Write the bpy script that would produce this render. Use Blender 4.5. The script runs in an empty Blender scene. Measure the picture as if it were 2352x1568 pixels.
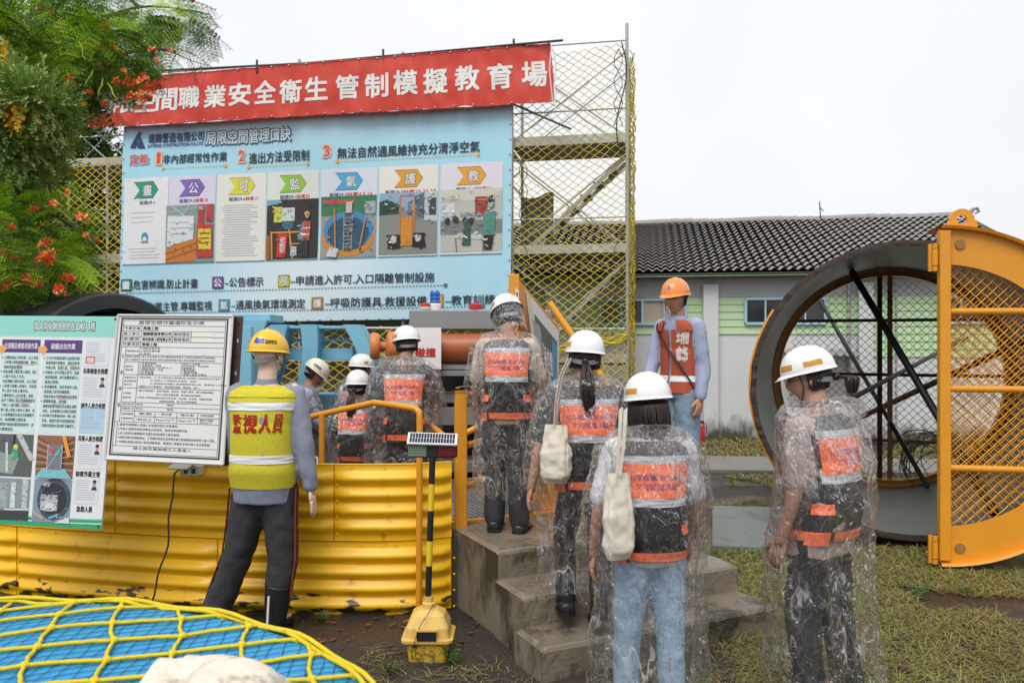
import bpy, math, random
import numpy as np
from mathutils import Vector, Matrix, noise
from math import sin, cos, pi, radians as R

S = bpy.context.scene
C = S.collection
random.seed(7)
rng = np.random.default_rng(7)

# ------------------------------------------------------------------ camera, sky, sun, exposure
F = 1829.0            # focal length in pixels of a 2352 px wide frame
CH = 1.65             # eye height
cam = bpy.data.cameras.new('camera')
camo = bpy.data.objects.new('camera', cam)
C.objects.link(camo)
cam.sensor_width = 36
cam.lens = 36 * F / 2352
cam.clip_end = 400
cam.clip_start = .05
camo.location = (0, 0, CH)
camo.rotation_euler = (R(90), 0, 0)
cam.dof.use_dof = True
cam.dof.focus_distance = 4.6
cam.dof.aperture_fstop = 5.6
S.camera = camo

w = bpy.data.worlds.new('World')
S.world = w
w.use_nodes = True
nt = w.node_tree
nt.nodes.clear()
sky = nt.nodes.new('ShaderNodeTexSky')
sky.sky_type = 'NISHITA'
sky.sun_disc = False
sky.sun_elevation = R(55)
sky.sun_rotation = R(200)
sky.air_density = 1.5
sky.dust_density = 4
tc = nt.nodes.new('ShaderNodeTexCoord')
nz = nt.nodes.new('ShaderNodeTexNoise')
nz.inputs['Scale'].default_value = 1.6
nz.inputs['Detail'].default_value = 4
cr = nt.nodes.new('ShaderNodeValToRGB')
cr.color_ramp.elements[0].position = .25
cr.color_ramp.elements[0].color = (5.7, 5.85, 6.15, 1)
cr.color_ramp.elements[1].position = .75
cr.color_ramp.elements[1].color = (6.8, 6.85, 6.95, 1)
mx = nt.nodes.new('ShaderNodeMixRGB')
mx.inputs[0].default_value = .95          # thick cloud cover over the sky
bg = nt.nodes.new('ShaderNodeBackground')
bg.inputs[1].default_value = .1
wo = nt.nodes.new('ShaderNodeOutputWorld')
nt.links.new(tc.outputs['Generated'], nz.inputs['Vector'])
nt.links.new(nz.outputs['Fac'], cr.inputs[0])
nt.links.new(sky.outputs[0], mx.inputs[1])
nt.links.new(cr.outputs[0], mx.inputs[2])
nt.links.new(mx.outputs[0], bg.inputs[0])
nt.links.new(bg.outputs[0], wo.inputs[0])

sun = bpy.data.lights.new('sun', 'SUN')
sun.energy = 1.5
sun.angle = R(35)
sun.color = (1, .97, .93)
suno = bpy.data.objects.new('sun', sun)
C.objects.link(suno)
suno.rotation_euler = (R(35), 0, R(-20))
suno.location = (0, -5, 12)
S.view_settings.view_transform = 'Standard'
S.view_settings.look = 'None'
S.view_settings.gamma = 1
S.view_settings.use_curve_mapping = False
S.view_settings.exposure = .6
S.cycles.max_bounces = 8
S.cycles.transparent_max_bounces = 24
S.cycles.caustics_reflective = False
S.cycles.caustics_refractive = False
S.cycles.use_denoising = True


def at(u, v, d):
    """point seen at (u, v) of the 2352 px frame, d metres in front of the camera"""
    return Vector(((u - 1176) / F * d, d, CH - (v - 784) / F * d))


# ------------------------------------------------------------------ materials
MATS = {}


def M(name, col, rough=.6, metal=0., var=.12, scale=6., bump=0., bscale=60., dirt=None, dirt_amt=.5, dscale=3., spec=.5, coat=0., stretch=None, trans=0.):
    if name in MATS:
        return MATS[name]
    m = bpy.data.materials.new(name)
    m.use_nodes = True
    n = m.node_tree
    b = n.nodes['Principled BSDF']
    b.inputs['Roughness'].default_value = rough
    b.inputs['Metallic'].default_value = metal
    b.inputs['Specular IOR Level'].default_value = spec
    b.inputs['Coat Weight'].default_value = coat
    b.inputs['Transmission Weight'].default_value = trans
    t = n.nodes.new('ShaderNodeTexCoord')
    mp = n.nodes.new('ShaderNodeMapping')
    if stretch:
        mp.inputs['Scale'].default_value = stretch
    n.links.new(t.outputs['Object'], mp.inputs[0])
    nz = n.nodes.new('ShaderNodeTexNoise')
    nz.inputs['Scale'].default_value = scale
    nz.inputs['Detail'].default_value = 6
    n.links.new(mp.outputs[0], nz.inputs['Vector'])
    mix = n.nodes.new('ShaderNodeMixRGB')
    mix.inputs[1].default_value = (*[c * (1 - var) for c in col], 1)
    mix.inputs[2].default_value = (*[min(1, c * (1 + var)) for c in col], 1)
    n.links.new(nz.outputs['Fac'], mix.inputs[0])
    out = mix.outputs[0]
    if dirt:
        dz = n.nodes.new('ShaderNodeTexNoise')
        dz.inputs['Scale'].default_value = dscale
        dz.inputs['Detail'].default_value = 9
        dz.inputs['Roughness'].default_value = .7
        n.links.new(mp.outputs[0], dz.inputs['Vector'])
        rp = n.nodes.new('ShaderNodeValToRGB')
        rp.color_ramp.elements[0].position = 1 - dirt_amt
        rp.color_ramp.elements[1].position = min(1, 1 - dirt_amt + .13)
        n.links.new(dz.outputs['Fac'], rp.inputs[0])
        m2 = n.nodes.new('ShaderNodeMixRGB')
        m2.inputs[2].default_value = (*dirt, 1)
        n.links.new(rp.outputs[0], m2.inputs[0])
        n.links.new(out, m2.inputs[1])
        out = m2.outputs[0]
    n.links.new(out, b.inputs['Base Color'])
    rm = n.nodes.new('ShaderNodeMapRange')
    rm.inputs['To Min'].default_value = max(0, rough - .08)
    rm.inputs['To Max'].default_value = min(1, rough + .1)
    n.links.new(nz.outputs['Fac'], rm.inputs[0])
    n.links.new(rm.outputs[0], b.inputs['Roughness'])
    if bump:
        bz = n.nodes.new('ShaderNodeTexNoise')
        bz.inputs['Scale'].default_value = bscale
        bz.inputs['Detail'].default_value = 5
        n.links.new(mp.outputs[0], bz.inputs['Vector'])
        bp = n.nodes.new('ShaderNodeBump')
        bp.inputs['Strength'].default_value = min(1, bump)
        bp.inputs['Distance'].default_value = .01
        n.links.new(bz.outputs['Fac'], bp.inputs['Height'])
        n.links.new(bp.outputs[0], b.inputs['Normal'])
    MATS[name] = m
    m['bsdf'] = b.name
    return m


def nodes(m):
    return m.node_tree, m.node_tree.nodes['Principled BSDF']


def vcol_mat(name, rough=.5, spec=.5, var=.06):
    """flat print: ink colour from a colour attribute, slight fading"""
    m = M(name, (1, 1, 1), rough, spec=spec)
    n, b = nodes(m)
    a = n.nodes.new('ShaderNodeAttribute')
    a.attribute_name = 'ink'
    z = n.nodes.new('ShaderNodeTexNoise')
    z.inputs['Scale'].default_value = 5
    mr = n.nodes.new('ShaderNodeMapRange')
    mr.inputs['To Min'].default_value = 1 - var
    mr.inputs['To Max'].default_value = 1
    n.links.new(z.outputs['Fac'], mr.inputs[0])
    mm = n.nodes.new('ShaderNodeMixRGB')
    mm.blend_type = 'MULTIPLY'
    mm.inputs[0].default_value = 1
    n.links.new(a.outputs['Color'], mm.inputs[1])
    n.links.new(mr.outputs[0], mm.inputs[2])
    n.links.new(mm.outputs[0], b.inputs['Base Color'])
    return m


# ------------------------------------------------------------------ mesh building
def basis(d):
    d = Vector(d).normalized()
    up = Vector((0, 0, 1)) if abs(d.z) < .9 else Vector((1, 0, 0))
    a = d.cross(up).normalized()
    return a, a.cross(d).normalized(), d


class MB:
    def __init__(s):
        s.v = []
        s.f = []
        s.mi = []
        s.cm = 0

    def face(s, idx):
        s.f.append(idx)
        s.mi.append(s.cm)

    def box(s, c, size, X=None, Y=None, Z=None, bev=0):
        c = Vector(c)
        X = Vector(X or (1, 0, 0)).normalized()
        if Z is None and Y is None:
            Z = Vector((0, 0, 1))
        if Y is None:
            Z = Vector(Z)
            Y = Z.cross(X).normalized()
        Y = Vector(Y).normalized()
        Z = X.cross(Y)
        hx, hy, hz = [q / 2 for q in size]
        if bev:
            o = len(s.v)
            e = bev
            for (x, y, z) in [(1, 1, 1), (-1, 1, 1), (-1, -1, 1), (1, -1, 1), (1, 1, -1), (-1, 1, -1), (-1, -1, -1), (1, -1, -1)]:
                for k in range(3):
                    q = [hx - e, hy - e, hz - e]
                    q[k] += e
                    s.v.append(c + X * x * q[0] + Y * y * q[1] + Z * z * q[2])
            I = {}
            n = 0
            for a in [(1, 1, 1), (-1, 1, 1), (-1, -1, 1), (1, -1, 1), (1, 1, -1), (-1, 1, -1), (-1, -1, -1), (1, -1, -1)]:
                for k in range(3):
                    I[a, k] = o + n
                    n += 1

            def add(l):
                p = [s.v[i] for i in l]
                nn = (p[1] - p[0]).cross(p[2] - p[0])
                if nn.dot(sum(p, Vector()) / len(p) - c) < 0:
                    l = l[::-1]
                s.face(l)
            for k in range(3):
                for sg in (1, -1):
                    cor = []
                    for (a, b) in ((1, 1), (-1, 1), (-1, -1), (1, -1)):
                        q = [a, b]
                        q.insert(k, sg)
                        cor.append(I[tuple(q), k])
                    add(cor)
            for k in range(3):      # edges along axis k
                i, j = [q for q in range(3) if q != k]
                for a in (1, -1):
                    for b in (1, -1):
                        q1 = [0, 0, 0]
                        q1[i] = a
                        q1[j] = b
                        q1[k] = 1
                        q2 = list(q1)
                        q2[k] = -1
                        q1 = tuple(q1)
                        q2 = tuple(q2)
                        add([I[q1, i], I[q1, j], I[q2, j], I[q2, i]])
            for a in set(q[0] for q in I):
                add([I[a, 0], I[a, 1], I[a, 2]])
            return s
        o = len(s.v)
        for z in (-hz, hz):
            for x, y in ((-hx, -hy), (hx, -hy), (hx, hy), (-hx, hy)):
                s.v.append(c + X * x + Y * y + Z * z)
        for q in ((3, 2, 1, 0), (4, 5, 6, 7), (0, 1, 5, 4), (1, 2, 6, 5), (2, 3, 7, 6), (3, 0, 4, 7)):
            s.face([o + i for i in q])
        return s

    def bar(s, p, q, w, h, bev=0, up=(0, 0, 1)):
        p, q = Vector(p), Vector(q)
        d = (q - p)
        x = d.normalized()
        u = Vector(up)
        if abs(x.dot(u.normalized())) > .99:
            u = Vector((1, 0, 0))
        y = u.cross(x).normalized()
        return s.box((p + q) / 2, (d.length, w, h), X=x, Y=y, bev=bev)

    def tube(s, pts, r, seg=8, cap=True, flat=1.):
        pts = [Vector(p) for p in pts]
        n = len(pts)
        rs = r if isinstance(r, (list, tuple)) else [r] * n
        a = None
        o = len(s.v)
        for i, p in enumerate(pts):
            d = (pts[min(i + 1, n - 1)] - pts[max(i - 1, 0)])
            if d.length < 1e-9:
                d = Vector((0, 0, 1))
            d.normalize()
            if a is None:
                a, b, _ = basis(d)
            else:
                a = (a - d * a.dot(d))
                if a.length < 1e-6:
                    a = basis(d)[0]
                a.normalize()
                b = a.cross(d)
            for k in range(seg):
                t = 2 * pi * k / seg
                s.v.append(p + (a * cos(t) + b * sin(t) * flat) * rs[i])
        for i in range(n - 1):
            for k in range(seg):
                k2 = (k + 1) % seg
                s.face([o + i * seg + k2, o + i * seg + k, o + (i + 1) * seg + k, o + (i + 1) * seg + k2])
        if cap:
            s.face([o + k for k in range(seg)])
            s.face([o + (n - 1) * seg + k for k in range(seg)][::-1])
        return s

    def lathe(s, prof, o=(0, 0, 0), axis=(0, 0, 1), seg=24, ang=2 * pi, a0=0., X=None, sx=1., sy=1.):
        """prof: list of (r, z)"""
        o = Vector(o)
        a, b, d = basis(axis)
        if X is not None:
            a = Vector(X).normalized()
            b = d.cross(a)
        full = ang > 2 * pi - 1e-3
        ns = seg if full else seg + 1
        base = len(s.v)
        for (r, z) in prof:
            for k in range(ns):
                t = a0 + ang * k / seg
                s.v.append(o + d * z + (a * cos(t) * sx + b * sin(t) * sy) * r)
        for i in range(len(prof) - 1):
            for k in range(seg):
                k2 = (k + 1) % ns
                s.face([base + i * ns + k, base + i * ns + k2, base + (i + 1) * ns + k2, base + (i + 1) * ns + k])
        return s

    def grid(s, fn, nu, nv, flip=False):
        o = len(s.v)
        for i in range(nu + 1):
            for j in range(nv + 1):
                s.v.append(Vector(fn(i / nu, j / nv)))
        for i in range(nu):
            for j in range(nv):
                a = o + i * (nv + 1) + j
                q = [a, a + nv + 1, a + nv + 2, a + 1]
                s.face(q[::-1] if flip else q)
        return s

    def ext(s, poly, O, X, Y, th):
        """polygon (2D) in the plane O,X,Y, thickness th along X x Y"""
        O, X, Y = Vector(O), Vector(X).normalized(), Vector(Y).normalized()
        Z = X.cross(Y)
        o = len(s.v)
        n = len(poly)
        for z in (0, th):
            for (x, y) in poly:
                s.v.append(O + X * x + Y * y + Z * z)
        s.face([o + i for i in range(n)][::-1])
        s.face([o + n + i for i in range(n)])
        for i in range(n):
            j = (i + 1) % n
            s.face([o + i, o + j, o + n + j, o + n + i])
        return s

    def ball(s, c, r, seg=10, rings=6, M3=None):
        c = Vector(c)
        r = r if isinstance(r, (tuple, list)) else (r, r, r)

        def fn(a, b):
            t = 2 * pi * a
            p = pi * b
            q = Vector((r[0] * sin(p) * cos(t), r[1] * sin(p) * sin(t), -r[2] * cos(p)))
            return c + (M3 @ q if M3 else q)
        return s.grid(fn, seg, rings)

    def mesh(s, name, mats, smooth=False):
        me = bpy.data.meshes.new(name)
        me.from_pydata([tuple(p) for p in s.v], [], s.f)
        for m in (mats if isinstance(mats, (list, tuple)) else [mats]):
            me.materials.append(m)
        if any(s.mi):
            me.polygons.foreach_set('material_index', s.mi)
        if smooth:
            me.polygons.foreach_set('use_smooth', [True] * len(me.polygons))
        me.update()
        if smooth == 'auto':
            me.set_sharp_from_angle(angle=R(40))
        return me

    def build(s, name, mats, parent=None, smooth=False, label=None):
        return link(name, s.mesh(name, mats, smooth), parent, label)


def wloc(e):
    return e.get('_w')


def link(name, me, parent=None, label=None, world=True):
    o = bpy.data.objects.new(name, me)
    C.objects.link(o)
    if parent is not None:
        o.parent = parent
        if world and parent.type == 'EMPTY' and not LOCAL[0]:
            o.matrix_parent_inverse = Matrix.Translation(-parent.location)
    if label:
        o['label'] = label
    return o


LOCAL = [False]


def T(name, label, cat, loc=(0, 0, 0), group=None, rz=0):
    """a thing: an Empty at its base that parents its parts"""
    o = bpy.data.objects.new(name, None)
    C.objects.link(o)
    o.location = loc
    o.rotation_euler = (0, 0, rz)
    o.empty_display_size = .1
    return tag(o, label, cat, group)


def tag(o, label, cat, group=None, kind=None):
    o['label'] = label
    o['category'] = cat
    if group:
        o['group'] = group
    if kind:
        o['kind'] = kind
    return o


def struct(o):
    o['kind'] = 'structure'
    return o


def npmesh(name, V, Fq, mats, mi=None, smooth=False):
    """numpy verts (n,3), faces (m,k)"""
    me = bpy.data.meshes.new(name)
    k = Fq.shape[1]
    me.vertices.add(len(V))
    me.vertices.foreach_set('co', V.astype(np.float32).ravel())
    me.loops.add(Fq.size)
    me.loops.foreach_set('vertex_index', Fq.astype(np.int32).ravel())
    me.polygons.add(len(Fq))
    me.polygons.foreach_set('loop_start', np.arange(0, Fq.size, k, dtype=np.int32))
    me.polygons.foreach_set('loop_total', np.full(len(Fq), k, dtype=np.int32))
    for m in (mats if isinstance(mats, (list, tuple)) else [mats]):
        me.materials.append(m)
    if mi is not None:
        me.polygons.foreach_set('material_index', mi.astype(np.int32))
    if smooth:
        me.polygons.foreach_set('use_smooth', [True] * len(Fq))
    me.update(calc_edges=True)
    return me


# ------------------------------------------------------------------ flat print (lettering and printed pictures)
_TXT = {}


def text_tris(body, bold):
    k = (body, bold)
    if k not in _TXT:
        c = bpy.data.curves.new('lettering', 'FONT')
        c.body = body
        c.offset = bold
        c.resolution_u = 2
        o = bpy.data.objects.new('lettering', c)
        me = bpy.data.meshes.new_from_object(o)
        me.calc_loop_triangles()
        vs = [(v.co.x, v.co.y) for v in me.vertices]
        tr = [tuple(t.vertices) for t in me.loop_triangles]
        bpy.data.objects.remove(o)
        bpy.data.curves.remove(c)
        bpy.data.meshes.remove(me)
        _TXT[k] = (vs, tr)
    return _TXT[k]


class Print:
    """fn(x, y, h) maps print coordinates (and height above the sheet) to the world"""

    def __init__(s, fn, maxlen=None, step=.0012):
        s.fn = fn
        s.L = maxlen
        s.v = []
        s.f = []
        s.c = []
        s.z = 1
        s.step = step
        s.lift = 0

    def tri(s, a, b, c, col, z):
        if s.L:
            e = [((a, b, c), math.dist(a, b)), ((b, c, a), math.dist(b, c)), ((c, a, b), math.dist(c, a))]
            (p, q, r), l = max(e, key=lambda t: t[1])
            if l > s.L:
                m = ((p[0] + q[0]) / 2, (p[1] + q[1]) / 2)
                s.tri(p, m, r, col, z)
                s.tri(m, q, r, col, z)
                return
        o = len(s.v)
        s.v += [s.fn(p[0], p[1], z * s.step + (s.lift if z >= 1 else 0)) for p in (a, b, c)]
        s.f.append((o, o + 1, o + 2))
        s.c.append(col)

    def poly(s, pts, col, z=None):
        z = s.z if z is None else z
        for i in range(1, len(pts) - 1):
            s.tri(pts[0], pts[i], pts[i + 1], col, z)

    def rect(s, x0, y0, x1, y1, col, z=None):
        """y runs down"""
        s.poly([(x0, y1), (x1, y1), (x1, y0), (x0, y0)], col, z)

    def frame(s, x0, y0, x1, y1, t, col):
        s.rect(x0, y0, x1, y0 + t, col)
        s.rect(x0, y1 - t, x1, y1, col)
        s.rect(x0, y0 + t, x0 + t, y1 - t, col)
        s.rect(x1 - t, y0 + t, x1, y1 - t, col)

    def disc(s, x, y, rx, ry, col, n=16):
        s.poly([(x + rx * cos(-2 * pi * i / n), y + ry * sin(-2 * pi * i / n)) for i in range(n)], col)

    def line(s, x0, y0, x1, y1, t, col):
        dx, dy = x1 - x0, y1 - y0
        l = math.hypot(dx, dy) or 1
        nx, ny = -dy / l * t / 2, dx / l * t / 2
        s.poly([(x0 + nx, y0 + ny), (x1 + nx, y1 + ny), (x1 - nx, y1 - ny), (x0 - nx, y0 - ny)], col)

    def text(s, body, x, y, w, h, col, bold=0., z=None, slant=0., fit=True):
        """text whose ink box is fitted between x..x+w, y..y+h (y down)"""
        vs, tr = text_tris(body, 0)
        if not vs:
            return
        z = s.z if z is None else z
        x0 = min(v[0] for v in vs)
        x1 = max(v[0] for v in vs)
        y0 = min(v[1] for v in vs)
        y1 = max(v[1] for v in vs)
        kx = w / (x1 - x0)
        ky = h / max(.2, (y1 - y0)) if fit else kx
        P = [(x + (a - x0) * kx + slant * (b - y0) * ky, y + h - (b - y0) * ky) for a, b in vs]
        b, c_ = bold * min(kx, ky * 1.15), bold * min(ky, kx * 1.15)
        sh = [(0, 0)] if not bold else [(b, c_), (-b, c_), (b, -c_), (-b, -c_)]
        if bold > .035:
            sh += [(b * 1.3, 0), (-b * 1.3, 0), (0, c_ * 1.3), (0, -c_ * 1.3)]
        for k, (ox, oy) in enumerate(sh):
            for t in tr:
                p, q, r_ = [(P[i][0] + ox, P[i][1] + oy) for i in t]
                s.tri(p, q, r_, col, z + k * .12)

    def up(s, n=1):
        s.z += n

    def build(s, name, mat, parent=None):
        V = np.array([tuple(p) for p in s.v])
        me = npmesh(name, V, np.array(s.f), mat)
        a = me.color_attributes.new('ink', 'FLOAT_COLOR', 'CORNER')
        a.data.foreach_set('color', np.repeat(np.array([(*c, 1) for c in s.c]), 3, axis=0).ravel())
        o = link(name, me, parent)
        return o


def plane_fn(O, X, Y):
    """X, Y: world vectors per print unit (Y points down the sheet)"""
    O, X, Y = Vector(O), Vector(X), Vector(Y)
    N = Y.cross(X).normalized()
    return lambda x, y, h: O + X * x + Y * y + N * h


def quad_fn(A, B, Cc, D, w, h):
    """A top left, B top right, Cc bottom right, D bottom left"""
    A, B, Cc, D = map(Vector, (A, B, Cc, D))
    N = (D - A).cross(B - A).normalized()

    def fn(x, y, z):
        s, t = x / w, y / h
        return (A * (1 - s) + B * s) * (1 - t) + (D * (1 - s) + Cc * s) * t + N * z
    return fn


YEL = (.68, .32, .012)
m_yel = M('yellow_paint', YEL, .42, var=.1, bump=.12, bscale=25, dirt=(.2, .1, .02), dirt_amt=.33, dscale=7)
m_yelclean = M('yellow_pipe_paint', (.72, .3, .018), .4, var=.1, bump=.15, bscale=30, dirt=(.16, .07, .02), dirt_amt=.3, dscale=9)
m_steel = M('galvanised_steel', (.42, .43, .43), .45, .5, var=.25, scale=12, dirt=(.2, .17, .14), dirt_amt=.4, dscale=12)
m_dark = M('dark_steel', (.05, .045, .04), .5, .3, var=.3, scale=10)
m_grey = M('grey_machine_paint', (.23, .24, .25), .5, var=.08, bump=.05, dirt=(.15, .1, .08), dirt_amt=.35, dscale=4)
m_black = M('black_rubber', (.012, .012, .014), .5, var=.2)
m_white = M('white_paint', (.78, .78, .78), .5, var=.05)
m_rust = M('rusty_brown', (.07, .03, .018), .75, .2, var=.4, scale=15, bump=.3)
m_rope = M('yellow_rope', (.62, .48, .02), .7, var=.2, scale=20)
m_ropedk = M('dark_rope', (.05, .05, .04), .8)
# ================================================================== THE GROUND
def ground_z(x, y):
    return (noise.noise(Vector((x * .55, y * .55, 3))) * .022 + noise.noise(Vector((x * 2.1, y * 2.1, 8))) * .009) - .008


m_soil = M('wet_soil', (.045, .034, .026), .42, var=.45, scale=2.2, bump=1., bscale=55, dirt=(.02, .018, .015), dirt_amt=.5, dscale=1.4)
n_, b_ = nodes(m_soil)
wz = n_.nodes.new('ShaderNodeTexNoise')
wz.inputs['Scale'].default_value = .55
wz.inputs['Detail'].default_value = 5
tcx = n_.nodes.new('ShaderNodeTexCoord')
n_.links.new(tcx.outputs['Object'], wz.inputs['Vector'])
wr = n_.nodes.new('ShaderNodeValToRGB')
wr.color_ramp.elements[0].position = .47
wr.color_ramp.elements[0].color = (.62, .62, .62, 1)
wr.color_ramp.elements[1].position = .56
wr.color_ramp.elements[1].color = (.1, .1, .1, 1)
n_.links.new(wz.outputs['Fac'], wr.inputs[0])
n_.links.new(wr.outputs[0], b_.inputs['Roughness'])
g = MB()
g.grid(lambda a, b: (-9 + 22 * a, 1 + 17 * b, ground_z(-9 + 22 * a, 1 + 17 * b)), 220, 170)
for (x0, y0, x1, y1) in ((-150, 18, 150, 300), (-150, -60, 150, 1), (-150, 1, -9, 18), (13, 1, 150, 18)):
    g.grid(lambda a, b: (x0 + (x1 - x0) * a, y0 + (y1 - y0) * b, -.01), 6, 6)
struct(g.build('ground', m_soil, smooth=True))

m_slab = M('wet_concrete_paving', (.16, .18, .175), .2, var=.25, scale=1.5, bump=.1, bscale=90, dirt=(.07, .075, .06), dirt_amt=.45, dscale=2.5)
m_path = M('damp_concrete_path', (.2, .185, .16), .3, var=.2, scale=1.2, bump=.2, dirt=(.1, .09, .07), dirt_amt=.45, dscale=1.5)
g = MB()
g.box((1.75, 7.1, .0), (2.1, 1.55, .07), X=(.99, -.1, 0), bev=.01)
struct(g.build('paving_slab', m_slab))
g = MB()
g.box((5.5, 10.4, .0), (15, 1.2, .07), X=(.99, -.1, 0), bev=.01)
struct(g.build('path', m_path))

# ---- grass clippings and short grass
m_g1 = M('fresh_grass', (.19, .25, .035), .55, var=.4, scale=.8)
m_g2 = M('cut_grass', (.28, .25, .07), .6, var=.4, scale=.9)
m_g3 = M('dry_straw', (.2, .13, .06), .7, var=.4, scale=1.)


def blades(name, regions, mats, kindlabel):
    Vs = []
    Ms = []
    for (x0, x1, y0, y1, n, L, lift, test) in regions:
        n = int(n * 1.7)
        x = rng.uniform(x0, x1, n)
        y = rng.uniform(y0, y1, n)
        keep = np.array([test(a, b) for a, b in zip(x, y)])
        x, y = x[keep], y[keep]
        n = len(x)
        z = np.array([ground_z(a, b) for a, b in zip(x, y)])
        a = rng.uniform(0, 2 * pi, n)
        l = L * rng.uniform(.4, 1.3, n)
        wd = rng.uniform(.0009, .0021, n) * np.maximum(1, y * .3)
        up = rng.uniform(0, 1, n) ** 3 * lift
        z0 = z + rng.uniform(.001, .02, n)
        dx, dy = np.cos(a), np.sin(a)
        bend = rng.uniform(-.5, .5, n)
        P = np.zeros((n, 6, 3))
        for k in range(3):
            t = k / 2
            cx = x + dx * l * t - dy * bend * l * t * t * .6
            cy = y + dy * l * t + dx * bend * l * t * t * .6
            cz = z0 + up * l * t + np.where(k == 1, .006, .0)
            wk = wd * (1, .85, .15)[k]
            P[:, k * 2] = np.stack([cx - dy * wk, cy + dx * wk, cz], 1)
            P[:, k * 2 + 1] = np.stack([cx + dy * wk, cy - dx * wk, cz], 1)
        Vs.append(P)
        Ms.append(rng.choice(len(mats), n, p=[.25, .39, .36]))
    P = np.concatenate(Vs)
    n = len(P)
    base = np.arange(n)[:, None] * 6
    Fq = np.concatenate([base + np.array([0, 1, 3, 2]), base + np.array([2, 3, 5, 4])])
    mi = np.concatenate(Ms)
    me = npmesh(name, P.reshape(-1, 3), Fq, mats, np.concatenate([mi, mi]))
    return tag(link(name, me), kindlabel, 'grass', kind='stuff')


def clump(x, y, f=.9, th=0.):
    return noise.noise(Vector((x * f, y * f, 1.7))) + .5 * noise.noise(Vector((x * f * 3.1, y * f * 3.1, 5.2))) > th


blades('cut_grass', [
    (1.0, 6.5, 2.6, 6.4, 56000, .085, .5, lambda x, y: x > .9 + (6.4 - y) * .1 and clump(x, y, .9, -.5)),
    (.6, 13, 7.9, 9.85, 34000, .07, .7, lambda x, y: clump(x, y, .7, -.15)),
    (2.8, 13, 6.2, 8, 9000, .07, .7, lambda x, y: clump(x, y, .7, -.1)),
    (.6, 13, 11.0, 13.5, 26000, .07, .7, lambda x, y: clump(x, y, .7, -.1) or y < 11.8),
    (-.75, 1.2, 2.9, 4.2, 4200, .07, .5, lambda x, y: clump(x, y, 1.4, .13)),
    (-.8, 1.4, 2.9, 4.6, 1500, .1, .3, lambda x, y: clump(x, y, 1.1, .0)),
], [m_g1, m_g2, m_g3], 'yellow green grass clippings matted over the wet ground')

# sprigs of weeds
m_weed = M('weed_leaf', (.06, .13, .025), .5, var=.3)


def weed(x, y, s, n=26, z=None):
    z = ground_z(x, y) if z is None else z
    mb = MB()
    for k in range(n):
        a = random.uniform(0, 2 * pi)
        e = random.uniform(.2, 1.2)
        l = s * random.uniform(.4, 1)
        d = Vector((cos(a) * cos(e), sin(a) * cos(e), sin(e)))
        sd = Vector((-sin(a), cos(a), 0))
        for q in range(4):
            c = d * l * (q + .6) / 4
            for sg in (-1, 1):
                p0 = c
                p1 = c + (d * .6 + sd * sg) * l * .09
                p2 = c + (d * .9 + sd * sg * 1.2) * l * .2
                p3 = c + (d * 1.1 + sd * sg * .4) * l * .12
                o = len(mb.v)
                mb.v += [Vector((x, y, z)) + p for p in (p0, p1, p2, p3)]
                mb.face([o, o + 1, o + 2, o + 3])
    o = mb.build('weed', m_weed)
    return o


for (x, y, s, lab) in ((-1.12, 4.72, .09, 'small weed growing at the foot of the yellow wall by the mannequin boot'),
                       (-1.32, 4.7, .06, 'tiny weed growing beside the mannequin trouser leg'),
                       (-.62, 3.98, .1, 'feathery weed against the left side of the warning lamp base'),
                       (-.31, 4.1, .1, 'feathery weed growing against the right side of the warning lamp base'),
                       (2.62, 5.1, .12, 'leafy green weed growing under the torn rim of the steel ring'),
                       (2.95, 5.2, .09, 'small green weed near the gate hinge of the steel ring')):
    tag(weed(x, y, s), lab, 'weed', 'weeds on the wet ground')
m_deadleaf = M('dead_leaf', (.16, .06, .03), .6, var=.4)
mb = MB()
for k in range(170):
    x, y = random.choice([(random.uniform(1.6, 4.5), random.uniform(3, 6)), (random.uniform(-1.1, -.2), random.uniform(4.2, 4.8)), (random.uniform(-.4, 1), random.uniform(3, 3.8)), (random.uniform(2, 6), random.uniform(8, 13))])
    z = ground_z(x, y) + .012
    a = random.uniform(0, 6.3)
    s = random.uniform(.012, .032)
    d = Vector((cos(a), sin(a), random.uniform(-.1, .3))) * s
    e = Vector((-sin(a), cos(a), random.uniform(-.3, .3))) * s * .5
    c = Vector((x, y, z))
    o = len(mb.v)
    mb.v += [c - d, c - e, c + d, c + e]
    mb.face([o, o + 1, o + 2, o + 3])
tag(mb.build('fallen_leaves', m_deadleaf), 'reddish dead leaves scattered over the wet ground', 'leaves', kind='stuff')
m_stone = M('gravel_grit', (.12, .11, .1), .5, var=.5, scale=3)
V = []
Fq = []
nst = 5000
for k in range(nst):
    x, y = (random.uniform(-1.6, 1.4), random.uniform(2.9, 4.8)) if k % 2 else (random.uniform(1.4, 6), random.uniform(2.8, 6.2))
    s = random.uniform(.0015, .006)
    c = np.array((x, y, ground_z(x, y) + s * .3))
    o = len(V)
    V += [c + s * np.array(q) * (.7 + .6 * random.random()) for q in ((1, 0, 0), (0, 1, 0), (-1, 0, 0), (0, -1, 0), (0, 0, .8), (0, 0, -.8))]
    Fq += [(o, o + 1, o + 4), (o + 1, o + 2, o + 4), (o + 2, o + 3, o + 4), (o + 3, o, o + 4)]
tag(link('gravel', npmesh('gravel', np.array(V), np.array(Fq), m_stone)), 'fine dark grit scattered on the wet soil', 'gravel', kind='stuff')

# ================================================================== THE LOW BUILDING
BO = Vector((0, 14.05, 0))
BX = Vector((.9864, -.1644, 0))
BY = Vector((.1644, .9864, 0))


def bp(s, t, z):
    return BO + BX * s + BY * t + Vector((0, 0, z))


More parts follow.
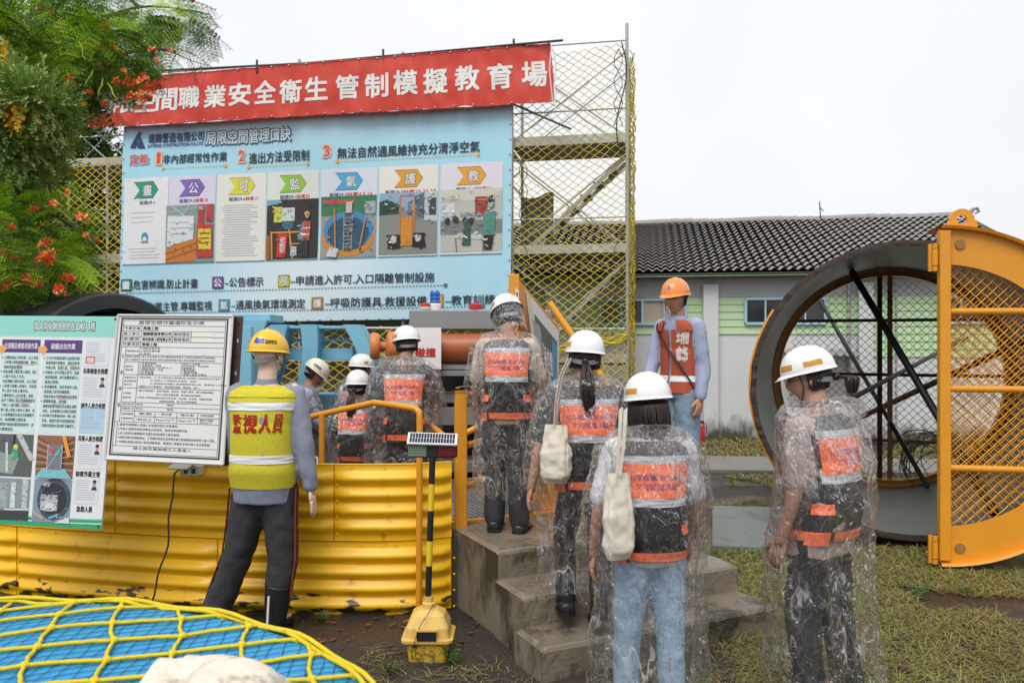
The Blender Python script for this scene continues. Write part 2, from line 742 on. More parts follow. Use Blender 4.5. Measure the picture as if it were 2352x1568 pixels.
m_wall = M('white_plaster', (.6, .61, .62), .7, var=.07, scale=3, bump=.15)
n_, b_ = nodes(m_wall)
g_ = n_.nodes.new('ShaderNodeNewGeometry')
sx = n_.nodes.new('ShaderNodeSeparateXYZ')
n_.links.new(g_.outputs['Position'], sx.inputs[0])
wn = n_.nodes.new('ShaderNodeTexNoise')
wn.inputs['Scale'].default_value = 3
wn.inputs['Detail'].default_value = 8
mpn = n_.nodes.new('ShaderNodeMapping')
mpn.inputs['Scale'].default_value = (2.6, 2.6, 1.3)
n_.links.new(g_.outputs['Position'], mpn.inputs[0])
n_.links.new(mpn.outputs[0], wn.inputs['Vector'])
mu = n_.nodes.new('ShaderNodeMath')
mu.operation = 'MULTIPLY_ADD'
mu.inputs[1].default_value = .75
n_.links.new(wn.outputs['Fac'], mu.inputs[0])
neg = n_.nodes.new('ShaderNodeMath')
neg.operation = 'MULTIPLY'
neg.inputs[1].default_value = -1
n_.links.new(sx.outputs['Z'], neg.inputs[0])
n_.links.new(neg.outputs[0], mu.inputs[2])
rpp = n_.nodes.new('ShaderNodeValToRGB')
rpp.color_ramp.elements[0].position = 0
rpp.color_ramp.elements[0].color = (0, 0, 0, 1)
rpp.color_ramp.elements[1].position = .32
n_.links.new(mu.outputs[0], rpp.inputs[0])
mm = n_.nodes.new('ShaderNodeMixRGB')
mm.inputs[2].default_value = (.075, .068, .05, 1)
old = b_.inputs['Base Color'].links[0].from_socket
n_.links.new(rpp.outputs[0], mm.inputs[0])
n_.links.new(old, mm.inputs[1])
n_.links.new(mm.outputs[0], b_.inputs['Base Color'])

m_siding = M('pale_green_siding', (.46, .63, .37), .6, var=.05, dirt=(.2, .28, .14), dirt_amt=.3)
m_bluefr = M('pale_blue_frame', (.35, .56, .64), .5)
m_glass = M('dark_glass', (.035, .04, .045), .12, var=.5, scale=3)
m_curt = M('beige_blind', (.45, .38, .3), .7)
m_green = M('green_fascia', (.12, .28, .1), .5)
m_tile = M('weathered_roof_tile', (.3, .285, .27), .7, var=.35, scale=9, bump=.3, dirt=(.1, .09, .08), dirt_amt=.42, dscale=9)
m_wallgrey = M('grey_plaster', (.42, .43, .45), .7, var=.08)

hall = T('workshop_hall', 'long low white and pale green hall with a dark tiled roof', 'building', BO)
S0, S1 = -9, 8.6
mb = MB()
mb.box(bp((S0 + S1) / 2, .1, 1.38), (S1 - S0, .2, 2.8), X=BX)
mb.box(bp(S1 - .1, 3.4, 1.38), (.2, 6.4, 2.8), X=BX)
mb.box(bp((S0 + S1) / 2, 6.8, 1.38), (S1 - S0, .2, 2.8), X=BX)
o = len(mb.v)
mb.v += [bp(S1 - .02, 0, 2.78), bp(S1 - .02, 6.9, 2.78), bp(S1 - .02, 3.3, 4.02)]
mb.face([o, o + 1, o + 2])
mb.build('wall', m_wall, hall)
mb = MB()
mb.box(bp((S0 + S1) / 2, -.012, 2.585), (S1 - S0, .024, .37), X=BX)
mb.build('upper_wall', m_wallgrey, hall)
pm = MB()
pm.ext([(0, 0), (0, .124), (-.006, .124), (-.022, 0)], (0, 0, 0), (0, 1, 0), (0, 0, 1), 1)
plank_me = {}


def plank(s0, s1, z):
    l = s1 - s0
    k = round(l, 2)
    if k not in plank_me:
        q = MB()
        q.ext([(0, 0), (0, .124), (-.006, .124), (-.022, 0)], (0, 0, 0), (0, 1, 0), (0, 0, 1), l)
        plank_me[k] = q.mesh('siding_plank', m_siding)
    o = bpy.data.objects.new('siding_plank', plank_me[k])
    C.objects.link(o)
    o.parent = hall
    o.matrix_parent_inverse = Matrix.Translation(-hall.location)
    o.matrix_basis = Matrix.Translation(bp(s0, -.002, z)) @ Matrix((BX, BY, (0, 0, 1))).transposed().to_4x4()
    return o


wins = [(-1.6, -.45), (1.55, 3.0), (3.98, 5.25), (7.0, 8.3)]
pil = [(.6, .85), (3.28, 3.53), (5.75, 5.98)]
z = 1.78
for i in range(5):
    zc = 1.775 + i * .125
    cuts = [(a, b) for a, b in pil]
    if 1 <= i <= 4:
        cuts += wins
    cuts.sort()
    s = -4
    for a, b in cuts + [(S1, S1)]:
        if a - s > .05:
            plank(s, a, zc)
        s = b
for i in range(3):
    for a, b in ((5.98, S1),):
        plank(a, b, 1.775 - (i + 1) * .125)
for a, b in pil:
    mb = MB()
    mb.box(bp((a + b) / 2, -.06, 1.3), (b - a, .16, 2.62), X=BX, bev=.008)
    mb.build('pillar', m_wall, hall)
for wi, (a, b) in enumerate(wins):
    z0, z1 = 1.95, 2.365
    mb = MB()
    t = .045
    mb.box(bp((a + b) / 2, -.03, z0), (b - a, .07, t), X=BX)
    mb.box(bp((a + b) / 2, -.03, z1), (b - a, .07, t), X=BX)
    n = 4 if b - a > 1.2 else 3
    for k in range(n + 1):
        ww = t if k in (0, n, n // 2) else t * .6
        mb.box(bp(a + (b - a) * k / n, -.032, (z0 + z1) / 2), (ww, .064, z1 - z0 - t), X=BX)
    fr = mb.build('window', m_bluefr, hall)
    for k in range(n):
        mb = MB()
        mb.box(bp(a + (b - a) * (k + .5) / n, -.012, (z0 + z1) / 2), ((b - a) / n - .03, .01, z1 - z0 - .04), X=BX)
        mb.build('pane', m_curt if (wi == 1 and k == 3) or (wi == 1 and k == 2) else m_glass, fr)
mb = MB()
mb.box(bp((S0 + S1) / 2, -.32, 2.755), (S1 - S0 + .4, .03, .05), X=BX)
mb.build('fascia', m_green, hall)
mb = MB()
mb.tube([bp(S0, -.36, 2.73), bp(S1 + .2, -.36, 2.735)], .012, 6)
mb.tube([bp(5.62, -.05, .1), bp(5.62, -.05, 2.6)], .02, 6)
mb.tube([bp(6.35, -.04, .1), bp(6.35, -.04, 2.6)], .012, 6)
mb.build('drain_pipe', m_steel, hall)
# roof: base boards + tiles
eave = (-.38, 2.79)
rdg = (3.3, 4.14)
mb = MB()
o = len(mb.v)
for (t, z) in (eave, rdg, (7.1, 2.72)):
    mb.v += [bp(S0, t, z - .04), bp(S1 + .15, t, z - .04)]
mb.face([o, o + 1, o + 3, o + 2])
mb.face([o + 2, o + 3, o + 5, o + 4])
roof = mb.build('roof', m_dark, hall)
rows = 17
sl = Vector((0, rdg[0] - eave[0], rdg[1] - eave[1]))
slen = sl.length
tw = .145
tl = slen / rows
up_dir = (BY * sl.y + Vector((0, 0, sl.z))).normalized()
nrm = BX.cross(up_dir)


def tile_geo():
    prof = [(0, 0.0), (.02, .026), (.05, .042), (.08, .03), (.105, .002), (.13, -.006), (tw, .0)]
    v = []
    for yy, lift in ((0, .03), (tl * 1.02, -.012)):
        for (x, h) in prof:
            v.append((x, yy, h + lift))
    n = len(prof)
    f = []
    for i in range(n - 1):
        f.append((i, i + 1, n + i + 1, n + i))
    return np.array(v), np.array(f)


tv, tf = tile_geo()
tme = npmesh('roof_tile', tv, tf, m_tile)
RM = Matrix((BX, up_dir, nrm)).transposed()
RMn = np.array(RM)
cols = int((S1 - S0) / tw)
restV, restF = [], []
nind = 0
cand = []
for r in range(rows):
    for c in range(cols):
        cand.append((r, c, S0 + c * tw + (r % 2) * .0))
vis = [q for q in cand if 2.3 < q[2] < 8.9]
vis.sort(key=lambda q: (q[0], q[2]))
indiv = set((q[0], q[1]) for q in vis[:300])
for (r, c, s) in cand:
    p = bp(s, eave[0], eave[1]) + up_dir * (r * tl)
    jx = (random.random() - .5) * .006
    jz = (random.random() - .5) * .008
    if (r, c) in indiv:
        o = bpy.data.objects.new('roof_tile', tme)
        C.objects.link(o)
        o.parent = roof
        o.matrix_basis = Matrix.Translation(p + nrm * jz) @ RM.to_4x4()
    else:
        q = tv + np.array([jx, 0, jz])
        restF.append(tf + len(tv) * len(restV))
        restV.append(q @ RMn.T + np.array(p))
o = link('roof_tiles', npmesh('roof_tiles', np.concatenate(restV), np.concatenate(restF), m_tile), roof)
o['kind'] = 'stuff'
# back slope hint + ridge tiles
for k in range(int((S1 - S0) / .3)):
    if k == 0:
        q = MB()
        q.tube([(0, 0, 0), (.31, 0, .0)], [.07, .08], 8)
        rm = q.mesh('ridge_tile', m_tile)
    o = bpy.data.objects.new('ridge_tile', rm)
    C.objects.link(o)
    o.parent = roof
    o.matrix_basis = Matrix.Translation(bp(S0 + k * .3, rdg[0], rdg[1] + .02 + .01 * sin(k))) @ Matrix((BX, BY, (0, 0, 1))).transposed().to_4x4()
mb = MB()
mb.tube([bp(S1 + .1, 3.3, 4.2), bp(S1 + .16, 3.3, 4.28), bp(S1 + .24, 3.3, 4.3), bp(S1 + .27, 3.3, 4.23), bp(S1 + .2, 3.3, 4.2)], [.05, .04, .035, .03, .02], 6)
mb.build('ridge_ornament', m_tile, roof)
mb = MB()
mb.tube([bp(5.85, 3.2, 4.15), bp(5.83, 3.2, 4.5)], .012, 5)
mb.tube([bp(5.84, 3.2, 4.38), bp(5.9, 3.2, 4.3)], .01, 5)
mb.build('antenna', m_dark, roof)
m_red = M('red_paint', (.5, .02, .015), .35)
ext = T('fire_extinguisher', 'small red fire extinguisher by the pillar of the low hall', 'extinguisher', (3.12, 13.1, 0))
mb = MB()
mb.lathe([(0, 0), (.05, 0), (.055, .02), (.055, .25), (.04, .29), (.015, .31), (0, .31)], (3.12, 13.1, .0), seg=12)
mb.build('cylinder_body', m_red, ext, smooth=True)
mb = MB()
mb.box((3.12, 13.1, .33), (.08, .025, .03))
mb.tube([(3.12, 13.08, .33), (3.19, 13.07, .28), (3.19, 13.07, .14)], .008, 5)
mb.build('valve', m_black, ext)
# canopy beyond the ring
cnp = T('lean_to_canopy', 'small grey corrugated lean-to canopy against the hall wall', 'canopy', bp(5.0, -.5, 0))
mb = MB()
mb.grid(lambda a, b: bp(4.55 + 1.1 * a, -.75 + .75 * b, 1.43 + .1 * b + .012 * sin(a * 60)), 60, 1)
mb.build('sheet', m_steel, cnp)
for s in (4.6, 5.6):
    mb = MB()
    mb.tube([bp(s, -.7, 0), bp(s, -.7, 1.43)], .02, 6)
    mb.build('post', m_steel, cnp)

# ================================================================== SCAFFOLD
SO = Vector((0, 12.8, 0))
SX = Vector((.983, -.186, 0))
SY = Vector((.186, .983, 0))


def sp(s, t, z):
    return SO + SX * s + SY * t + Vector((0, 0, z))


scaf = T('scaffold', 'tall galvanised steel scaffold carrying the banners', 'scaffold', SO)
st_ = [1.83, 0, -1.83, -3.66, -5.49, -7.32, -8.9]
lv = [0, 1.3, 3.03, 4.76, 6.36]
for i, s in enumerate(st_):
    for t in (0, .95):
        mb = MB()
        top = 6.62 if (i == 0 and t == 0) else 6.42
        if i > 4:
            top = 4.9
        mb.tube([sp(s, t, 0), sp(s, t, top)], .026, 8)
        mb.build('post', m_steel, scaf)
    for z in lv[1:4]:
        for (ta, tb, dz, r_) in ((0, .95, .05, .02), (.1, .85, .6, .015)):
            mb = MB()
            mb.tube([sp(s, ta, z - dz), sp(s, tb, z - dz)], r_, 6)
            mb.build('transom', m_steel, scaf)
m_deck = M('perforated_deck_steel', (.16, .16, .155), .6, .4, var=.3, scale=8, dirt=(.07, .06, .05), dirt_amt=.5, dscale=5)
m_toe = M('bright_toe_board', (.5, .5, .49), .45, .4, var=.2, dirt=(.25, .22, .18), dirt_amt=.4, dscale=7)
for i in range(6):
    s0, s1 = st_[i + 1], st_[i]
    for z in lv[1:4]:
        if i > 0 and z > 4 and i < 4:
            pass
        for k in range(2):
            mb = MB()
            mb.box(sp((s0 + s1) / 2, .25 + k * .46, z), (s1 - s0 - .06, .44, .04), X=SX)
            mb.build('deck_plank', m_deck, scaf)
        mb = MB()
        mb.box(sp((s0 + s1) / 2, -.01, z + .085), (s1 - s0 - .02, .02, .14), X=SX)
        mb.build('toe_board', m_toe, scaf)
    for z0, z1 in ((1.4, 2.9), (3.13, 4.6), (4.86, 6.2), (.1, 1.2)):
        for t in (0.03, .93):
            for (a, b) in ((s0, s1), (s1, s0)):
                if t < .5 and (i > 0 and i < 5):
                    continue
                mb = MB()
                mb.tube([sp(a, t, z0), sp(b, t, z1)], .013, 5)
                mb.build('cross_brace', m_steel, scaf)
    for z in (6.36, 5.3, 3.6, 1.85):
        mb = MB()
        mb.tube([sp(s0, .0, z), sp(s1, .0, z)], .013, 6)
        mb.build('guard_rail', m_steel, scaf)
for (a, b) in (((.1, 3.03), (1.78, 4.6)), ((.15, 1.3), (1.75, 2.9))):
    mb = MB()
    for t in (.3, .75):
        mb.bar(sp(a[0], t, a[1]), sp(b[0], t, b[1]), .03, .07)
    st = mb.build('stair', m_steel, scaf)
    for k in range(1, 8):
        f = k / 8
        q = MB()
        q.box(sp(a[0] + (b[0] - a[0]) * f, .52, a[1] + (b[1] - a[1]) * f), (.17, .44, .03), X=SX)
        q.build('tread', m_deck, st)
mb = MB()
mb.tube([at(340, 164, 13.85), at(700, 146, 13.3), at(1293, 93, 12.25)], .018, 6)
mb.tube([at(1180, 240, 12.6), at(1312, 297, 12.3)], .018, 6)
for (u, v) in ((1180, 100), (880, 124), (590, 148)):
    d = 12.5 + (1180 - u) / 590 * .75
    mb.tube([at(u, v + 20, d), at(u, v - 10, d)], .02, 5)
mb.build('top_rail', m_dark, scaf)

m_tarp = M('grey_tarpaulin', (.2, .2, .19), .7, var=.2, scale=2)
mb = MB()
mb.grid(lambda a, b: sp(0 + .55 * a, .9 + .03 * sin(a * 14 + b * 3), 4.15 - 1.05 * b - .05 * sin(a * 5)), 20, 8)
tag(mb.build('tarpaulin', m_tarp, smooth=True), 'grey tarpaulin tied inside the scaffold right of the blue banner', 'tarpaulin')


def net(fn, nu, nv, r, mb, jit=.012, seed=1, skip=.0):
    rr = random.Random(seed)
    P = {}
    for a in range(nu + 1):
        for b in range(nv + 1):
            if (a + b) % 2 == 0:
                j = Vector((rr.uniform(-1, 1), rr.uniform(-1, 1), rr.uniform(-1, 1))) * jit
                P[a, b] = Vector(fn(a / nu, b / nv)) + j
    for (a, b), p in P.items():
        for da in (1, -1):
            q = P.get((a + da, b + 1))
            if q is None or rr.random() < skip:
                continue
            sag = Vector((0, 0, -.006 * rr.random()))
            A, B, _ = basis(q - p)
            o = len(mb.v)
            m = (p + q) / 2 + sag
            for c in (p, m, q):
                for k in range(3):
                    t = 2 * pi * k / 3
                    mb.v.append(c + (A * cos(t) + B * sin(t)) * r)
            for g in range(2):
                for k in range(3):
                    k2 = (k + 1) % 3
                    mb.face([o + 3 * g + k, o + 3 * g + k2, o + 3 * g + 3 + k2, o + 3 * g + 3 + k])
    return mb


mb = MB()
net(lambda a, b: sp(1.83 * a, -.07 - .03 * sin(a * 9 + b * 20), 6.3 - 5.6 * b - .06 * sin(a * pi)), 22, 92, .0062, mb, .014, 3)
tag(mb.build('safety_net', m_rope), 'yellow diamond net over the open bay of the scaffold', 'net', 'yellow nets on the scaffold')
mb = MB()
net(lambda a, b: sp(1.88 + .05 * sin(b * 40 + a * 9), 1.0 * a, 6.2 - 5.5 * b), 14, 92, .0075, mb, .02, 4)
tag(mb.build('safety_net', m_rope), 'yellow net bunched down the outer end of the scaffold', 'net', 'yellow nets on the scaffold')
mb = MB()
net(lambda a, b: sp(-9 + 2.2 * a, -.08, 4.9 - 4.3 * b), 26, 72, .007, mb, .014, 5)
tag(mb.build('safety_net', m_rope), 'yellow net on the scaffold left of the blue banner behind the shrub', 'net', 'yellow nets on the scaffold')
mb = MB()
net(lambda a, b: sp(-5.6 + 5.6 * a, -.06 - .05 * sin(a * 11), 1.85 - 1.5 * b - .04 * sin(a * 8)), 46, 20, .0085, mb, .02, 6)
tag(mb.build('safety_net', m_rope), 'yellow net hanging on the scaffold below the blue banner', 'net', 'yellow nets on the scaffold')
mb = MB()
for k in range(9):
    pts = [sp(.05 + 1.8 * i / 14 + random.uniform(-.02, .02), -.1 + random.uniform(-.03, .03), 1.5 + .05 * sin(i * .8 + k) + .22 * (i / 14) ** 2 + random.uniform(-.03, .03)) for i in range(15)]
    mb.tube(pts, .009, 4)
for k in range(5):
    s = random.choice((1.4, 1.5, 1.75, .1))
    pts = [sp(s + .08 * sin(i * .9 + k), -.1, 1.8 - .1 * i) for i in range(9)]
    mb.tube(pts, .007, 4)
tag(mb.build('net_rope', m_rope), 'gathered yellow edge rope of the scaffold net beside the info board', 'rope')
mb = MB()
for k in range(6):
    mb = MB()
    s, z = random.choice((.12, .2, 1.7)), 6.2 - 1.1 * (k % 3) * 1.3
    pts = [sp(s + .07 * sin(i * 1.1 + k), -.09, z - .12 * i) for i in range(11)]
    mb.tube(pts, .006, 4)
    mb.build('tie_cord', m_ropedk, scaf)
mb = MB()
pts = [sp(1.75 + .08 * sin(i * .6), -.1, 6.3 - .17 * i) for i in range(11)]
mb.tube(pts, .01, 4)
mb.build('tie_cord', m_ropedk, scaf)

# ================================================================== BANNERS


def rayplane(P0, N):
    P0, N = Vector(P0), Vector(N)
    cam_ = Vector((0, 0, CH))

    def fn(u, v):
        d = Vector(((u - 1176) / F, 1, -(v - 784) / F))
        k = (P0 - cam_).dot(N) / d.dot(N)
        return cam_ + d * k
    return fn


def pxquad(A, B, Cc, D, P0, N, x0, y0, w, h, disp=None):
    """sheet coordinates (x0..x0+w, y0..y0+h) laid onto the plane through P0 between four seen corners"""
    rp_ = rayplane(P0, N)
    A, B, Cc, D = [rp_(*q) for q in (A, B, Cc, D)]
    N = Vector(N).normalized()
    if N.y > 0:
        N = -N

    def fn(x, y, z):
        s, t = (x - x0) / w, (y - y0) / h
        p = (A * (1 - s) + B * s) * (1 - t) + (D * (1 - s) + Cc * s) * t
        return p + N * (z + (disp(s, t) if disp else 0))
    return fn


m_vinyl = vcol_mat('printed_vinyl', .38, .5)
m_board = vcol_mat('printed_board', .45, .4)


def folds(s, t):
    a = noise.noise(Vector((s * 26, t * 1.6, 0)))
    b = noise.noise(Vector((s * 60, t * 3, 9)))
    k = .35 + .65 * (1 - min(1, t * 3)) + .5 * max(0, t - .75) * 2
    return .03 * a * k + .011 * b * k + .05 * noise.noise(Vector((s * 3, t * 2, 4)))


SN = SY
bfn = pxquad((285, 291), (1177, 240), (1171, 728), (272, 745), sp(0, -.14, 3), SN, 285, 290, 891, 452, folds)
bp_ = Print(bfn, .035 * 130, .0011)
bp_.lift = .004
bp_.L = 6


def yy(u, v):
    tp = 290 - 50 * (u - 285) / 891
    return 290 + (v - tp) / (742 - 16 * (u - 285) / 891 - tp) * 452


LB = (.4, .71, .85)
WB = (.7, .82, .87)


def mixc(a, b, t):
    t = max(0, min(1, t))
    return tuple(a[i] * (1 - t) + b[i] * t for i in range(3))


Lsave = bp_.L
bp_.L = 14
nx, ny = 150, 56
for i in range(nx):
    for j in range(ny):
        x = 285 + 891 * i / nx
        y = 290 + 452 * j / ny
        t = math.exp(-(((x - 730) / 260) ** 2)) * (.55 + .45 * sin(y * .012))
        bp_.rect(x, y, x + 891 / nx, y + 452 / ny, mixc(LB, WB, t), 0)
# header panels
cols_ = [(291, 403, (.78, .78, .8)), (404, 517, (.7, .66, .78)), (521, 635, (.78, .78, .72)), (638, 757, (.74, .78, .72)),
         (762, 889, (.72, .74, .82)), (893, 1022, (.8, .78, .72)), (1027, 1158, (.76, .72, .8))]
arrow = [((.02, .3, .2), '畫', '設施29-1', ''), ((.22, .12, .45), '公', '設施29-2', '缺氧18'), ((.72, .66, .05), '可', '設施29-6', '缺氧17'),
         ((.3, .58, .06), '監', '設施29-5', '缺氧20'), ((.08, .42, .68), '氣', '設施29-5', '缺氧4.5.16'),
         ((.72, .36, .03), '護', '設施29-5', '缺氧25.26.27'), ((.8, .38, .03), '教', '教訓11.17', '缺氧24')]
DK = (.02, .03, .05)
NV = (.02, .04, .16)
RD = (.6, .03, .03)
WH = (.8, .8, .8)
SH = (.16, .3, .36)
bp_.up()
for (a, b, c) in cols_:
    bp_.rect(a, 410, b, 605, c)
    bp_.rect(a, 605, b + 1, 608, SH)
bp_.up()
bp_.L = 6
for (a, b, c), (ac, ch, cap, cap2) in zip(cols_, arrow):
    m = (a + b) / 2
    w_ = 30
    bp_.poly([(m - w_, 456), (m + w_ - 12, 456), (m + w_, 438), (m + w_ - 12, 420), (m - w_, 420), (m - w_ + 13, 438)][:4] + [(m + w_ - 12, 420)][:0], DK) if 0 else None
    for g_, cc, zz in ((1.5, tuple(k * .35 for k in ac), 0), (0, ac, 1)):
        z = bp_.z + zz
        bp_.poly([(m - w_ + 13, 438), (m + w_ + g_, 438), (m + w_ - 12, 420 - g_), (m - w_ - g_, 420 - g_)], cc, z)
        bp_.poly([(m - w_ - g_, 456 + g_), (m + w_ - 12, 456 + g_), (m + w_ + g_, 438), (m - w_ + 13, 438)], cc, z)
    bp_.z += 2
    bp_.text(ch, m - 8, 426, 24, 25, DK, .035)
    bp_.up()
    bp_.text(ch, m - 7.5, 426.5, 23, 24, WH, .012)
    bp_.z -= 3
    tot = len(cap) + len(cap2) * 1.1
    ww = min(b - a - 8, tot * 6.4)
    wa = ww * len(cap) / tot
    bp_.text(cap, m - ww / 2 + 4, 462, wa, 9, NV, .02)
    if cap2:
        bp_.text(cap2, m - ww / 2 + 5 + wa, 462, ww - wa, 9, RD, .02)
bp_.up(4)


def doc(P, a, b, y0, y1, rows_, logo=False, rr=random.Random(5)):
    for k in range(rows_):
        y = y0 + (y1 - y0) * k / rows_
        l = a + 8 + rr.uniform(0, 8)
        r_ = b - 10 - rr.uniform(0, 22)
        P.rect(l, y, r_, y + 1.1, (.5, .5, .52))
    if logo:
        P.disc((a + b) / 2, 545, 9, 11, (.03, .3, .45))
        P.up()
        P.disc((a + b) / 2, 549, 5, 5, WH)
        P.rect((a + b) / 2 - 10, 555, (a + b) / 2 + 10, 557.5, (.05, .4, .2))
        P.up(-1)


doc(bp_, 296, 398, 488, 520, 3, True)
doc(bp_, 296, 398, 570, 598, 4)
doc(bp_, 525, 630, 480, 598, 22)


def scene_img(P, a, b, y0, y1, items):
    """printed picture: background then shapes in 0..1 coordinates"""
    w_, h_ = b - a, y1 - y0
    for it in items:
        k, col = it[0], it[-1]
        if k == 'r':
            P.rect(a + it[1] * w_, y0 + it[2] * h_, a + it[3] * w_, y0 + it[4] * h_, col)
        elif k == 'd':
            P.disc(a + it[1] * w_, y0 + it[2] * h_, it[3] * w_, it[4] * h_, col)
        elif k == 'p':
            P.poly([(a + x * w_, y0 + y * h_) for x, y in it[1]], col)
        elif k == 'l':
            P.line(a + it[1] * w_, y0 + it[2] * h_, a + it[3] * w_, y0 + it[4] * h_, it[5] * w_, col)
        elif k == 't':
            P.text(it[1], a + it[2] * w_, y0 + it[3] * h_, it[4] * w_, it[5] * h_, col, .02)
        P.z += 1
    r9 = random.Random(int(a * 7))
    for k in range(170):
        it = r9.choice(items)
        if it[0] == 'r':
            bx = (it[1], it[2], it[3], it[4])
        elif it[0] == 'd':
            bx = (it[1] - it[3], it[2] - it[4], it[1] + it[3], it[2] + it[4])
        elif it[0] == 'p':
            bx = (min(q[0] for q in it[1]), min(q[1] for q in it[1]), max(q[0] for q in it[1]), max(q[1] for q in it[1]))
        else:
            continue
        x, y = r9.uniform(bx[0], bx[2]), r9.uniform(bx[1], bx[3])
        s1, s2 = r9.uniform(.008, .035), r9.uniform(.006, .03)
        kk = r9.uniform(.45, 1.7)
        c = tuple(min(.8, q * kk + .01) for q in it[-1])
        if 0.02 < x < .95 and .02 < y < .95:
            t9 = r9.uniform(-.6, .6)
            P.line(a + (x - s1 * cos(t9)) * w_, y0 + (y - s1 * sin(t9)) * h_, a + min(1, x + s1 * cos(t9)) * w_, y0 + (y + s1 * sin(t9)) * h_, s2 * h_, c)
    P.z -= len(items)


OR = (.62, .2, .03)
BRN = (.35, .12, .03)
scene_img(bp_, 400, 516, 476, 605, [('r', 0, 0, 1, 1, (.25, .32, .3)), ('l', 0, .12, .7, .05, .03, (.3, .42, .5)), ('l', .1, 0, .4, .2, .02, (.5, .6, .6)), ('l', .5, 0, .3, .22, .02, (.45, .55, .55)),
          ('p', [(0, 1), (.62, .98), (.66, .55), (0, .76)], OR), ('l', 0, .85, .64, .67, .03, BRN), ('l', 0, .95, .64, .78, .03, BRN), ('p', [(.03, .72), (.58, .6), (.6, .2), (.04, .18)], (.7, .73, .75)),
          ('l', .1, .3, .5, .31, .012, (.3, .33, .4)), ('l', .1, .4, .5, .4, .012, (.3, .33, .4)), ('l', .1, .5, .45, .5, .012, (.3, .33, .4)), ('r', .68, 0, .8, .8, (.42, .05, .05)), ('r', .84, 0, .98, .3, (.45, .06, .06)),
          ('t', '職安衛', .7, .03, .09, .07, WH), ('r', .66, .35, .98, .92, (.55, .05, .04)), ('r', .69, .43, .95, .78, (.72, .64, .04)), ('r', .72, .5, .92, .52, (.3, .1, .05)), ('r', .72, .58, .92, .6, (.3, .1, .05)), ('r', .72, .66, .9, .68, (.3, .1, .05))])
scene_img(bp_, 638, 757, 472, 604, [('r', 0, 0, 1, 1, (.035, .028, .028)), ('p', [(0, .1), (.3, .05), (.25, 0), (0, 0)], (.2, .4, .5)), ('r', .14, .12, .3, .38, (.65, .62, .1)), ('r', .3, .14, .54, .36, (.65, .68, .68)), ('r', .3, .36, .52, .5, (.05, .15, .2)),
          ('l', .08, .55, .66, .55, .03, (.7, .32, .03)), ('l', .1, .55, .12, 1, .03, (.7, .32, .03)), ('l', .44, .5, .52, 1, .03, (.7, .32, .03)), ('r', 0, .6, .08, 1, BRN), ('l', .45, .75, .7, .75, .02, (.7, .32, .03)), ('r', .48, .8, .6, .95, (.5, .55, .6)),
          ('p', [(.2, .97), (.38, .97), (.42, .58), (.23, .56)], (.55, .04, .03)), ('t', '未經許可', .27, .62, .1, .28, WH), ('p', [(.66, .98), (.82, .98), (.82, .66), (.68, .66)], (.03, .03, .035)), ('p', [(.62, .68), (.7, .4), (.76, .36), (.7, .68)], (.2, .35, .5)),
          ('p', [(.68, .7), (.84, .7), (.86, .38), (.72, .38)], (.5, .08, .06)), ('r', .69, .58, .84, .61, (.7, .7, .7)), ('r', .72, .48, .85, .51, (.7, .7, .7)), ('d', .79, .29, .035, .05, (.45, .25, .18)), ('d', .79, .25, .05, .04, (.7, .5, .1))])
scene_img(bp_, 763, 888, 470, 604, [('r', 0, 0, 1, 1, (.32, .33, .28)), ('r', 0, 0, 1, .32, (.05, .2, .1)), ('r', .03, .06, .6, .12, (.6, .08, .07)), ('r', .8, .1, .98, .3, (.4, .45, .45)), ('d', .5, .68, .47, .31, (.62, .24, .03)),
          ('d', .5, .56, .45, .32, (.06, .26, .5)), ('d', .5, .62, .38, .28, (.03, .09, .16)), ('l', .05, .5, .2, .82, .012, (.05, .3, .55)), ('l', .8, .82, .95, .5, .012, (.05, .3, .55)), ('r', .42, .28, .56, .9, (.1, .11, .12)),
          ('l', .42, .3, .42, .9, .015, (.35, .37, .38)), ('l', .57, .3, .57, .9, .015, (.35, .37, .38))] + [('l', .42, .36 + k * .06, .57, .36 + k * .06, .012, (.35, .37, .38)) for k in range(9)] +
          [('l', .25, .2, .28, .85, .025, (.6, .24, .05)), ('l', .82, .35, .72, .85, .025, (.6, .24, .05)), ('r', .46, .1, .57, .28, (.62, .5, .5)), ('p', [(.12, .98), (.3, 1), (.34, .86), (.18, .84)], (.6, .62, .62))])
scene_img(bp_, 894, 1021, 468, 602, [('r', 0, 0, 1, 1, (.25, .26, .24)), ('r', 0, 0, 1, .3, (.3, .42, .58)), ('p', [(0, .36), (.36, .34), (.34, .2), (.15, .1), (0, .14)], (.04, .07, .04)), ('p', [(.62, .35), (.78, .42), (.78, 0), (.62, .08)], (.12, .15, .2)),
          ('p', [(.78, .46), (1, .48), (1, 0), (.78, 0)], (.55, .57, .58)), ('r', .86, .1, .98, .38, (.06, .07, .08)), ('l', .36, .05, .62, .05, .02, OR), ('l', .36, .05, .36, .85, .025, OR), ('l', .62, .05, .6, .85, .025, OR), ('r', .38, .4, .58, .86, (.66, .25, .04)),
          ('r', .5, .15, .56, .35, (.25, .2, .18)), ('p', [(.16, .9), (.38, .9), (.38, .68), (.2, .68)], (.02, .02, .025)), ('p', [(.58, .88), (.82, .9), (.78, .66), (.6, .66)], (.02, .02, .025)), ('d', .26, .76, .05, .05, (.6, .6, .62)), ('d', .68, .75, .05, .05, (.6, .6, .62))])
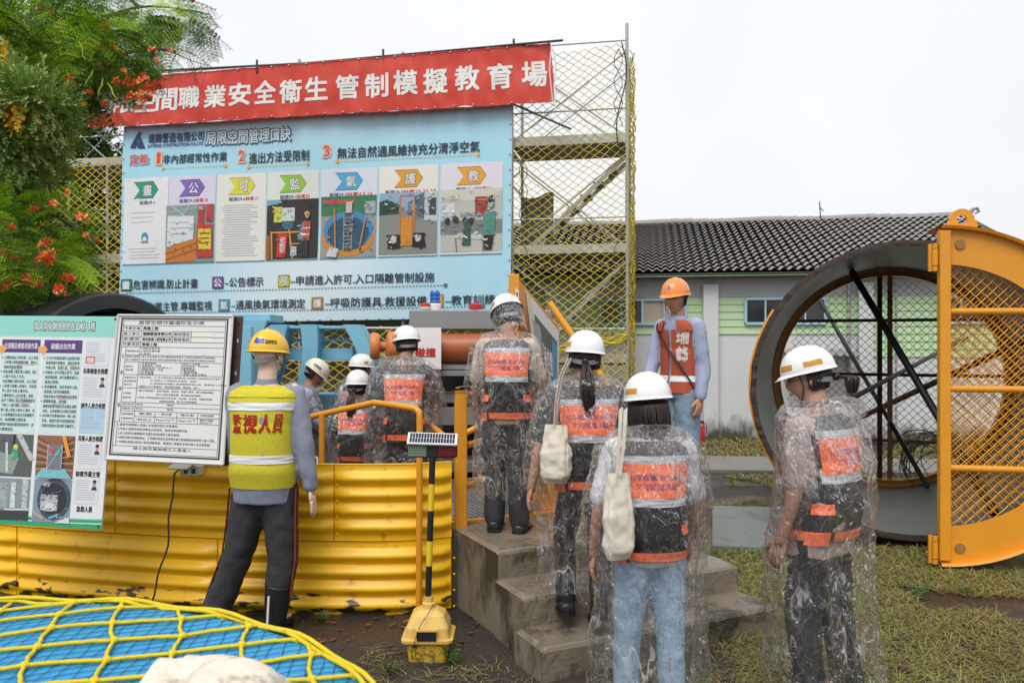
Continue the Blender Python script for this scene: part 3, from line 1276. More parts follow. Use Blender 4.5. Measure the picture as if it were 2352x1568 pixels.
scene_img(bp_, 1028, 1158, 466, 600, [('r', 0, 0, 1, 1, (.5, .5, .44)), ('p', [(0, .14), (.6, .2), (1, .05), (1, 0), (0, 0)], (.62, .6, .52)), ('r', .02, .22, .22, .42, (.62, .66, .7)), ('r', 0, .5, 1, .72, (.2, .22, .2)), ('r', .32, .38, .75, .44, (.3, .33, .36)), ('r', .56, .13, .76, .42, (.35, .06, .04)),
          ('l', .57, .18, .75, .18, .02, (.75, .2, .1)), ('p', [(.22, .78), (.75, .82), (.75, .74), (.3, .7)], (.55, .58, .5)), ('l', .25, .78, .27, 1, .015, (.1, .12, .1)), ('l', .7, .8, .7, 1, .015, (.1, .12, .1)), ('d', .12, .5, .04, .05, (.03, .03, .03)), ('d', .25, .48, .04, .05, (.03, .03, .03)),
          ('d', .4, .5, .04, .05, (.04, .03, .03)), ('d', .5, .52, .04, .06, (.05, .02, .02)), ('p', [(.36, .9), (.5, .9), (.5, .55), (.4, .52)], (.05, .1, .07)), ('p', [(.72, .98), (.84, .98), (.88, .7), (.7, .7)], (.02, .02, .025)), ('p', [(.68, .75), (.88, .75), (.9, .38), (.78, .32), (.7, .4)], (.08, .26, .22)),
          ('d', .82, .24, .05, .08, (.35, .2, .14)), ('d', .82, .18, .05, .05, (.02, .02, .02)), ('r', .78, .24, .85, .3, (.2, .5, .4))])
# lettering on the blue banner
bp_.up(1)


def tx(b, u, v, w_, h_, col, bold=.01, outline=None, ow=.035):
    y = yy(u + w_ / 2, v)
    h2 = yy(u + w_ / 2, v + h_) - y
    if outline:
        bp_.text(b, u - 1.5, y - 1.5, w_ + 3, h2 + 3, outline, bold + ow)
        bp_.up()
    bp_.text(b, u, y, w_, h2, col, bold)
    if outline:
        bp_.up(-1)


for pts in (([(305, 340), (319, 340), (313, 326)]), ([(305, 340), (313, 326), (322, 303), (330, 303), (318, 332)]), ([(322, 303), (341, 340), (334, 340), (320, 310)]), ([(322, 340), (338, 340), (327, 325)]), ([(316, 335), (326, 322), (332, 330), (322, 336)])):
    bp_.poly([(x, yy(x, y)) for x, y in pts], NV)
tx('瑞鋒營造有限公司', 348, 303, 136, 22, NV, .02)
tx('JUI FENG CONSTRUCTION CO.,LTD', 347, 328, 136, 9, NV, .02)
tx('局限空間管理口訣', 490, 296, 202, 31, WH, .012, (.03, .14, .24), .04)
tx('定義:', 306, 354, 46, 22, RD, .012, (.5, .55, .6), .03)
for n_i, u, v, tt, x0, x1, v0, v1 in (('1', 368, 350, '非內部經常性作業', 387, 541, 351, 372), ('2', 569, 344, '進出方法受限制', 593, 735, 346, 371), ('3', 768, 334, '無法自然通風維持充分清淨空氣', 799, 1109, 331, 356)):
    tx(n_i, u + (4 if n_i == '1' else 0), v, 8 if n_i == '1' else 14, 25, (.75, .08, .02), .012, (.8, .52, .45), .035)
    tx(tt, x0, v0, x1 - x0, v1 - v0, DK, .015)
    vv = {'1': 382, '2': 378, '3': 362}[n_i]
    yb = yy((x0 + x1) / 2, vv)
    bp_.disc(x0, yb, 4, 4, (.8, .45, .04))
    bp_.disc(x1 - 3, yb, 4, 4, (.8, .45, .04))
    x = x0 + 7
    while x < x1 - 8:
        bp_.rect(x, yb - .8, x + 5, yb + .8, (.8, .5, .05))
        x += 8
for (b_x, ch, col, tt, x0, x1, row) in ((289, '畫', (.02, .28, .18), '–危害辨識.防止計畫', 309, 478, 0), (513, '公', (.2, .1, .4), '–公告標示', 543, 634, 0), (668, '可', (.66, .62, .04), '–申請進入許可.入口隔離管制設施', 697, 1016, 0),
                                (529, '氣', (.06, .38, .6), '–通風換氣環境測定', 560, 732, 1), (746, '護', (.66, .33, .03), '–呼吸防護具.救援設備', 777, 1000, 1), (1009, '教', (.75, .4, .04), '–教育訓練', 1040, 1145, 1), (-1, '', None, '監–作業主管.專職監視', 325, 513, 1)):
    y0 = 642 if row == 0 else 693
    if b_x > 0:
        bp_.rect(b_x, y0 - 3, b_x + 27, y0 + 24, tuple(k * .4 for k in col))
        bp_.up()
        bp_.rect(b_x + 2, y0 - 1, b_x + 25, y0 + 22, col)
        bp_.up()
        bp_.text(ch, b_x + 4, y0 + 1, 19, 19, DK, .04)
        bp_.up()
        bp_.text(ch, b_x + 4.5, y0 + 1.5, 18, 18, WH, .02)
        bp_.up(-3)
    bp_.text(tt, x0, y0, x1 - x0, 21, DK, .012)
for yb, xa, xb in ((671, 302, 1040), (718, 300, 1120)):
    x = xa
    while x < xb:
        bp_.rect(x, yb - 1, x + 4.5, yb + 1, (.1, .2, .22))
        x += 7.5
    bp_.disc(xb, yb, 4.5, 4.5, (.1, .16, .16))
ban = T('blue_banner', 'large light blue printed safety banner on the scaffold below the red banner', 'banner', sp(-3.5, -.14, 2))
bp_.build('printed_sheet', m_vinyl, ban)
mb = MB()
mb.grid(lambda a, b: bfn(284 + 893 * a, 289 + 454 * b, -.006), 90, 24)
mb.build('backing_cloth', M('banner_back_cloth', (.6, .62, .62), .7), ban, smooth=True)
mb = MB()
for k in range(34):
    for y in (292, 740):
        p = bfn(290 + 26.4 * k, y, .012)
        mb.ball(p, .016, 6, 4)
for k in range(14):
    for x in (288, 1173):
        mb.ball(bfn(x, 300 + 32 * k, .012), .014, 6, 4)
mb.build('eyelet', m_steel, ban)['kind'] = 'stuff'
mb = MB()
mb.tube([sp(-7, -.1, 1.87), sp(0, -.1, 1.87)], .02, 6)
mb.build('bottom_rail', m_steel, ban)


def rfold(s, t):
    a = noise.noise(Vector((s * 22, t * 1.2, 30)))
    b = noise.noise(Vector((s * 48, t * 2.5 + s * 8, 39)))
    return .035 * a * (.3 + abs(t - .5) * 1.5) + .018 * b + (.05 * max(0, t - .75) * noise.noise(Vector((s * 60, 0, 3))))


rfn0 = pxquad((205, 186), (1264, 99), (1277, 234), (199, 294), sp(0, -.34, 3), SN, 0, 0, 1070, 130, rfold)


def rfn(x, y, z):
    e = (y / 130 - .5) ** 2 * 0
    wob = 2.5 * noise.noise(Vector((x * .02, 5, 0))) * (y / 130)
    return rfn0(x, y + wob, z)


rp = Print(rfn, 6, .001)
rp.lift = .005
REDB = (.62, .045, .022)
rp.rect(0, 0, 1070, 130, REDB, 0)
rp.rect(0, 0, 1070, 3, (.45, .03, .02), 1)
txt = '局限空間職業安全衛生管制模擬教育場'
xs = [38, 92, 146, 199, 254, 317, 376, 436, 496, 556, 626, 692, 756, 821, 889, 959, 1030]
for ch, x in zip(txt, xs):
    col = (.8, .78, .75)
    rp.text(ch, x - 25, 39 + random.uniform(-2, 2), 50, 55, col, .024, z=3, slant=.04)
red = T('red_banner', 'long red banner with large white characters across the top of the scaffold', 'banner', sp(-3, -.34, 4))
rp.build('printed_sheet', m_vinyl, red)
mb = MB()
mb.grid(lambda a, b: rfn(1070 * a, 130 * b, -.006), 120, 10)
mb.build('backing_cloth', M('red_back_cloth', (.45, .04, .03), .7), red, smooth=True)
mb = MB()
for k in range(27):
    for y in (3, 127):
        mb.ball(rfn(8 + 40.5 * k, y, .012), .015, 6, 4)
mb.build('eyelet', m_steel, red)['kind'] = 'stuff'
mb = MB()
mb.tube([at(1270, 110, 12.1), at(1277, 150, 12.1), at(1273, 200, 12.1), at(1275, 250, 12.1)], .012, 5)
mb.build('tie_cord', m_white, red)
mb = MB()
mb.tube([at(1267, 105, 12.1), at(1262, 160, 12.08), at(1270, 240, 12.1)], .008, 5)
mb.build('tie_cord', m_white, red)
# ================================================================== CONCRETE STAIRS
m_conc = M('wet_concrete', (.22, .185, .135), .2, var=.3, scale=4, bump=.5, bscale=45, dirt=(.05, .045, .03), dirt_amt=.5, dscale=3)
m_conc_s = M('stained_concrete_side', (.21, .18, .13), .6, var=.3, scale=3, bump=.5, bscale=40, dirt=(.035, .033, .022), dirt_amt=.52, dscale=2.2, stretch=(1, 1, .5))
STO = Vector((-.078, 4.46, 0))
EX = Vector((.9, .436, 0)).normalized()
EY = Vector((-.436, .9, 0)).normalized()


def ps(a, b, z=0):
    return STO + EX * a + EY * b + Vector((0, 0, z))


stairs = T('concrete_stairs', 'wet weathered concrete stairs leading up to the yellow railed platform', 'stairs', ps(0, 0))


def chipped(a0, a1, b0, b1, z1, name, L=None):
    """one block of the stairs, with a rounded, slightly chipped nosing"""
    mb = MB()
    n = 48
    prof = [(b0, -.06), (b0, z1 * .5), (b0, z1 - .022), (b0 + .008, z1 - .006), (b0 + .022, z1), ((b0 + b1) / 2, z1 + .001), (b1, z1)]

    def fn(s, t):
        k = t * (len(prof) - 1)
        i = min(int(k), len(prof) - 2)
        f = k - i
        b = prof[i][0] * (1 - f) + prof[i + 1][0] * f
        z = prof[i][1] * (1 - f) + prof[i + 1][1] * f
        a = a0 + (a1 - a0) * s
        j = noise.noise(Vector((a * 9, b * 7, z * 9))) * .006 + noise.noise(Vector((a * 34, b * 30, z * 30))) * .003
        ch = max(0, noise.noise(Vector((a * 6, 0, z1 * 20))) - .25) * .035 if 1 < k < 4.5 else 0
        e = .016 if (s < .001 or s > .999) and z > z1 - .01 else 0
        return ps(a, b + j + ch * .6, z + j * .6 - ch * .5 - e)
    mb.grid(fn, n, 18)
    for a in (a0, a1):
        o = len(mb.v)
        sgn = 1 if a == a0 else -1
        mb.v += [ps(a, b0 + .004, -.06), ps(a, b1, -.06), ps(a, b1, z1 - .012), ps(a, b0 + .02, z1 - .014), ps(a, b0 + .002, z1 - .03)]
        mb.cm = 1
        mb.face([o + i for i in ((0, 4, 3, 2, 1) if a == a0 else (0, 1, 2, 3, 4))])
        mb.cm = 0
    o = len(mb.v)
    mb.v += [ps(a0, b1, -.06), ps(a1, b1, -.06), ps(a1, b1, z1), ps(a0, b1, z1)]
    mb.face([o + 3, o + 2, o + 1, o])
    return mb.build(name, [m_conc, m_conc_s], stairs, smooth=False)


chipped(0, 1.42, 0, .78, .474, 'landing')
chipped(-.012, 1.43, -.34, .01, .316, 'step')
chipped(-.06, 1.45, -.64, -.33, .158, 'step')
mb = MB()
mb.box(ps(.69, .77, .478), (1.38, .05, .012), X=EX)
mb.build('nosing_strip', m_yelclean, stairs)
cb = MB()
cb.box((1.3, 6.25, .19), (.42, .42, .4), X=(1, .1, 0), bev=.012)
tag(cb.build('concrete_block', m_conc_s), 'low concrete block under the man in the orange helmet', 'block')

# platform behind the landing
plat = T('platform', 'yellow edged steel grating platform behind the concrete landing', 'platform', ps(.9, 1.2))
m_grate = M('bright_steel_grating', (.45, .46, .47), .35, .6, var=.3, scale=20)
for k in range(15):
    mb = MB()
    b = .85 + k * .1
    for j in range(34):
        a = .06 + j * .042 + (k % 2) * .0
        mb.box(ps(a, b, .462), (.026, .09, .012), X=EX)
    mb.box(ps(.76, b - .048, .455), (1.45, .006, .03), X=EX)
    mb.build('grating', m_grate, plat)
mb = MB()
for a0, b0, a1, b1 in ((0, .8, 0, 2.35), (1.5, .8, 1.5, 2.35), (0, 2.35, 1.5, 2.35), (0, .815, 1.5, .815)):
    mb.bar(ps(a0, b0, .41), ps(a1, b1, .41), .05, .1)
mb.build('frame', m_yelclean, plat)
mb = MB()
mb.box(ps(.75, 1.6, .22), (1.3, 1.3, .36), X=EX)
mb.build('support', m_dark, plat)
mb = MB()
P1 = at(1258, 1192, 5.55)
mb.lathe([(.0, 0), (.09, 0), (.09, .02), (.065, .022), (.065, .05), (.05, .052)], (P1.x, P1.y, .45), seg=16)
mb.tube([(P1.x, P1.y, .46), (P1.x, P1.y, 1.12)], .05, 12)
mb.build('post', m_yelclean, plat)
# guard rails right and left of the platform
sqp = T('guard_post', 'thick square yellow post at the left end of the concrete landing', 'post', at(1058, 1210, 5.08))
mb = MB()
pp = at(1058, 1210, 5.08)
mb.box((pp.x, pp.y, (1.33 + .4) / 2), (.075, .075, 1.33 - .4), X=(1, .2, 0), bev=.004)
mb.build('square_tube', m_yelclean, sqp)
mb = MB()
mb.box((pp.x, pp.y, 1.334), (.085, .085, .008), X=(1, .2, 0))
mb.build('cap', m_yelclean, sqp)
ragm = M('olive_rag', (.16, .15, .05), .8, var=.5, scale=30)
mb = MB()
mb.grid(lambda a, b: (pp.x + .03 + .17 * (a - .5), pp.y + .1 * (b - .5), 1.345 + .02 * sin(a * 3.1) + .012 * noise.noise(Vector((a * 6, b * 5, 0))) - .02 * (abs(a - .5) > .42)), 16, 8)
tag(mb.build('rag', ragm, smooth=True), 'crumpled olive rag lying on top of the square yellow post', 'rag')
rl = T('guard_railing', 'yellow pipe railing running back from the square post to the platform', 'railing', pp)
for (a, b) in (((pp.x + .03, 5.12, 1.3), (.1, 6.6, 1.3)), ((pp.x + .03, 5.12, .98), (.3, 6.6, 1.0)), ((pp.x + .03, 5.12, .72), (.3, 6.6, .72)), ((pp.x - .3, 5.6, .86), (pp.x + .25, 5.7, 1.12)), ((pp.x - .1, 5.4, .98), (pp.x - .5, 7.2, .98))):
    mb = MB()
    mb.tube([a, b], .022, 10)
    mb.build('rail', m_yelclean, rl, smooth='auto')
# ================================================================== YELLOW CORRUGATED RING WALL
WP = [(-5.6, 6.6), (-4.8, 6.0), (-4.05, 5.56), (-3.38, 5.27), (-2.62, 5.06), (-1.83, 4.905), (-.95, 4.83), (-.62, 4.85), (-.372, 4.935)]


def wpath(x):
    """y of the wall at x (smooth interpolation)"""
    pts = WP
    for i in range(len(pts) - 1):
        if x <= pts[i + 1][0] or i == len(pts) - 2:
            p0 = pts[max(0, i - 1)]
            p1, p2 = pts[i], pts[i + 1]
            p3 = pts[min(len(pts) - 1, i + 2)]
            t = (x - p1[0]) / (p2[0] - p1[0])
            m1 = (p2[1] - p0[1]) / (p2[0] - p0[0]) * (p2[0] - p1[0])
            m2 = (p3[1] - p1[1]) / (p3[0] - p1[0]) * (p2[0] - p1[0])
            return (2 * t**3 - 3 * t**2 + 1) * p1[1] + (t**3 - 2 * t**2 + t) * m1 + (-2 * t**3 + 3 * t**2) * p2[1] + (t**3 - t**2) * m2


def wnorm(x):
    s = (wpath(x + .02) - wpath(x - .02)) / .04
    n = Vector((s, -1, 0))
    return n.normalized()


m_plate = M('yellow_liner_plate_paint', (.88, .5, .01), .36, var=.1, scale=3, bump=.1, bscale=20, dirt=(.4, .19, .02), dirt_amt=.4, dscale=4, coat=.0, stretch=(2, 2, .6))
n_, b_ = nodes(m_plate)
gn = n_.nodes.new('ShaderNodeNewGeometry')
sz = n_.nodes.new('ShaderNodeSeparateXYZ')
n_.links.new(gn.outputs['Position'], sz.inputs[0])
cz = n_.nodes.new('ShaderNodeTexNoise')
cz.inputs['Scale'].default_value = 22
cz.inputs['Detail'].default_value = 8
cmp_ = n_.nodes.new('ShaderNodeMapping')
cmp_.inputs['Scale'].default_value = (.35, .35, 1)
n_.links.new(gn.outputs['Position'], cmp_.inputs[0])
n_.links.new(cmp_.outputs[0], cz.inputs['Vector'])
ma = n_.nodes.new('ShaderNodeMath')
ma.operation = 'MULTIPLY_ADD'
ma.inputs[1].default_value = -1.6
n_.links.new(sz.outputs['Z'], ma.inputs[0])
n_.links.new(cz.outputs['Fac'], ma.inputs[2])
ra = n_.nodes.new('ShaderNodeValToRGB')
ra.color_ramp.elements[0].position = .46
ra.color_ramp.elements[0].color = (0, 0, 0, 1)
ra.color_ramp.elements[1].position = .5
n_.links.new(ma.outputs[0], ra.inputs[0])
mm = n_.nodes.new('ShaderNodeMixRGB')
mm.inputs[2].default_value = (.05, .03, .01, 1)
old = b_.inputs['Base Color'].links[0].from_socket
n_.links.new(ra.outputs[0], mm.inputs[0])
n_.links.new(old, mm.inputs[1])
n_.links.new(mm.outputs[0], b_.inputs['Base Color'])

wallT = T('corrugated_ring_wall', 'low curved wall of bolted yellow corrugated steel plates', 'wall', (-1, 4.85, 0))


def liner(x0, x1, z0, z1, ribs):
    mb = MB()
    nz_ = 44
    nx_ = max(8, int((x1 - x0) / .06))
    fl = .035

    def fn(s, t):
        x = x0 + (x1 - x0) * s
        z = z0 + (z1 - z0) * t
        zz = (z - z0 - fl) / (z1 - z0 - 2 * fl)
        h = 0
        if 0 < zz < 1:
            e = min(1, (x - x0) / .05, (x1 - x) / .05)
            e = max(0, e)
            e = e * e * (3 - 2 * e)
            h = (.5 - .5 * cos(2 * pi * ribs * zz)) ** .8 * .036 * e
        h += noise.noise(Vector((x * 2.3, z * 4, 2))) * .004
        n = wnorm(x)
        p = Vector((x, wpath(x), z)) + n * h
        return p
    mb.grid(fn, nx_, nz_)
    # top and bottom lips and end lips
    for z in (z0 + .0015, z1 - .0015):
        mb.grid(lambda s, t: Vector((x0 + (x1 - x0) * s, wpath(x0 + (x1 - x0) * s), z)) + wnorm(x0 + (x1 - x0) * s) * (.004 - .05 * t), nx_, 1, flip=z > z0 + .1)
    for x in (x0, x1):
        n = wnorm(x)
        o = len(mb.v)
        p = Vector((x, wpath(x), 0))
        mb.v += [p + n * .006 + Vector((0, 0, z0)), p - n * .05 + Vector((0, 0, z0)), p - n * .05 + Vector((0, 0, z1)), p + n * .006 + Vector((0, 0, z1))]
        mb.face([o, o + 1, o + 2, o + 3])
    pl = mb.build('liner_plate', m_plate, wallT, smooth='auto')
    q = MB()
    for i in range(ribs):
        z = z0 + fl + (z1 - z0 - 2 * fl) * (i + 0) / ribs + .01
        for x in (x0 + .016,):
            n = wnorm(x)
            c = Vector((x, wpath(x), z)) + n * .004
            q.tube([c, c + n * .008], .007, 6)
    for k in range(int((x1 - x0) / .2)):
        x = x0 + .1 + k * .2
        c = Vector((x, wpath(x), z1 - .017)) + wnorm(x) * .003
        q.tube([c, c + wnorm(x) * .006], .005, 6)
    q.build('bolt', m_plate, pl)


def ux(u):
    """x on the wall seen at pixel column u"""
    x = -1.
    for _ in range(30):
        x = (u - 1176) / F * wpath(max(-5.5, min(-.38, x)))
    return x


uj = [ux(265), ux(768)]
L = uj[1] - uj[0]
xs_ = [-5.5, uj[0] - 2 * L, uj[0] - L, uj[0], uj[1], -.374]
xs_ = [x for x in xs_ if x >= -5.5]
for a, b in zip(xs_[:-1], xs_[1:]):
    liner(a + .002, b - .002, .441, .905, 4)
uj2 = [ux(40), ux(500)]
L2 = uj2[1] - uj2[0]
xs_ = [-5.5, uj2[0] - L2, uj2[0], uj2[1], uj2[1] + L2, -.374]
xs_ = sorted(x for x in xs_ if -5.5 <= x <= -.374)
for a, b in zip(xs_[:-1], xs_[1:]):
    liner(a + .002, b - .002, -.03, .436, 4)

# hand rail in front / inside
hr = T('hand_rail', 'bent yellow pipe hand rail rising over the corrugated wall', 'railing', (-.56, 4.76, 0))
mb = MB()
pts = [at(690, 968, 5.25), at(720, 955, 5.2), at(860, 924, 5.0), at(905, 930, 4.9), at(955, 938, 4.79), at(963, 946, 4.78), at(964, 960, 4.78), Vector((at(962, 1400, 4.78).x, 4.78, -.02))]
mb.tube(pts, .0195, 12)
mb.build('top_rail', m_yelclean, hr, smooth='auto')
mb = MB()
q = at(739, 955, 5.15)
mb.tube([q, (q.x, q.y, .3)], .018, 12)
mb.build('post', m_yelclean, hr, smooth='auto')
mb = MB()
pts = [at(712, 1063, 5.2) + Vector((.05 * cos(t), .02 * sin(t), .03 * sin(t * 2) + .01)) for t in [i * .5 for i in range(14)]]
mb.tube(pts, .006, 5)
mb.build('tie_cord', m_white, hr)

# outlet + cable
ob_ = T('socket_box', 'cream outdoor socket box with open lid on the yellow wall under the notice', 'socket', at(440, 1078, 4.88))
m_cream = M('cream_plastic', (.62, .58, .45), .4, var=.05)
xw = at(448, 1078, 4.9).x
cx = Vector((xw, wpath(xw), 0)) + wnorm(xw) * .05
tdir = Vector((1, (wpath(xw + .05) - wpath(xw - .05)) / .1, 0)).normalized()
mb = MB()
zc = .875
mb.box(cx + Vector((0, 0, zc - .01)), (.13, .07, .065), X=tdir, bev=.006)
mb.build('box', m_cream, ob_)
mb = MB()
mb.box(cx + wnorm(xw) * .07 + tdir * -.03 + Vector((0, 0, zc + .025)), (.13, .1, .008), X=tdir, Y=wnorm(xw) * -1 + Vector((0, 0, .25)))
mb.build('lid', m_cream, ob_)
mb = MB()
for k in (-.02, .03):
    mb.box(cx + wnorm(xw) * .0352 + tdir * k + Vector((0, 0, zc - .012)), (.026, .002, .03), X=tdir)
mb.build('outlet', m_dark, ob_)
mb = MB()
a = cx + wnorm(xw) * .06 + tdir * -.05 + Vector((0, 0, zc - .0))
e = at(325, 1380, 4.6)
pts = [a, a + wnorm(xw) * .03 + Vector((-.01, 0, -.02))]
for i in range(1, 16):
    t = i / 15
    p = (a + Vector((-.03, -.03, -.05))).lerp(Vector((e.x, e.y, 0.01)), t)
    p += Vector((.05 * sin(t * pi) - .0 + .01 * sin(t * 17), 0, 0))
    pts.append(p)
mb.tube(pts, .0055, 6)
tag(mb.build('power_cable', m_black, smooth=True), 'thin black cable hanging from the socket box down the yellow wall', 'cable')

# ================================================================== NOTICE BOARDS
CY = (.28, .66, .58)
BN = (0, -1, 0)
# left board: leans against the wall
A_, B_, C_, D_ = at(-120, 724, 4.55), at(271, 727, 4.62), at(233, 1216, 4.45), at(-150, 1195, 4.38)
W1, H1 = 391, 485
lfn0 = quad_fn(A_, B_, C_, D_, 391, 485)


def lfn(x, y, z):
    return lfn0(x, y, z)


lp = Print(lambda x, y, z: lfn(x, y, z + .003), 14, .0005)
lp.rect(0, 0, 391, 485, (.76, .78, .78), 0)
lp.rect(0, 0, 391, 49, CY, 1)
lp.rect(0, 49, 391, 51, (.62, .7, .7), 1)
for k in range(14):
    x = k / 14 * 391
    w_ = 391 / 14
    yb = 458 + 8 * sin(k / 14 * 2.2)
    yb2 = 458 + 8 * sin((k + 1) / 14 * 2.2)
    lp.poly([(x, 485), (x + w_, 485), (x + w_, yb2), (x, yb)], (.04, .36, .16), 1)
    lp.poly([(x, yb + 9), (x + w_, yb2 + 8.5), (x + w_, yb2 + 6.5), (x, yb + 6.5)], (.7, .8, .75), 2)
    lp.poly([(x, yb), (x + w_, yb2), (x + w_, yb2 - 3), (x, yb - 3)], (.25, .62, .5), 2)
lp.z = 2
lp.text('曾文南化聯通管統包工程A3標', 199, 12, 142, 24, (.03, .1, .1), .05)
lp.up()
lp.text('曾文南化聯通管統包工程A3標', 200, 13.5, 140, 21, (.8, .8, .8), .01)
lp.z = 2
PUR = (.1, .045, .2)
PB = (.6, .76, .74)
for (x0, x1, ttl) in ((20, 122, '機頭吊裝作業'), (129, 217, '出渣桶及推墊吊掛作業'), (226, 314, '破鏡出坑作業')):
    lp.rect(x0, 57, x1, 88, PUR)
    lp.rect(x0, 88, x1, 275, PB)
    lp.up()
    lp.text(ttl, x0 + 6 + (10 if len(ttl) < 8 else 0), 65, (x1 - x0) - 12 - (20 if len(ttl) < 8 else 0), 14, WH, .015)
    lp.up(-1)
lp.up(2)
for x in (118, 213):
    lp.poly([(x, 86), (x + 10, 86), (x + 10, 94), (x + 22, 80), (x + 10, 66), (x + 10, 73), (x, 73)][:0] or [(x, 87), (x + 11, 87), (x + 11, 73), (x, 73)], (.75, .4, .12))
    lp.poly([(x + 10, 95), (x + 22, 80), (x + 10, 65)], (.75, .4, .12))
lp.up(-2)
bodyA = ['土桶裝滿出土時吊裝，出土吊掛', '人員需注意配戴護目鏡，避免土', '渣掉落造成傷害。', '吊放滿載土桶於棄土桶前，施工', '人員不可站上平台。', '完成滿載土桶吊掛後，出土吊掛', '人員需立即離入洞道內，吊掛操', '作人員才可將土桶吊出。', '土桶推墊吊入井內作業，地面', '及井下管制人員以對講機確認井', '下施工人員均離入洞道內。', '棄土桶上掛放土桶內土渣時，出', '土人員需確認吊掛定位後離開平', '台，始得翻轉土桶卸渣。', '推墊於地面放置與緊靠排列，並', '已確實固定。']
bodyB = ['工作井作業環境符合局限空間/', '缺氧危險作業條件，需指派缺氧', '作業主管、監視人員，作業前須', '申請進入許可及動火許可，設置', '抽送風設備，進行氣體偵測及人', '員進出管制。', '依測量結果，指定到達中心點，', '搭設施工架安裝鏡面框。', '到達井抽水作業電線架高及裝設', '漏電斷路器，接地線。', '破鏡前配置地盤改良設備及灌漿', '材料，以免破鏡出水等狀況應變', '以移動式起重機(檢查一機三證)', '吊裝，確認作業半徑周圍管制。', '吊裝作業管材須用牽引繩導引。']
INK = (.03, .04, .045)
lp.z = 4
for (x0, lines) in ((133, bodyA), (230, bodyB), (26, bodyA[::-1])):
    for k, t_ in enumerate(lines):
        y = 96 + k * 11.2
        wln = 78 * min(1, len(t_) / 14)
        lp.text(t_, x0 + 3, y, wln, 8, INK if k % 4 != 1 else INK, .004)
        if k % 3 == 0:
            lp.disc(x0 - 1.5, y + 4, 1.6, 1.6, INK, 8)
        if k in (1, 2, 8, 9):
            lp.rect(x0 + 3 + wln * .4, y + 9.1, x0 + 3 + wln * .9, y + 9.9, (.7, .1, .1))
lp.z = 3
DG = (.06, .07, .07)
scene_img(lp, 129, 217, 279, 376, [('r', 0, 0, 1, 1, (.1, .12, .12)), ('p', [(0, .9), (.5, .95), (.65, .55), (0, .4)], (.28, .34, .3)), ('l', .3, .2, .35, .9, .06, (.6, .65, .62)), ('l', .6, 0, 1, .6, .14, (.5, .52, .52)), ('l', .5, 0, .48, .4, .05, (.02, .02, .02)), ('p', [(.45, .6), (.62, .55), (.6, .35), (.48, .35)], (.06, .4, .2)), ('d', .55, .3, .07, .06, (.8, .65, .1)), ('l', .7, .3, 1, .8, .03, (.2, .1, .06))])
scene_img(lp, 226, 314, 279, 376, [('r', 0, 0, 1, 1, (.28, .13, .07))] + [('l', 0, .05 + k * .085, .5, .3 + k * .05, .02, (.6, .35, .2) if k % 2 else (.05, .03, .03)) for k in range(10)] + [('l', 1, .05 + k * .085, .5, .3 + k * .05, .02, (.6, .35, .2) if k % 2 else (.05, .03, .03)) for k in range(10)] +
          [('p', [(0, 1), (1, 1), (.8, .78), (.2, .78)], (.2, .5, .55)), ('r', .32, .22, .7, .8, (.18, .2, .25)), ('l', .32, .2, .32, .85, .015, (.6, .62, .65)), ('l', .7, .2, .7, .85, .015, (.6, .62, .65)), ('l', .32, .45, .7, .45, .015, (.6, .62, .65)), ('l', .32, .8, .7, .22, .012, (.6, .62, .65)), ('l', .72, 0, .9, .5, .1, (.75, .32, .06)), ('d', .42, .35, .05, .08, (.7, .15, .1)), ('d', .6, .38, .05, .08, (.1, .4, .25))])
scene_img(lp, 129, 217, 380, 475, [('r', 0, 0, 1, .8, (.25, .3, .32)), ('r', .0, .12, .4, .72, (.35, .42, .42)), ('l', .1, 0, .1, .5, .05, (.1, .1, .1)), ('r', .5, .1, .62, .7, (.65, .7, .7)), ('r', .8, 0, .95, .7, (.5, .55, .58)), ('l', .35, .75, 1, .72, .04, (.7, .72, .7)), ('r', 0, .76, 1, .98, (.05, .05, .06))])
scene_img(lp, 226, 314, 380, 475, [('r', 0, 0, 1, 1, (.22, .3, .36)), ('d', .55, .45, .45, .5, (.06, .08, .11)), ('d', .55, .45, .34, .38, (.03, .035, .045)), ('p', [(.2, .72), (.65, .72), (.65, .35), (.2, .35)], (.42, .45, .48)), ('d', .42, .62, .2, .12, (.7, .7, .68)), ('d', .35, .1, .08, .06, (.5, .45, .4)), ('l', .0, .75, .3, .92, .06, (.6, .35, .22)), ('l', .45, .9, .7, .8, .06, (.2, .4, .5)), ('p', [(.6, 1), (1, 1), (1, .85)], (.7, .72, .75))])
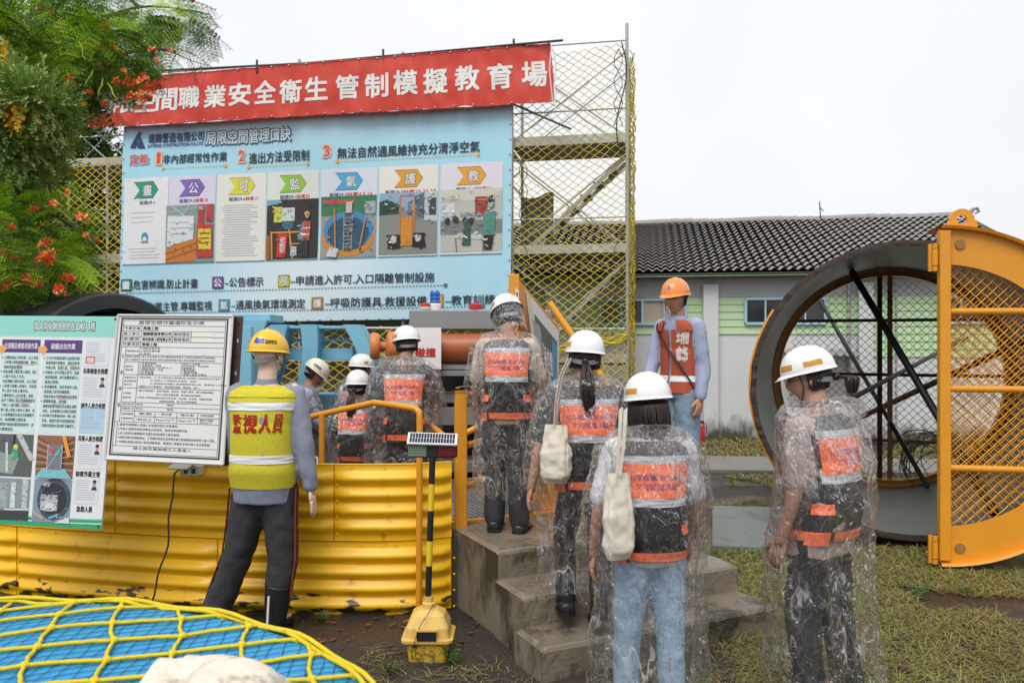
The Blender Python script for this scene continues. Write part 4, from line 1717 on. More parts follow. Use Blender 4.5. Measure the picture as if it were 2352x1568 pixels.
for k, (t_, y0, y1) in enumerate((('吊車檢查合格證', 55, 117), ('操作人員合格證', 137, 197), ('吊掛人員合格證', 210, 272), ('缺氧作業主管', 290, 352), ('急救人員', 370, 430))):
    xo = 320
    lp.rect(xo, y0, xo + 58, y1, (.7, .72, .74) if k != 2 else (.45, .62, .75))
    lp.up()
    if k:
        px = xo + 42
        lp.rect(px - 3, y0 + 5, px + 13, y0 + 30, (.72, .72, .74) if k != 2 else (.4, .58, .72))
        lp.up()
        lp.poly([(px - 2, y0 + 29), (px + 12, y0 + 29), (px + 9, y0 + 21), (px + 1, y0 + 21)] if k != 2 else [(0, 0)] * 3, (.04, .05, .08))
        if k != 2:
            lp.disc(px + 5, y0 + 15, 4.2, 6.5, (.5, .33, .24))
            lp.disc(px + 5, y0 + 9.5, 4.6, 3.6, (.02, .02, .02))
        lp.up(-1)
    else:
        lp.frame(xo + 5, y0 + 40, xo + 26, y0 + 56, 2, (.55, .08, .06))
    for j in range(9):
        lp.rect(xo + 4, y0 + 8 + j * 5.2, xo + (34 if j < 5 else 50), y0 + 8.9 + j * 5.2, (.3, .32, .36))
    lp.up(-1)
    lp.text(t_, xo + 1 + (8 if len(t_) < 6 else 0), y1 + 5, 57 - (20 if len(t_) < 6 else 0), 13, (.02, .02, .025), .03)
brd = T('process_board', 'large printed process board with turquoise header leaning on the yellow wall', 'notice board', (-2.8, 4.5, .4))
lp.build('printed_face', m_board, brd)
mb = MB()


def slab(fn, w_, h_, th, n=1):
    c = [fn(0, 0, 0), fn(w_, 0, 0), fn(w_, h_, 0), fn(0, h_, 0)]
    d = [fn(0, 0, -th), fn(w_, 0, -th), fn(w_, h_, -th), fn(0, h_, -th)]
    o = len(mb.v)
    mb.v += c + d
    for q in ((0, 3, 2, 1), (4, 5, 6, 7), (0, 1, 5, 4), (1, 2, 6, 5), (2, 3, 7, 6), (3, 0, 4, 7)):
        mb.face([o + i for i in q])


slab(lfn, 391, 485, .012)
mb.build('corrugated_plastic_sheet', M('white_corrugated_plastic', (.6, .65, .65), .5), brd)
mb = MB()
for (x, y) in ((386, 6), (384, 478)):
    mb.tube([lfn(x, y, .0), lfn(x, y, .008)], .006, 8)
mb.build('screw', m_rust, brd)

# second board: framed notice
A_, B_, C_, D_ = at(272, 724, 4.58), at(535, 726, 4.62), at(513, 1066, 4.5), at(241, 1053, 4.46)
nfn = quad_fn(A_, B_, C_, D_, 263, 335)
npn = Print(lambda x, y, z: nfn(x, y, z + .002), 14, .0006)
K = (.02, .02, .022)
OW = (.74, .74, .73)
npn.rect(2, 2, 261, 333, OW, 0)
npn.frame(8, 6, 254, 326, 3.6, K)
npn.frame(13.5, 11.5, 248.5, 320.5, 1.2, K)
npn.z = 2
npn.text('局限空間作業場所告示牌', 48, 13, 150, 8.5, K, .0)
lw = .9
HLS = [24, 37, 49, 61, 73, 92, 108, 138, 169, 204, 212, 223, 233, 248, 302, 311]
for y in [24, 37, 50, 62, 74, 93, 109, 139, 170, 203, 213, 223, 248, 303]:
    npn.rect(14 if y in (24, 37, 50, 62, 74, 248, 303) else 24, y, 247, y + lw, K)
npn.rect(56, 235, 247, 236, K)
npn.rect(56, 24, 56.9, 74, K)
npn.rect(24, 74, 24.9, 248, K)
npn.rect(56, 74, 56.9, 248, K)
npn.rect(20, 248, 20.9, 303, K)
for x in (128, 170):
    npn.rect(x, 37, x + lw, 62, K)
for x in (102, 151, 198):
    npn.rect(x, 223, x + lw, 248, K)


def nt_(t_, x, y, w_, h_, b=0.0, col=K):
    npn.text(t_, x, y, w_, h_, col, b)


nt_('作業名稱', 17, 26.5, 36, 8)
nt_('施工單位', 16, 39.5, 37, 8)
nt_('承攬商', 16, 52, 37, 8)
nt_('作業項目', 16, 64, 37, 8)
for (x, y, w_, tt) in ((60, 25.5, 34, '推進工程'), (60, 38.5, 65, '瑞鋒營造有限公司'), (60, 51.5, 65, '東佑推進工程有限公司'), (60, 63.5, 34, '推進工程')):
    npn.rect(x - 2, y - .6, x + w_ + 2, y + 10.4, (.78, .76, .68), 3)
    npn.z = 4
    nt_(tt, x, y + 1, w_, 7.6, .03)
    npn.z = 2
nt_('聯絡電話', 131, 39.5, 36, 8)
nt_('聯絡電話', 131, 52, 36, 8)
npn.rect(172, 38, 222, 48.8, (.78, .76, .68))
npn.rect(172, 51, 222, 61.8, (.78, .76, .68))
for i, ch in enumerate('注意事項'):
    nt_(ch, 16.5, 92 + i * 38, 6, 9)
for t_, y in (('缺氧等危害', 82), ('應經許可始得', 95), ('進入之重要性', 102), ('應採取之', 118), ('措施', 126), ('事故發生時之', 144), ('緊急措施及聯', 152), ('絡方式', 160), ('安全器具', 180), ('設置位置', 190), ('缺氧作業主管', 205.5), ('現場監測人員', 215.5), ('有害氣體種類', 228), ('及濃度標準', 238)):
    nt_(t_, 27, y, 27 if len(t_) > 4 else 18, 4.6)
for t_, x, y in (('1.氧氣含量不足', 59, 75.5), ('2.會有有害氣體', 59, 81.5), ('3.其他', 59, 87.5), ('1.勞工如未經許可,則不確知有前項各式之危害及應採取之防範措施。', 59, 95), ('2.若發生緊急危害時,能確實掌握作業人員及現場狀況俾能及時搶救。', 59, 102),
                 ('1.作業前檢點', 59, 110.5), ('2.氧氣測定、紀錄', 59, 115.2), ('3.通風換氣(15分鐘以上)', 59, 120), ('4.氣體再測定、紀錄', 59, 124.6), ('5.交通設施', 59, 129.3), ('6.安全護欄', 59, 134), ('7.安全上下設備', 152, 110.5), ('(含安全母索、防墜器等)', 152, 115.2), ('8.嚴禁煙火', 152, 120), ('9.通訊設備', 152, 124.6), ('10.搶救設備', 152, 129.3), ('11.作業人員許可管制', 152, 134),
                 ('1.緊急措施：(1) 有立即危險之虞時監視人員應使人員退避至安全場所。', 59, 143), ('(2) 現場人工呼吸或CPR急救、搶救。', 85, 150), ('(3) 聯絡緊急應變人員及醫療救援人員，警察局(110)消防局(119)。', 85, 157), ('2.聯絡方式:行動電話、無線電對講機、擴音器、哨子。', 59, 164),
                 ('1.置於作業場所：空氣呼吸器、救生索、救援三角架、動力或機械輔助', 59, 174), ('吊升之緊急救援設備、滅火器及急救箱等。', 102, 182), ('2.作業人員隨身配戴:背負式安全帶、安全帽、安全鞋、氣體偵測器、', 59, 189.5), ('無線電對講機、個人安全警報器等。', 110, 197),
                 ('姓名:', 59, 205.5), ('電話:', 128, 205.5), ('姓名:', 59, 215.5), ('電話:', 128, 215.5)):
    nt_(t_, x, y, len(t_) * 5.35, 4.5)
for t_, x in (('氧氣', 66), ('一氧化碳', 110), ('硫化氫', 160), ('可燃性氣體', 204)):
    nt_(t_, x, 226, 30, 5.5)
for t_, x, w_ in (('18%以上', 62, 34), ('35ppm以下', 105, 42), ('10ppm以下', 154, 40)):
    nt_(t_, x, 239, w_, 6)
nt_('爆炸下限值', 204, 237, 30, 4.6)
nt_('30%以下', 204, 242.5, 28, 4.6)
for k, t_ in enumerate(('1.嚴禁作業無關人員進入本局限空間之作業場所。', '2.作業人員應依規定佩戴安全防護具，使得從事相關作業。', '3.本公告係依據職業安全衛生設施規則之規定辦理。', '4.局限空間作業需經雇主、工作場所負責人或現場作業主管簽署後始得使勞工進入作業。', '5.作業區域超出監視人員目視範圍者，應使勞工佩戴安全帶及個人安全警報器。')):
    nt_(t_, 23, 252 + k * 9.8, min(218, len(t_) * 5.8), 6)
nt_('禁止與作業無關之人員進入', 60, 305, 130, 6.5)
rr = random.Random(3)
for k in range(16):
    x, y = rr.uniform(60, 235), rr.choice((80, 120, 150, 265, 285))
    for j in range(4):
        x2, y2 = x + rr.uniform(-8, 8), y + rr.uniform(2, 9)
        npn.line(x, y, x2, y2, .35, (.45, .42, .38))
        x, y = x2, y2
nb = T('notice_board', 'framed white notice board with black ruled text on a rusty slotted angle', 'notice board', (-2, 4.5, .8))
npn.build('printed_face', m_board, nb)
mb = MB()
slab(nfn, 263, 335, .02)
mb.build('panel', m_white, nb)
mb = MB()
for (x0, y0, x1, y1) in ((0, 0, 263, 0), (263, 0, 263, 335), (263, 335, 0, 335), (0, 335, 0, 0)):
    mb.tube([nfn(x0, y0, .004), nfn(x1, y1, .004)], .007, 8)
mb.build('frame', M('scuffed_white_frame', (.6, .6, .58), .4, dirt=(.2, .17, .12), dirt_amt=.4, dscale=9), nb)
mb = MB()
m_ang = M('brown_slotted_angle', (.06, .028, .02), .5, .3, var=.3, scale=14)
mb.bar(nfn(264.5, -1, -.03), nfn(264.5, 340, -.03), .005, .06, up=(1, 0, 0))
p0, p1 = nfn(264.5, -1, -.02), nfn(264.5, 338, -.02)
ang = T('slotted_angle_post', 'rusty brown slotted angle post holding the framed notice board', 'post', p1)
mb = MB()
off = Vector((.022, .02, 0))
mb.bar(p0 + off, p1 + off, .045, .004, up=Vector((0, 1, 0)))
mb.build('flange', m_ang, ang)
mb = MB()
mb.bar(p0, p1, .004, .04, up=Vector((0, 1, 0)))
mb.build('web', m_ang, ang)
m_hole = M('hole_showing_light_blue', (.3, .5, .6), .6)
for k in range(9):
    c = p0.lerp(p1, (k + .5) / 9) + off + Vector((.0, -.0035, 0))
    mb = MB()
    pl = []
    for i in range(12):
        t = 2 * pi * i / 12
        pl.append((.0055 * cos(t), .014 * sin(t)))
    mb.ext(pl, c, (1, 0, 0), (0, 0, 1), -.001)
    mb.build('slot', m_hole if k % 2 else m_black, ang)

# ================================================================== SOLAR WARNING LAMP
LP = Vector((at(985, 1500, 4.2).x, 4.2, 0))
lamp = T('solar_warning_lamp', 'solar warning light on a black and yellow striped pole with yellow ballast base', 'warning light', LP)
m_py = M('pale_yellow_plastic', (.72, .48, .13), .4, var=.1, dirt=(.4, .25, .08), dirt_amt=.35, dscale=9)
m_dy = M('dirty_yellow_plastic', (.62, .4, .04), .5, var=.15, dirt=(.03, .025, .015), dirt_amt=.5, dscale=22)
m_sy = M('stripe_yellow', (.75, .55, .02), .45)


def rbox(mb, z0, z1, h0, h1, r=.03, o=LP, seg=6):
    """rounded-square frustum"""
    rings = []
    for z, h in ((z0, h0), (z1, h1)):
        ring = []
        for q in range(4):
            for k in range(seg):
                t = pi / 2 * q + pi / 2 * k / (seg - 1)
                cxx = (h - r) * (1 if q in (0, 3) else -1)
                cyy = (h - r) * (1 if q in (0, 1) else -1)
                ring.append(Vector(o) + Vector((cxx + r * cos(t), (cyy + r * sin(t)) * .9, z)))
        rings.append(ring)
    ob0 = len(mb.v)
    n = len(rings[0])
    mb.v += rings[0] + rings[1]
    for i in range(n):
        j = (i + 1) % n
        mb.face([ob0 + i, ob0 + j, ob0 + n + j, ob0 + n + i])
    mb.face([ob0 + n + i for i in range(n)])
    mb.face([ob0 + i for i in range(n)][::-1])


mb = MB()
rbox(mb, -.01, .1, .098, .11)
mb.build('ballast_box', m_dy, lamp)
mb = MB()
rbox(mb, .1, .115, .132, .134)
rbox(mb, .115, .17, .115, .11)
rbox(mb, .17, .225, .11, .085)
rbox(mb, .225, .25, .085, .05, .03)
mb.build('ballast_cover', m_py, lamp)
mb = MB()
mb.lathe([(.036, .25), (.036, .275), (.024, .28), (.024, .31), (0.0, .31)], LP, seg=12)
mb.build('collar', m_py, lamp)
mb = MB()
mb.box(LP + Vector((0, -.119, .142)), (.1, .012, .05))
mb.build('socket_recess', m_black, lamp)
mb = MB()
mb.box(LP + Vector((0, -.122, .172)), (.11, .02, .01))
mb.build('hood', m_py, lamp)
zs = [.3, .47, .6, .76, .9, 1.06]
for k, (a, b) in enumerate(zip(zs[:-1], zs[1:])):
    mb = MB()
    mb.tube([LP + Vector((.022 * (a - .3) / .7 - .004, 0, a)), LP + Vector((.022 * (b - .3) / .7 - .004, 0, b))], .0165, 14)
    mb.build('pole_stripe', m_black if k % 2 == 0 else m_sy, lamp, smooth='auto')
hd = LP + Vector((.02, 0, 1.075))
mb = MB()
mb.box(hd + Vector((0, 0, -.0)), (.26, .035, .07), bev=.006)
mb.build('lamp_housing', m_black, lamp)
m_lensw = M('clear_green_lens', (.18, .24, .17), .12, var=.4, scale=120, spec=.8)
m_lensr = M('dark_red_lens', (.16, .006, .008), .12, var=.5, scale=120, spec=.8)
for sx_, mt in ((-.078, m_lensw), (.078, m_lensr)):
    mb = MB()
    mb.box(hd + Vector((sx_, -.021, 0)), (.096, .008, .06), bev=.003)
    ln = mb.build('lens', mt, lamp)
    q = MB()
    for i in range(7):
        for j in range(4):
            q.ball(hd + Vector((sx_ - .039 + i * .013, -.026, -.021 + j * .014)), .0045, 6, 4)
    q.build('diode', mt, ln)
pn = T('x', 'x', 'x') if 0 else lamp
PX, PY = Vector((1, 0, -.03)).normalized(), Vector((0, .8, .6)).normalized()
pc = hd + Vector((0, -.01, .062))
mb = MB()
mb.box(pc, (.262, .085, .012), X=PX, Y=PY, bev=.002)
sp_ = mb.build('solar_panel', m_white, lamp)
nrmP = PX.cross(PY)
m_cell = M('blue_black_solar_cell', (.015, .02, .05), .15, var=.3)
me_c = None
for i in range(16):
    for j in range(2):
        if me_c is None:
            q = MB()
            q.box((0, 0, 0), (.0125, .033, .0015))
            me_c = q.mesh('solar_cell', m_cell)
        o = bpy.data.objects.new('solar_cell', me_c)
        C.objects.link(o)
        o.parent = sp_
        o.matrix_basis = Matrix.Translation(pc + PX * (-.113 + i * .015) + PY * (-.018 + j * .036) + nrmP * .0065) @ Matrix((PX, PY, nrmP)).transposed().to_4x4()
mb = MB()
pts = [LP + Vector(p) for p in ((.03, -.04, .28), (.0, -.1, .24), (-.03, -.125, .2), (-.06, -.135, .12), (-.055, -.125, .04), (-.02, -.16, .01), (.04, -.18, .008), (.12, -.17, .01), (.2, -.12, .008))]
mb.tube(pts, .0022, 5)
mb.build('thin_cable', m_black, lamp)

# ================================================================== BLUE MAT, NET AND ROCK IN FRONT
MC = Vector((-1.35, 1.15, 0))
MR = 1.2


def matz(x, y):
    r = math.hypot(x - MC.x, y - MC.y) / MR
    z = .875 - .0 * r + .035 * (1 - min(1, r) ** 2)
    z += .008 * noise.noise(Vector((x * 3, y * 3, 0)))
    return z


m_mat = M('blue_foam_sheet', (.03, .33, .66), .42, var=.12, scale=2.5, bump=.35, bscale=30, spec=.4)
pit = T('covered_shaft_ring', 'round shaft in the foreground covered by blue sheet and yellow net', 'shaft', MC)
mb = MB()
mb.grid(lambda a, b: (lambda r, t: (MC.x + r * cos(t), MC.y + r * sin(t), matz(MC.x + r * cos(t), MC.y + r * sin(t))))(MR * b + 1e-4, 2 * pi * a), 96, 26, flip=False)
mb.lathe([(MR, .876), (MR + .006, .86), (MR + .004, .0)], MC, seg=96)
mb.build('blue_cover', m_mat, pit, smooth=True)


def rim_clip(x, y):
    """follow the sheet, then hang down outside the rim"""
    dx, dy = x - MC.x, y - MC.y
    r = math.hypot(dx, dy)
    if r <= MR:
        return Vector((x, y, matz(x, y)))
    k = MR + .012
    return Vector((MC.x + dx / r * k, MC.y + dy / r * k, .872 - (r - MR)))


m_fine = M('fine_black_net_cord', (.01, .015, .03), .7)
mb = MB()
sp_c = .034
dirs = (Vector((cos(.5), sin(.5), 0)), Vector((cos(.5 + 1.2), sin(.5 + 1.2), 0)))
for d in dirs:
    nn = Vector((-d.y, d.x, 0))
    for i in range(-33, 34):
        c0 = MC + nn * (i * sp_c)
        h = MR * MR - (i * sp_c) ** 2
        if h <= 0:
            continue
        h = math.sqrt(h)
        n = max(2, int(2 * h / .05))
        pts = []
        for k in range(n + 1):
            p = c0 + d * (-h + 2 * h * k / n) + nn * (.004 * sin(k * 1.3 + i))
            if p.y < .35:
                continue
            pts.append(Vector((p.x, p.y, matz(p.x, p.y) + .0035)))
        if len(pts) > 1:
            mb.tube(pts, .0009, 3, cap=False)
mb.build('fine_net', m_fine, pit)
mb = MB()
A1 = Vector((.93, .37, 0)).normalized()
A2 = Vector((.99, -.12, 0)).normalized()
cell = .135
rr = random.Random(12)
PN = {}


def gp(i, j):
    if (i, j) not in PN:
        p = Vector((MC.x, MC.y, 0)) + A1 * (i * cell * 1.15) + (Vector((-.35, .94, 0)).normalized()) * (j * cell) + Vector((rr.uniform(-1, 1), rr.uniform(-1, 1), 0)) * .018
        p += A2 * 0
        PN[i, j] = p
    return PN[i, j]


def strand(p, q):
    n = 7
    pts = []
    for k in range(n + 1):
        c = p.lerp(q, k / n)
        c = c + Vector((-(q - p).y, (q - p).x, 0)) * (.05 * sin(pi * k / n)) * rr.uniform(.3, 1)
        w_ = rim_clip(c.x, c.y)
        w_.z += .009
        pts.append(w_)
    if all(w_.z > .62 for w_ in pts) and min(w_.y for w_ in pts) > .3:
        mb.tube(pts, .0052, 6, cap=False)
        return pts[0]


for i in range(-11, 12):
    for j in range(-11, 12):
        p = gp(i, j)
        r = (p - Vector((MC.x, MC.y, 0))).length
        if r > MR + .2:
            continue
        strand(p, gp(i + 1, j))
        strand(p, gp(i, j + 1))
        w_ = rim_clip(p.x, p.y)
        if w_.z > .62 and w_.y > .3:
            mb.ball(w_ + Vector((0, 0, .01)), (.012, .012, .009), 7, 5)
for k in range(2):
    pts = [rim_clip(MC.x + (MR + .004 * k) * cos(t), MC.y + (MR + .004 * k) * sin(t)) + Vector((0, 0, .008 + .012 * k + .006 * sin(t * 23 + k))) for t in [pi * 2 * i / 140 for i in range(141)]]
    mb.tube([p for p in pts if p.y > .3], .006, 6)
tag(mb.build('rope_net', M('bright_yellow_rope', (.78, .6, .01), .6, var=.12, scale=60, bump=.6, bscale=300), smooth=True), 'bright yellow knotted rope net stretched over the blue sheet', 'net')
m_rock = M('beige_rock', (.72, .64, .54), .8, var=.15, scale=20, bump=.5, bscale=60, dirt=(.35, .27, .2), dirt_amt=.48, dscale=14)
rkc = Vector((at(505, 1560, 1.4).x, 1.4, .0))
mb = MB()


def rk(a, b):
    t = 2 * pi * a
    p = pi * b
    q = Vector((sin(p) * cos(t), sin(p) * sin(t), -cos(p)))
    s = .8 + .3 * noise.noise(q * 1.3 + Vector((3, 1, 0))) + .06 * noise.noise(q * 4) + .02 * noise.noise(q * 12)
    q = Vector([math.copysign(abs(c) ** .75, c) for c in q]) * s
    return Vector((rkc.x + q.x * .16, rkc.y + q.y * .13, .965 + q.z * .125 * (1 - .35 * q.x)))


mb.grid(rk, 36, 24)
o = mb.build('rock', m_rock, smooth=True)
tag(o, 'pale beige rock lying on the blue sheet at the bottom edge', 'rock')
mb = MB()
q = at(800, 1502, 2.9)
mb.tube([(q.x + .05 * cos(t), 2.5 + .04 * sin(t), .69) for t in [i * .4 for i in range(10)]], .015, 7)
mb.build('x', m_black) if 0 else None
hs = MB()
hs.tube([(-.62, 2.95, .03), (-.5, 2.9, .06), (-.4, 2.9, .05), (-.36, 2.96, .03)], .03, 8)
tag(hs.build('hose_end', m_black, smooth=True), 'short end of black hose lying behind the blue covered shaft', 'hose')

# ================================================================== MACHINE, BLUE FORMWORK, BLACK PIPE
mach = T('jacking_machine', 'grey steel jacking machine frame with a rusty orange cylinder', 'machine', (-.2, 7.1, 0))
yM = 7.1
g0 = at(944, 712, yM)
g1 = at(1215, 757, yM)
mb = MB()
mb.box((-.28, yM + .2, (g0.z + g1.z) / 2), (1.27, .45, g0.z - g1.z), bev=.01)
mb.build('top_beam', m_grey, mach)
mb = MB()
mb.box((at(968, 0, yM).x + .03, yM + .12, .88), (.16, .3, 1.76), bev=.006)
mb.build('column', m_grey, mach)
mb = MB()
mb.box((.28, yM + .2, .88), (.14, .4, 1.76), bev=.006)
mb.build('column', m_grey, mach)
for (v0, v1, dy) in ((838, 848, 0), (850, 862, -.05), (905, 925, .1), (935, 975, .05), (1060, 1085, .1)):
    a = at(0, v0, yM).z
    b = at(0, v1, yM).z
    mb = MB()
    mb.box((-.28, yM + dy + .1, (a + b) / 2), (1.2, .4, max(.03, a - b)), bev=.004)
    mb.build('cross_beam', m_grey, mach)
m_orr = M('rusty_orange_paint', (.36, .1, .035), .4, var=.2, scale=4, dirt=(.13, .035, .015), dirt_amt=.42, dscale=5)
m_orl = M('orange_primer', (.6, .2, .05), .45, var=.15, dirt=(.2, .08, .03), dirt_amt=.4, dscale=7)
mb = MB()
cz_ = at(0, 800, yM).z
r_ = .135
mb.tube([(at(985, 0, yM).x, yM, cz_), (.3, yM, cz_ + .0)], r_, 24)
mb.build('hydraulic_cylinder', m_orr, mach, smooth='auto')
mb = MB()
x0 = at(848, 0, 6.8).x
mb.lathe([(0, 0), (.1, 0), (.115, .02), (.115, .06), (.1, .08), (.04, .08), (.04, .13), (.1, .14), (.13, .16), (.13, .3), (.1, .32), (.03, .33), (.03, .5)], (x0, 6.85, at(0, 795, 6.85).z), axis=(1, .15, 0), seg=24)
mb.build('flanged_wheel', m_orl, mach, smooth='auto')
mb = MB()
sgn_c = at(988, 800, 6.88)
mb.box(sgn_c + Vector((-.03, .0, -.0)), (.25, .006, .36))
sg = mb.build('caution_plate', m_white, mach)
q = MB()
pr = Print(plane_fn(at(968, 775, 6.875), (1 / F * 6.875, 0, 0), (0, 0, -1 / F * 6.875)), None)
pr.text('碰撞', -14, 24, 46, 20, (.5, .03, .03), .03, z=2)
pr.build('lettering', m_board, sg)
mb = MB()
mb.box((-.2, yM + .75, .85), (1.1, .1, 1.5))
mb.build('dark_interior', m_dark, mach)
for k, (u, v, c_, r0, h) in enumerate(((998, 712, (.01, .08, .5), .05, .18),)):
    bc = at(u, v, yM)
    bcn = T('beacon_light', 'blue beacon light with white base standing on the grey machine beam', 'beacon', (bc.x, yM + .05, bc.z))
    mb = MB()
    mb.lathe([(0, 0), (.052, 0), (.055, .05), (.045, .06), (0, .06)], (bc.x, yM + .05, bc.z), seg=14)
    mb.build('base', m_white, bcn)
    mb = MB()
    mb.lathe([(0, .06), (.045, .06), (.045, .085), (.042, .09), (.045, .095), (.045, .12), (.042, .125), (.045, .13), (.045, .16), (.035, .175), (0, .178)], (bc.x, yM + .05, bc.z), seg=18)
    mb.build('lens', M('blue_lens', (.01, .1, .5), .15, spec=.8), bcn, smooth='auto')
for (u, lab, s) in ((977, 'red and cream buzzer beside the blue beacon on the grey beam', .05), (1092, 'small red push button box on the grey beam near the woman in the hood', .055)):
    c_ = at(u, 710, yM)
    bb = T('button_box', lab, 'button', (c_.x, yM + .03, c_.z))
    mb = MB()
    mb.lathe([(0, 0), (s * 1.1, 0), (s * 1.1, .02), (s * .9, .025)], (c_.x, yM + .03, c_.z), seg=12)
    mb.build('base', M('cream_plastic', (.6, .5, .3), .4) if u < 1000 else m_red, bb)
    mb = MB()
    mb.lathe([(s, .02), (s, .04), (s * .7, .055), (0, .055)], (c_.x, yM + .03, c_.z), seg=12)
    mb.build('button', m_red, bb, smooth='auto')

# light blue curved formwork
m_lb = M('light_blue_paint', (.2, .48, .62), .5, var=.1, bump=.15, dirt=(.1, .2, .25), dirt_amt=.33, dscale=5)
blue = T('blue_formwork', 'light blue curved steel formwork frame with ribs and box top', 'formwork', (-2, 7.9, 0))


def rib(u0, v0, u1, v1, bow, w_, d, name='curved_rib', th=.06):
    a, b = at(u0, v0, d), at(u1, v1, d)
    mb = MB()
    L_, Rr = [], []
    n = 12
    for k in range(n + 1):
        t = k / n
        c = a.lerp(b, t)
        x = c.x + bow * sin(t * pi)
        ww = w_ * (1 + .25 * (1 - t))
        L_.append((x - ww / 2, c.z))
        Rr.append((x + ww / 2, c.z))
    for k in range(n):
        poly = [L_[k], Rr[k], Rr[k + 1], L_[k + 1]]
        mb.ext([(p[0], p[1]) for p in poly[::-1]], (0, d, 0), (1, 0, 0), (0, 0, 1), -th)
    mb.build(name, m_lb, blue)


rib(585, 735, 548, 1100, -.12, .17, 6.9)
for (u0, v0, u1, v1, bow, d) in ((640, 745, 590, 930, .03, 7.8), (708, 745, 690, 900, .05, 7.8), (806, 745, 838, 900, .08, 7.8)):
    rib(u0, v0, u1, v1, bow, .13, d, th=.3)
mb = MB()
a, b = at(545, 722, 7.0), at(612, 740, 7.0)
mb.box(((a.x + b.x) / 2 - .25, 7.15, (a.z + b.z) / 2), (b.x - a.x + .6, .4, a.z - b.z), bev=.004)
mb.build('top_plate', m_lb, blue)
a, b = at(530, 745, 7.3), at(560, 1000, 7.3)
mb = MB()
mb.box(((a.x + b.x) / 2, 7.3, (a.z + b.z) / 2), (.35, .1, a.z - b.z))
mb.build('side_plate', m_lb, blue)
for (u0, v0, u1, v1, d) in ((618, 748, 815, 755, 7.9), (640, 800, 812, 826, 8.0), (660, 778, 800, 784, 8.05), (640, 905, 780, 950, 7.6)):
    a, b = at(u0, v0, d), at(u1, v1, d)
    mb = MB()
    mb.box(((a.x + b.x) / 2, d + .15, (a.z + b.z) / 2), (b.x - a.x, .35, abs(a.z - b.z)), bev=.004)
    mb.build('stiffener_plate', m_lb, blue)
mb = MB()
for u in (670, 610):
    c_ = at(u, 912, 7.5)
    mb.tube([c_ + Vector((-.05, 0, -.1)), c_ + Vector((-.05, 0, .02)), c_ + Vector((0, 0, .06)), c_ + Vector((.05, 0, .02)), c_ + Vector((.05, 0, -.1))], .015, 7)
mb.build('lifting_eye', m_lb, blue)
mb = MB()
a = at(520, 730, 6.4)
mb.box((at(490, 0, 6.4).x, 6.6, .9), (.5, .06, 1.75), bev=.004)
mb.build('side_plate', m_lb, blue)

# black pipe
bpT = T('black_pipe', 'big black jacking pipe lying behind the notice boards', 'pipe', (-3.9, 6.9, 0))
bc = Vector((-3.34, 6.75, 1.03))
bax = Vector((-.93, .37, 0)).normalized()
Rb = 1.03
mb = MB()
mb.lathe([(Rb - .13, 0), (Rb - .13, .1), (Rb - .16, .12), (Rb - .16, 4.5)], bc, axis=bax, seg=72)
mb.build('inner_lining', m_black, bpT, smooth='auto')
mb = MB()
m_bp = M('satin_black_coating', (.02, .02, .022), .38, var=.25, scale=3, dirt=(.06, .055, .05), dirt_amt=.33, dscale=4)
mb.lathe([(Rb - .13, 0), (Rb - .02, 0), (Rb, .02), (Rb, .22), (Rb + .0, .24), (Rb - .02, .26), (Rb - .02, 4.5)], bc, axis=bax, seg=72)
o = mb.build('pipe_wall', m_bp, bpT, smooth='auto')

# info board on yellow frame right of the landing
ib = T('info_board', 'yellow framed board with a hanging printed poster seen at a slant beside the stairs', 'notice board', at(1190, 1150, 5.9))
mb = MB()
d0, d1 = 5.75, 6.7
q = [at(1181, 628, d0), at(1284, 752, d1), at(1284, 1180, d1), at(1181, 1160, d0)]
mb.v += q
nn_ = Vector((-.035, .012, 0))
mb.v += [p + nn_ for p in q]
for f_ in ((3, 2, 1, 0), (4, 5, 6, 7), (1, 5, 4, 0), (2, 6, 5, 1), (3, 7, 6, 2), (0, 4, 7, 3)):
    mb.face(list(f_))
mb.build('backboard', m_yelclean, ib)
mb = MB()
c_ = at(1190, 0, d0)
mb.box((c_.x - .03, d0 - .02, 1.3), (.075, .05, 1.66), bev=.004)
mb.build('post', m_yelclean, ib)
pr = Print(quad_fn(at(1184, 660, d0 - .06), at(1192, 668, d0 - .06), at(1190, 745, d0 - .06), at(1182, 740, d0 - .06), 10, 60), None)
pr.rect(0, 0, 10, 60, (.7, .7, .68), 0)
pr.rect(3, 5, 7, 12, INK, 1)
pr.rect(3, 18, 7, 25, INK, 1)
pr.build('name_strip', m_board, ib)
P4 = [at(1206, 664, 5.72), at(1284, 760, 6.35), at(1281, 1010, 6.33), at(1256, 1035, 6.08)]
pst = Print(quad_fn(*P4, 100, 200), 12)
pst.rect(0, 0, 100, 200, (.75, .75, .73), 0)
pst.poly([(20, 190), (94, 196), (94, 24), (20, 20)], (.1, .12, .11), 1)
pst.rect(0, 0, 16, 200, (.75, .6, .45), 1)
pst.rect(12, 30, 36, 110, (.35, .37, .38), 2)
pst.rect(40, 60, 70, 190, (.12, .15, .1), 2)
pst.text('操控盤', 40, 52, 34, 40, WH, .03, z=3)
pst.rect(74, 30, 92, 190, (.1, .3, .45), 2)
for k in range(10):
    pst.line(74, 34 + k * 15, 92, 40 + k * 15, 2, (.5, .6, .66))
pst.line(15, 30, 60, 45, 3, (.6, .6, .6))
pst.up(2)
for k in range(12):
    pst.disc(20 + (k * 37) % 70, 100 + (k * 29) % 80, 4, 5, ((.5, .5, .5), (.05, .2, .3), (.5, .3, .1))[k % 3])
pst.build('poster', m_vinyl, ib)
mb = MB()
q = [p + Vector((-.008, .003, 0)) for p in P4]
mb.v += q
mb.face([0, 1, 2, 3])
mb.face([3, 2, 1, 0]) if 0 else None
mb.build('poster_back', M('poster_back_cloth', (.7, .6, .5), .7), ib)
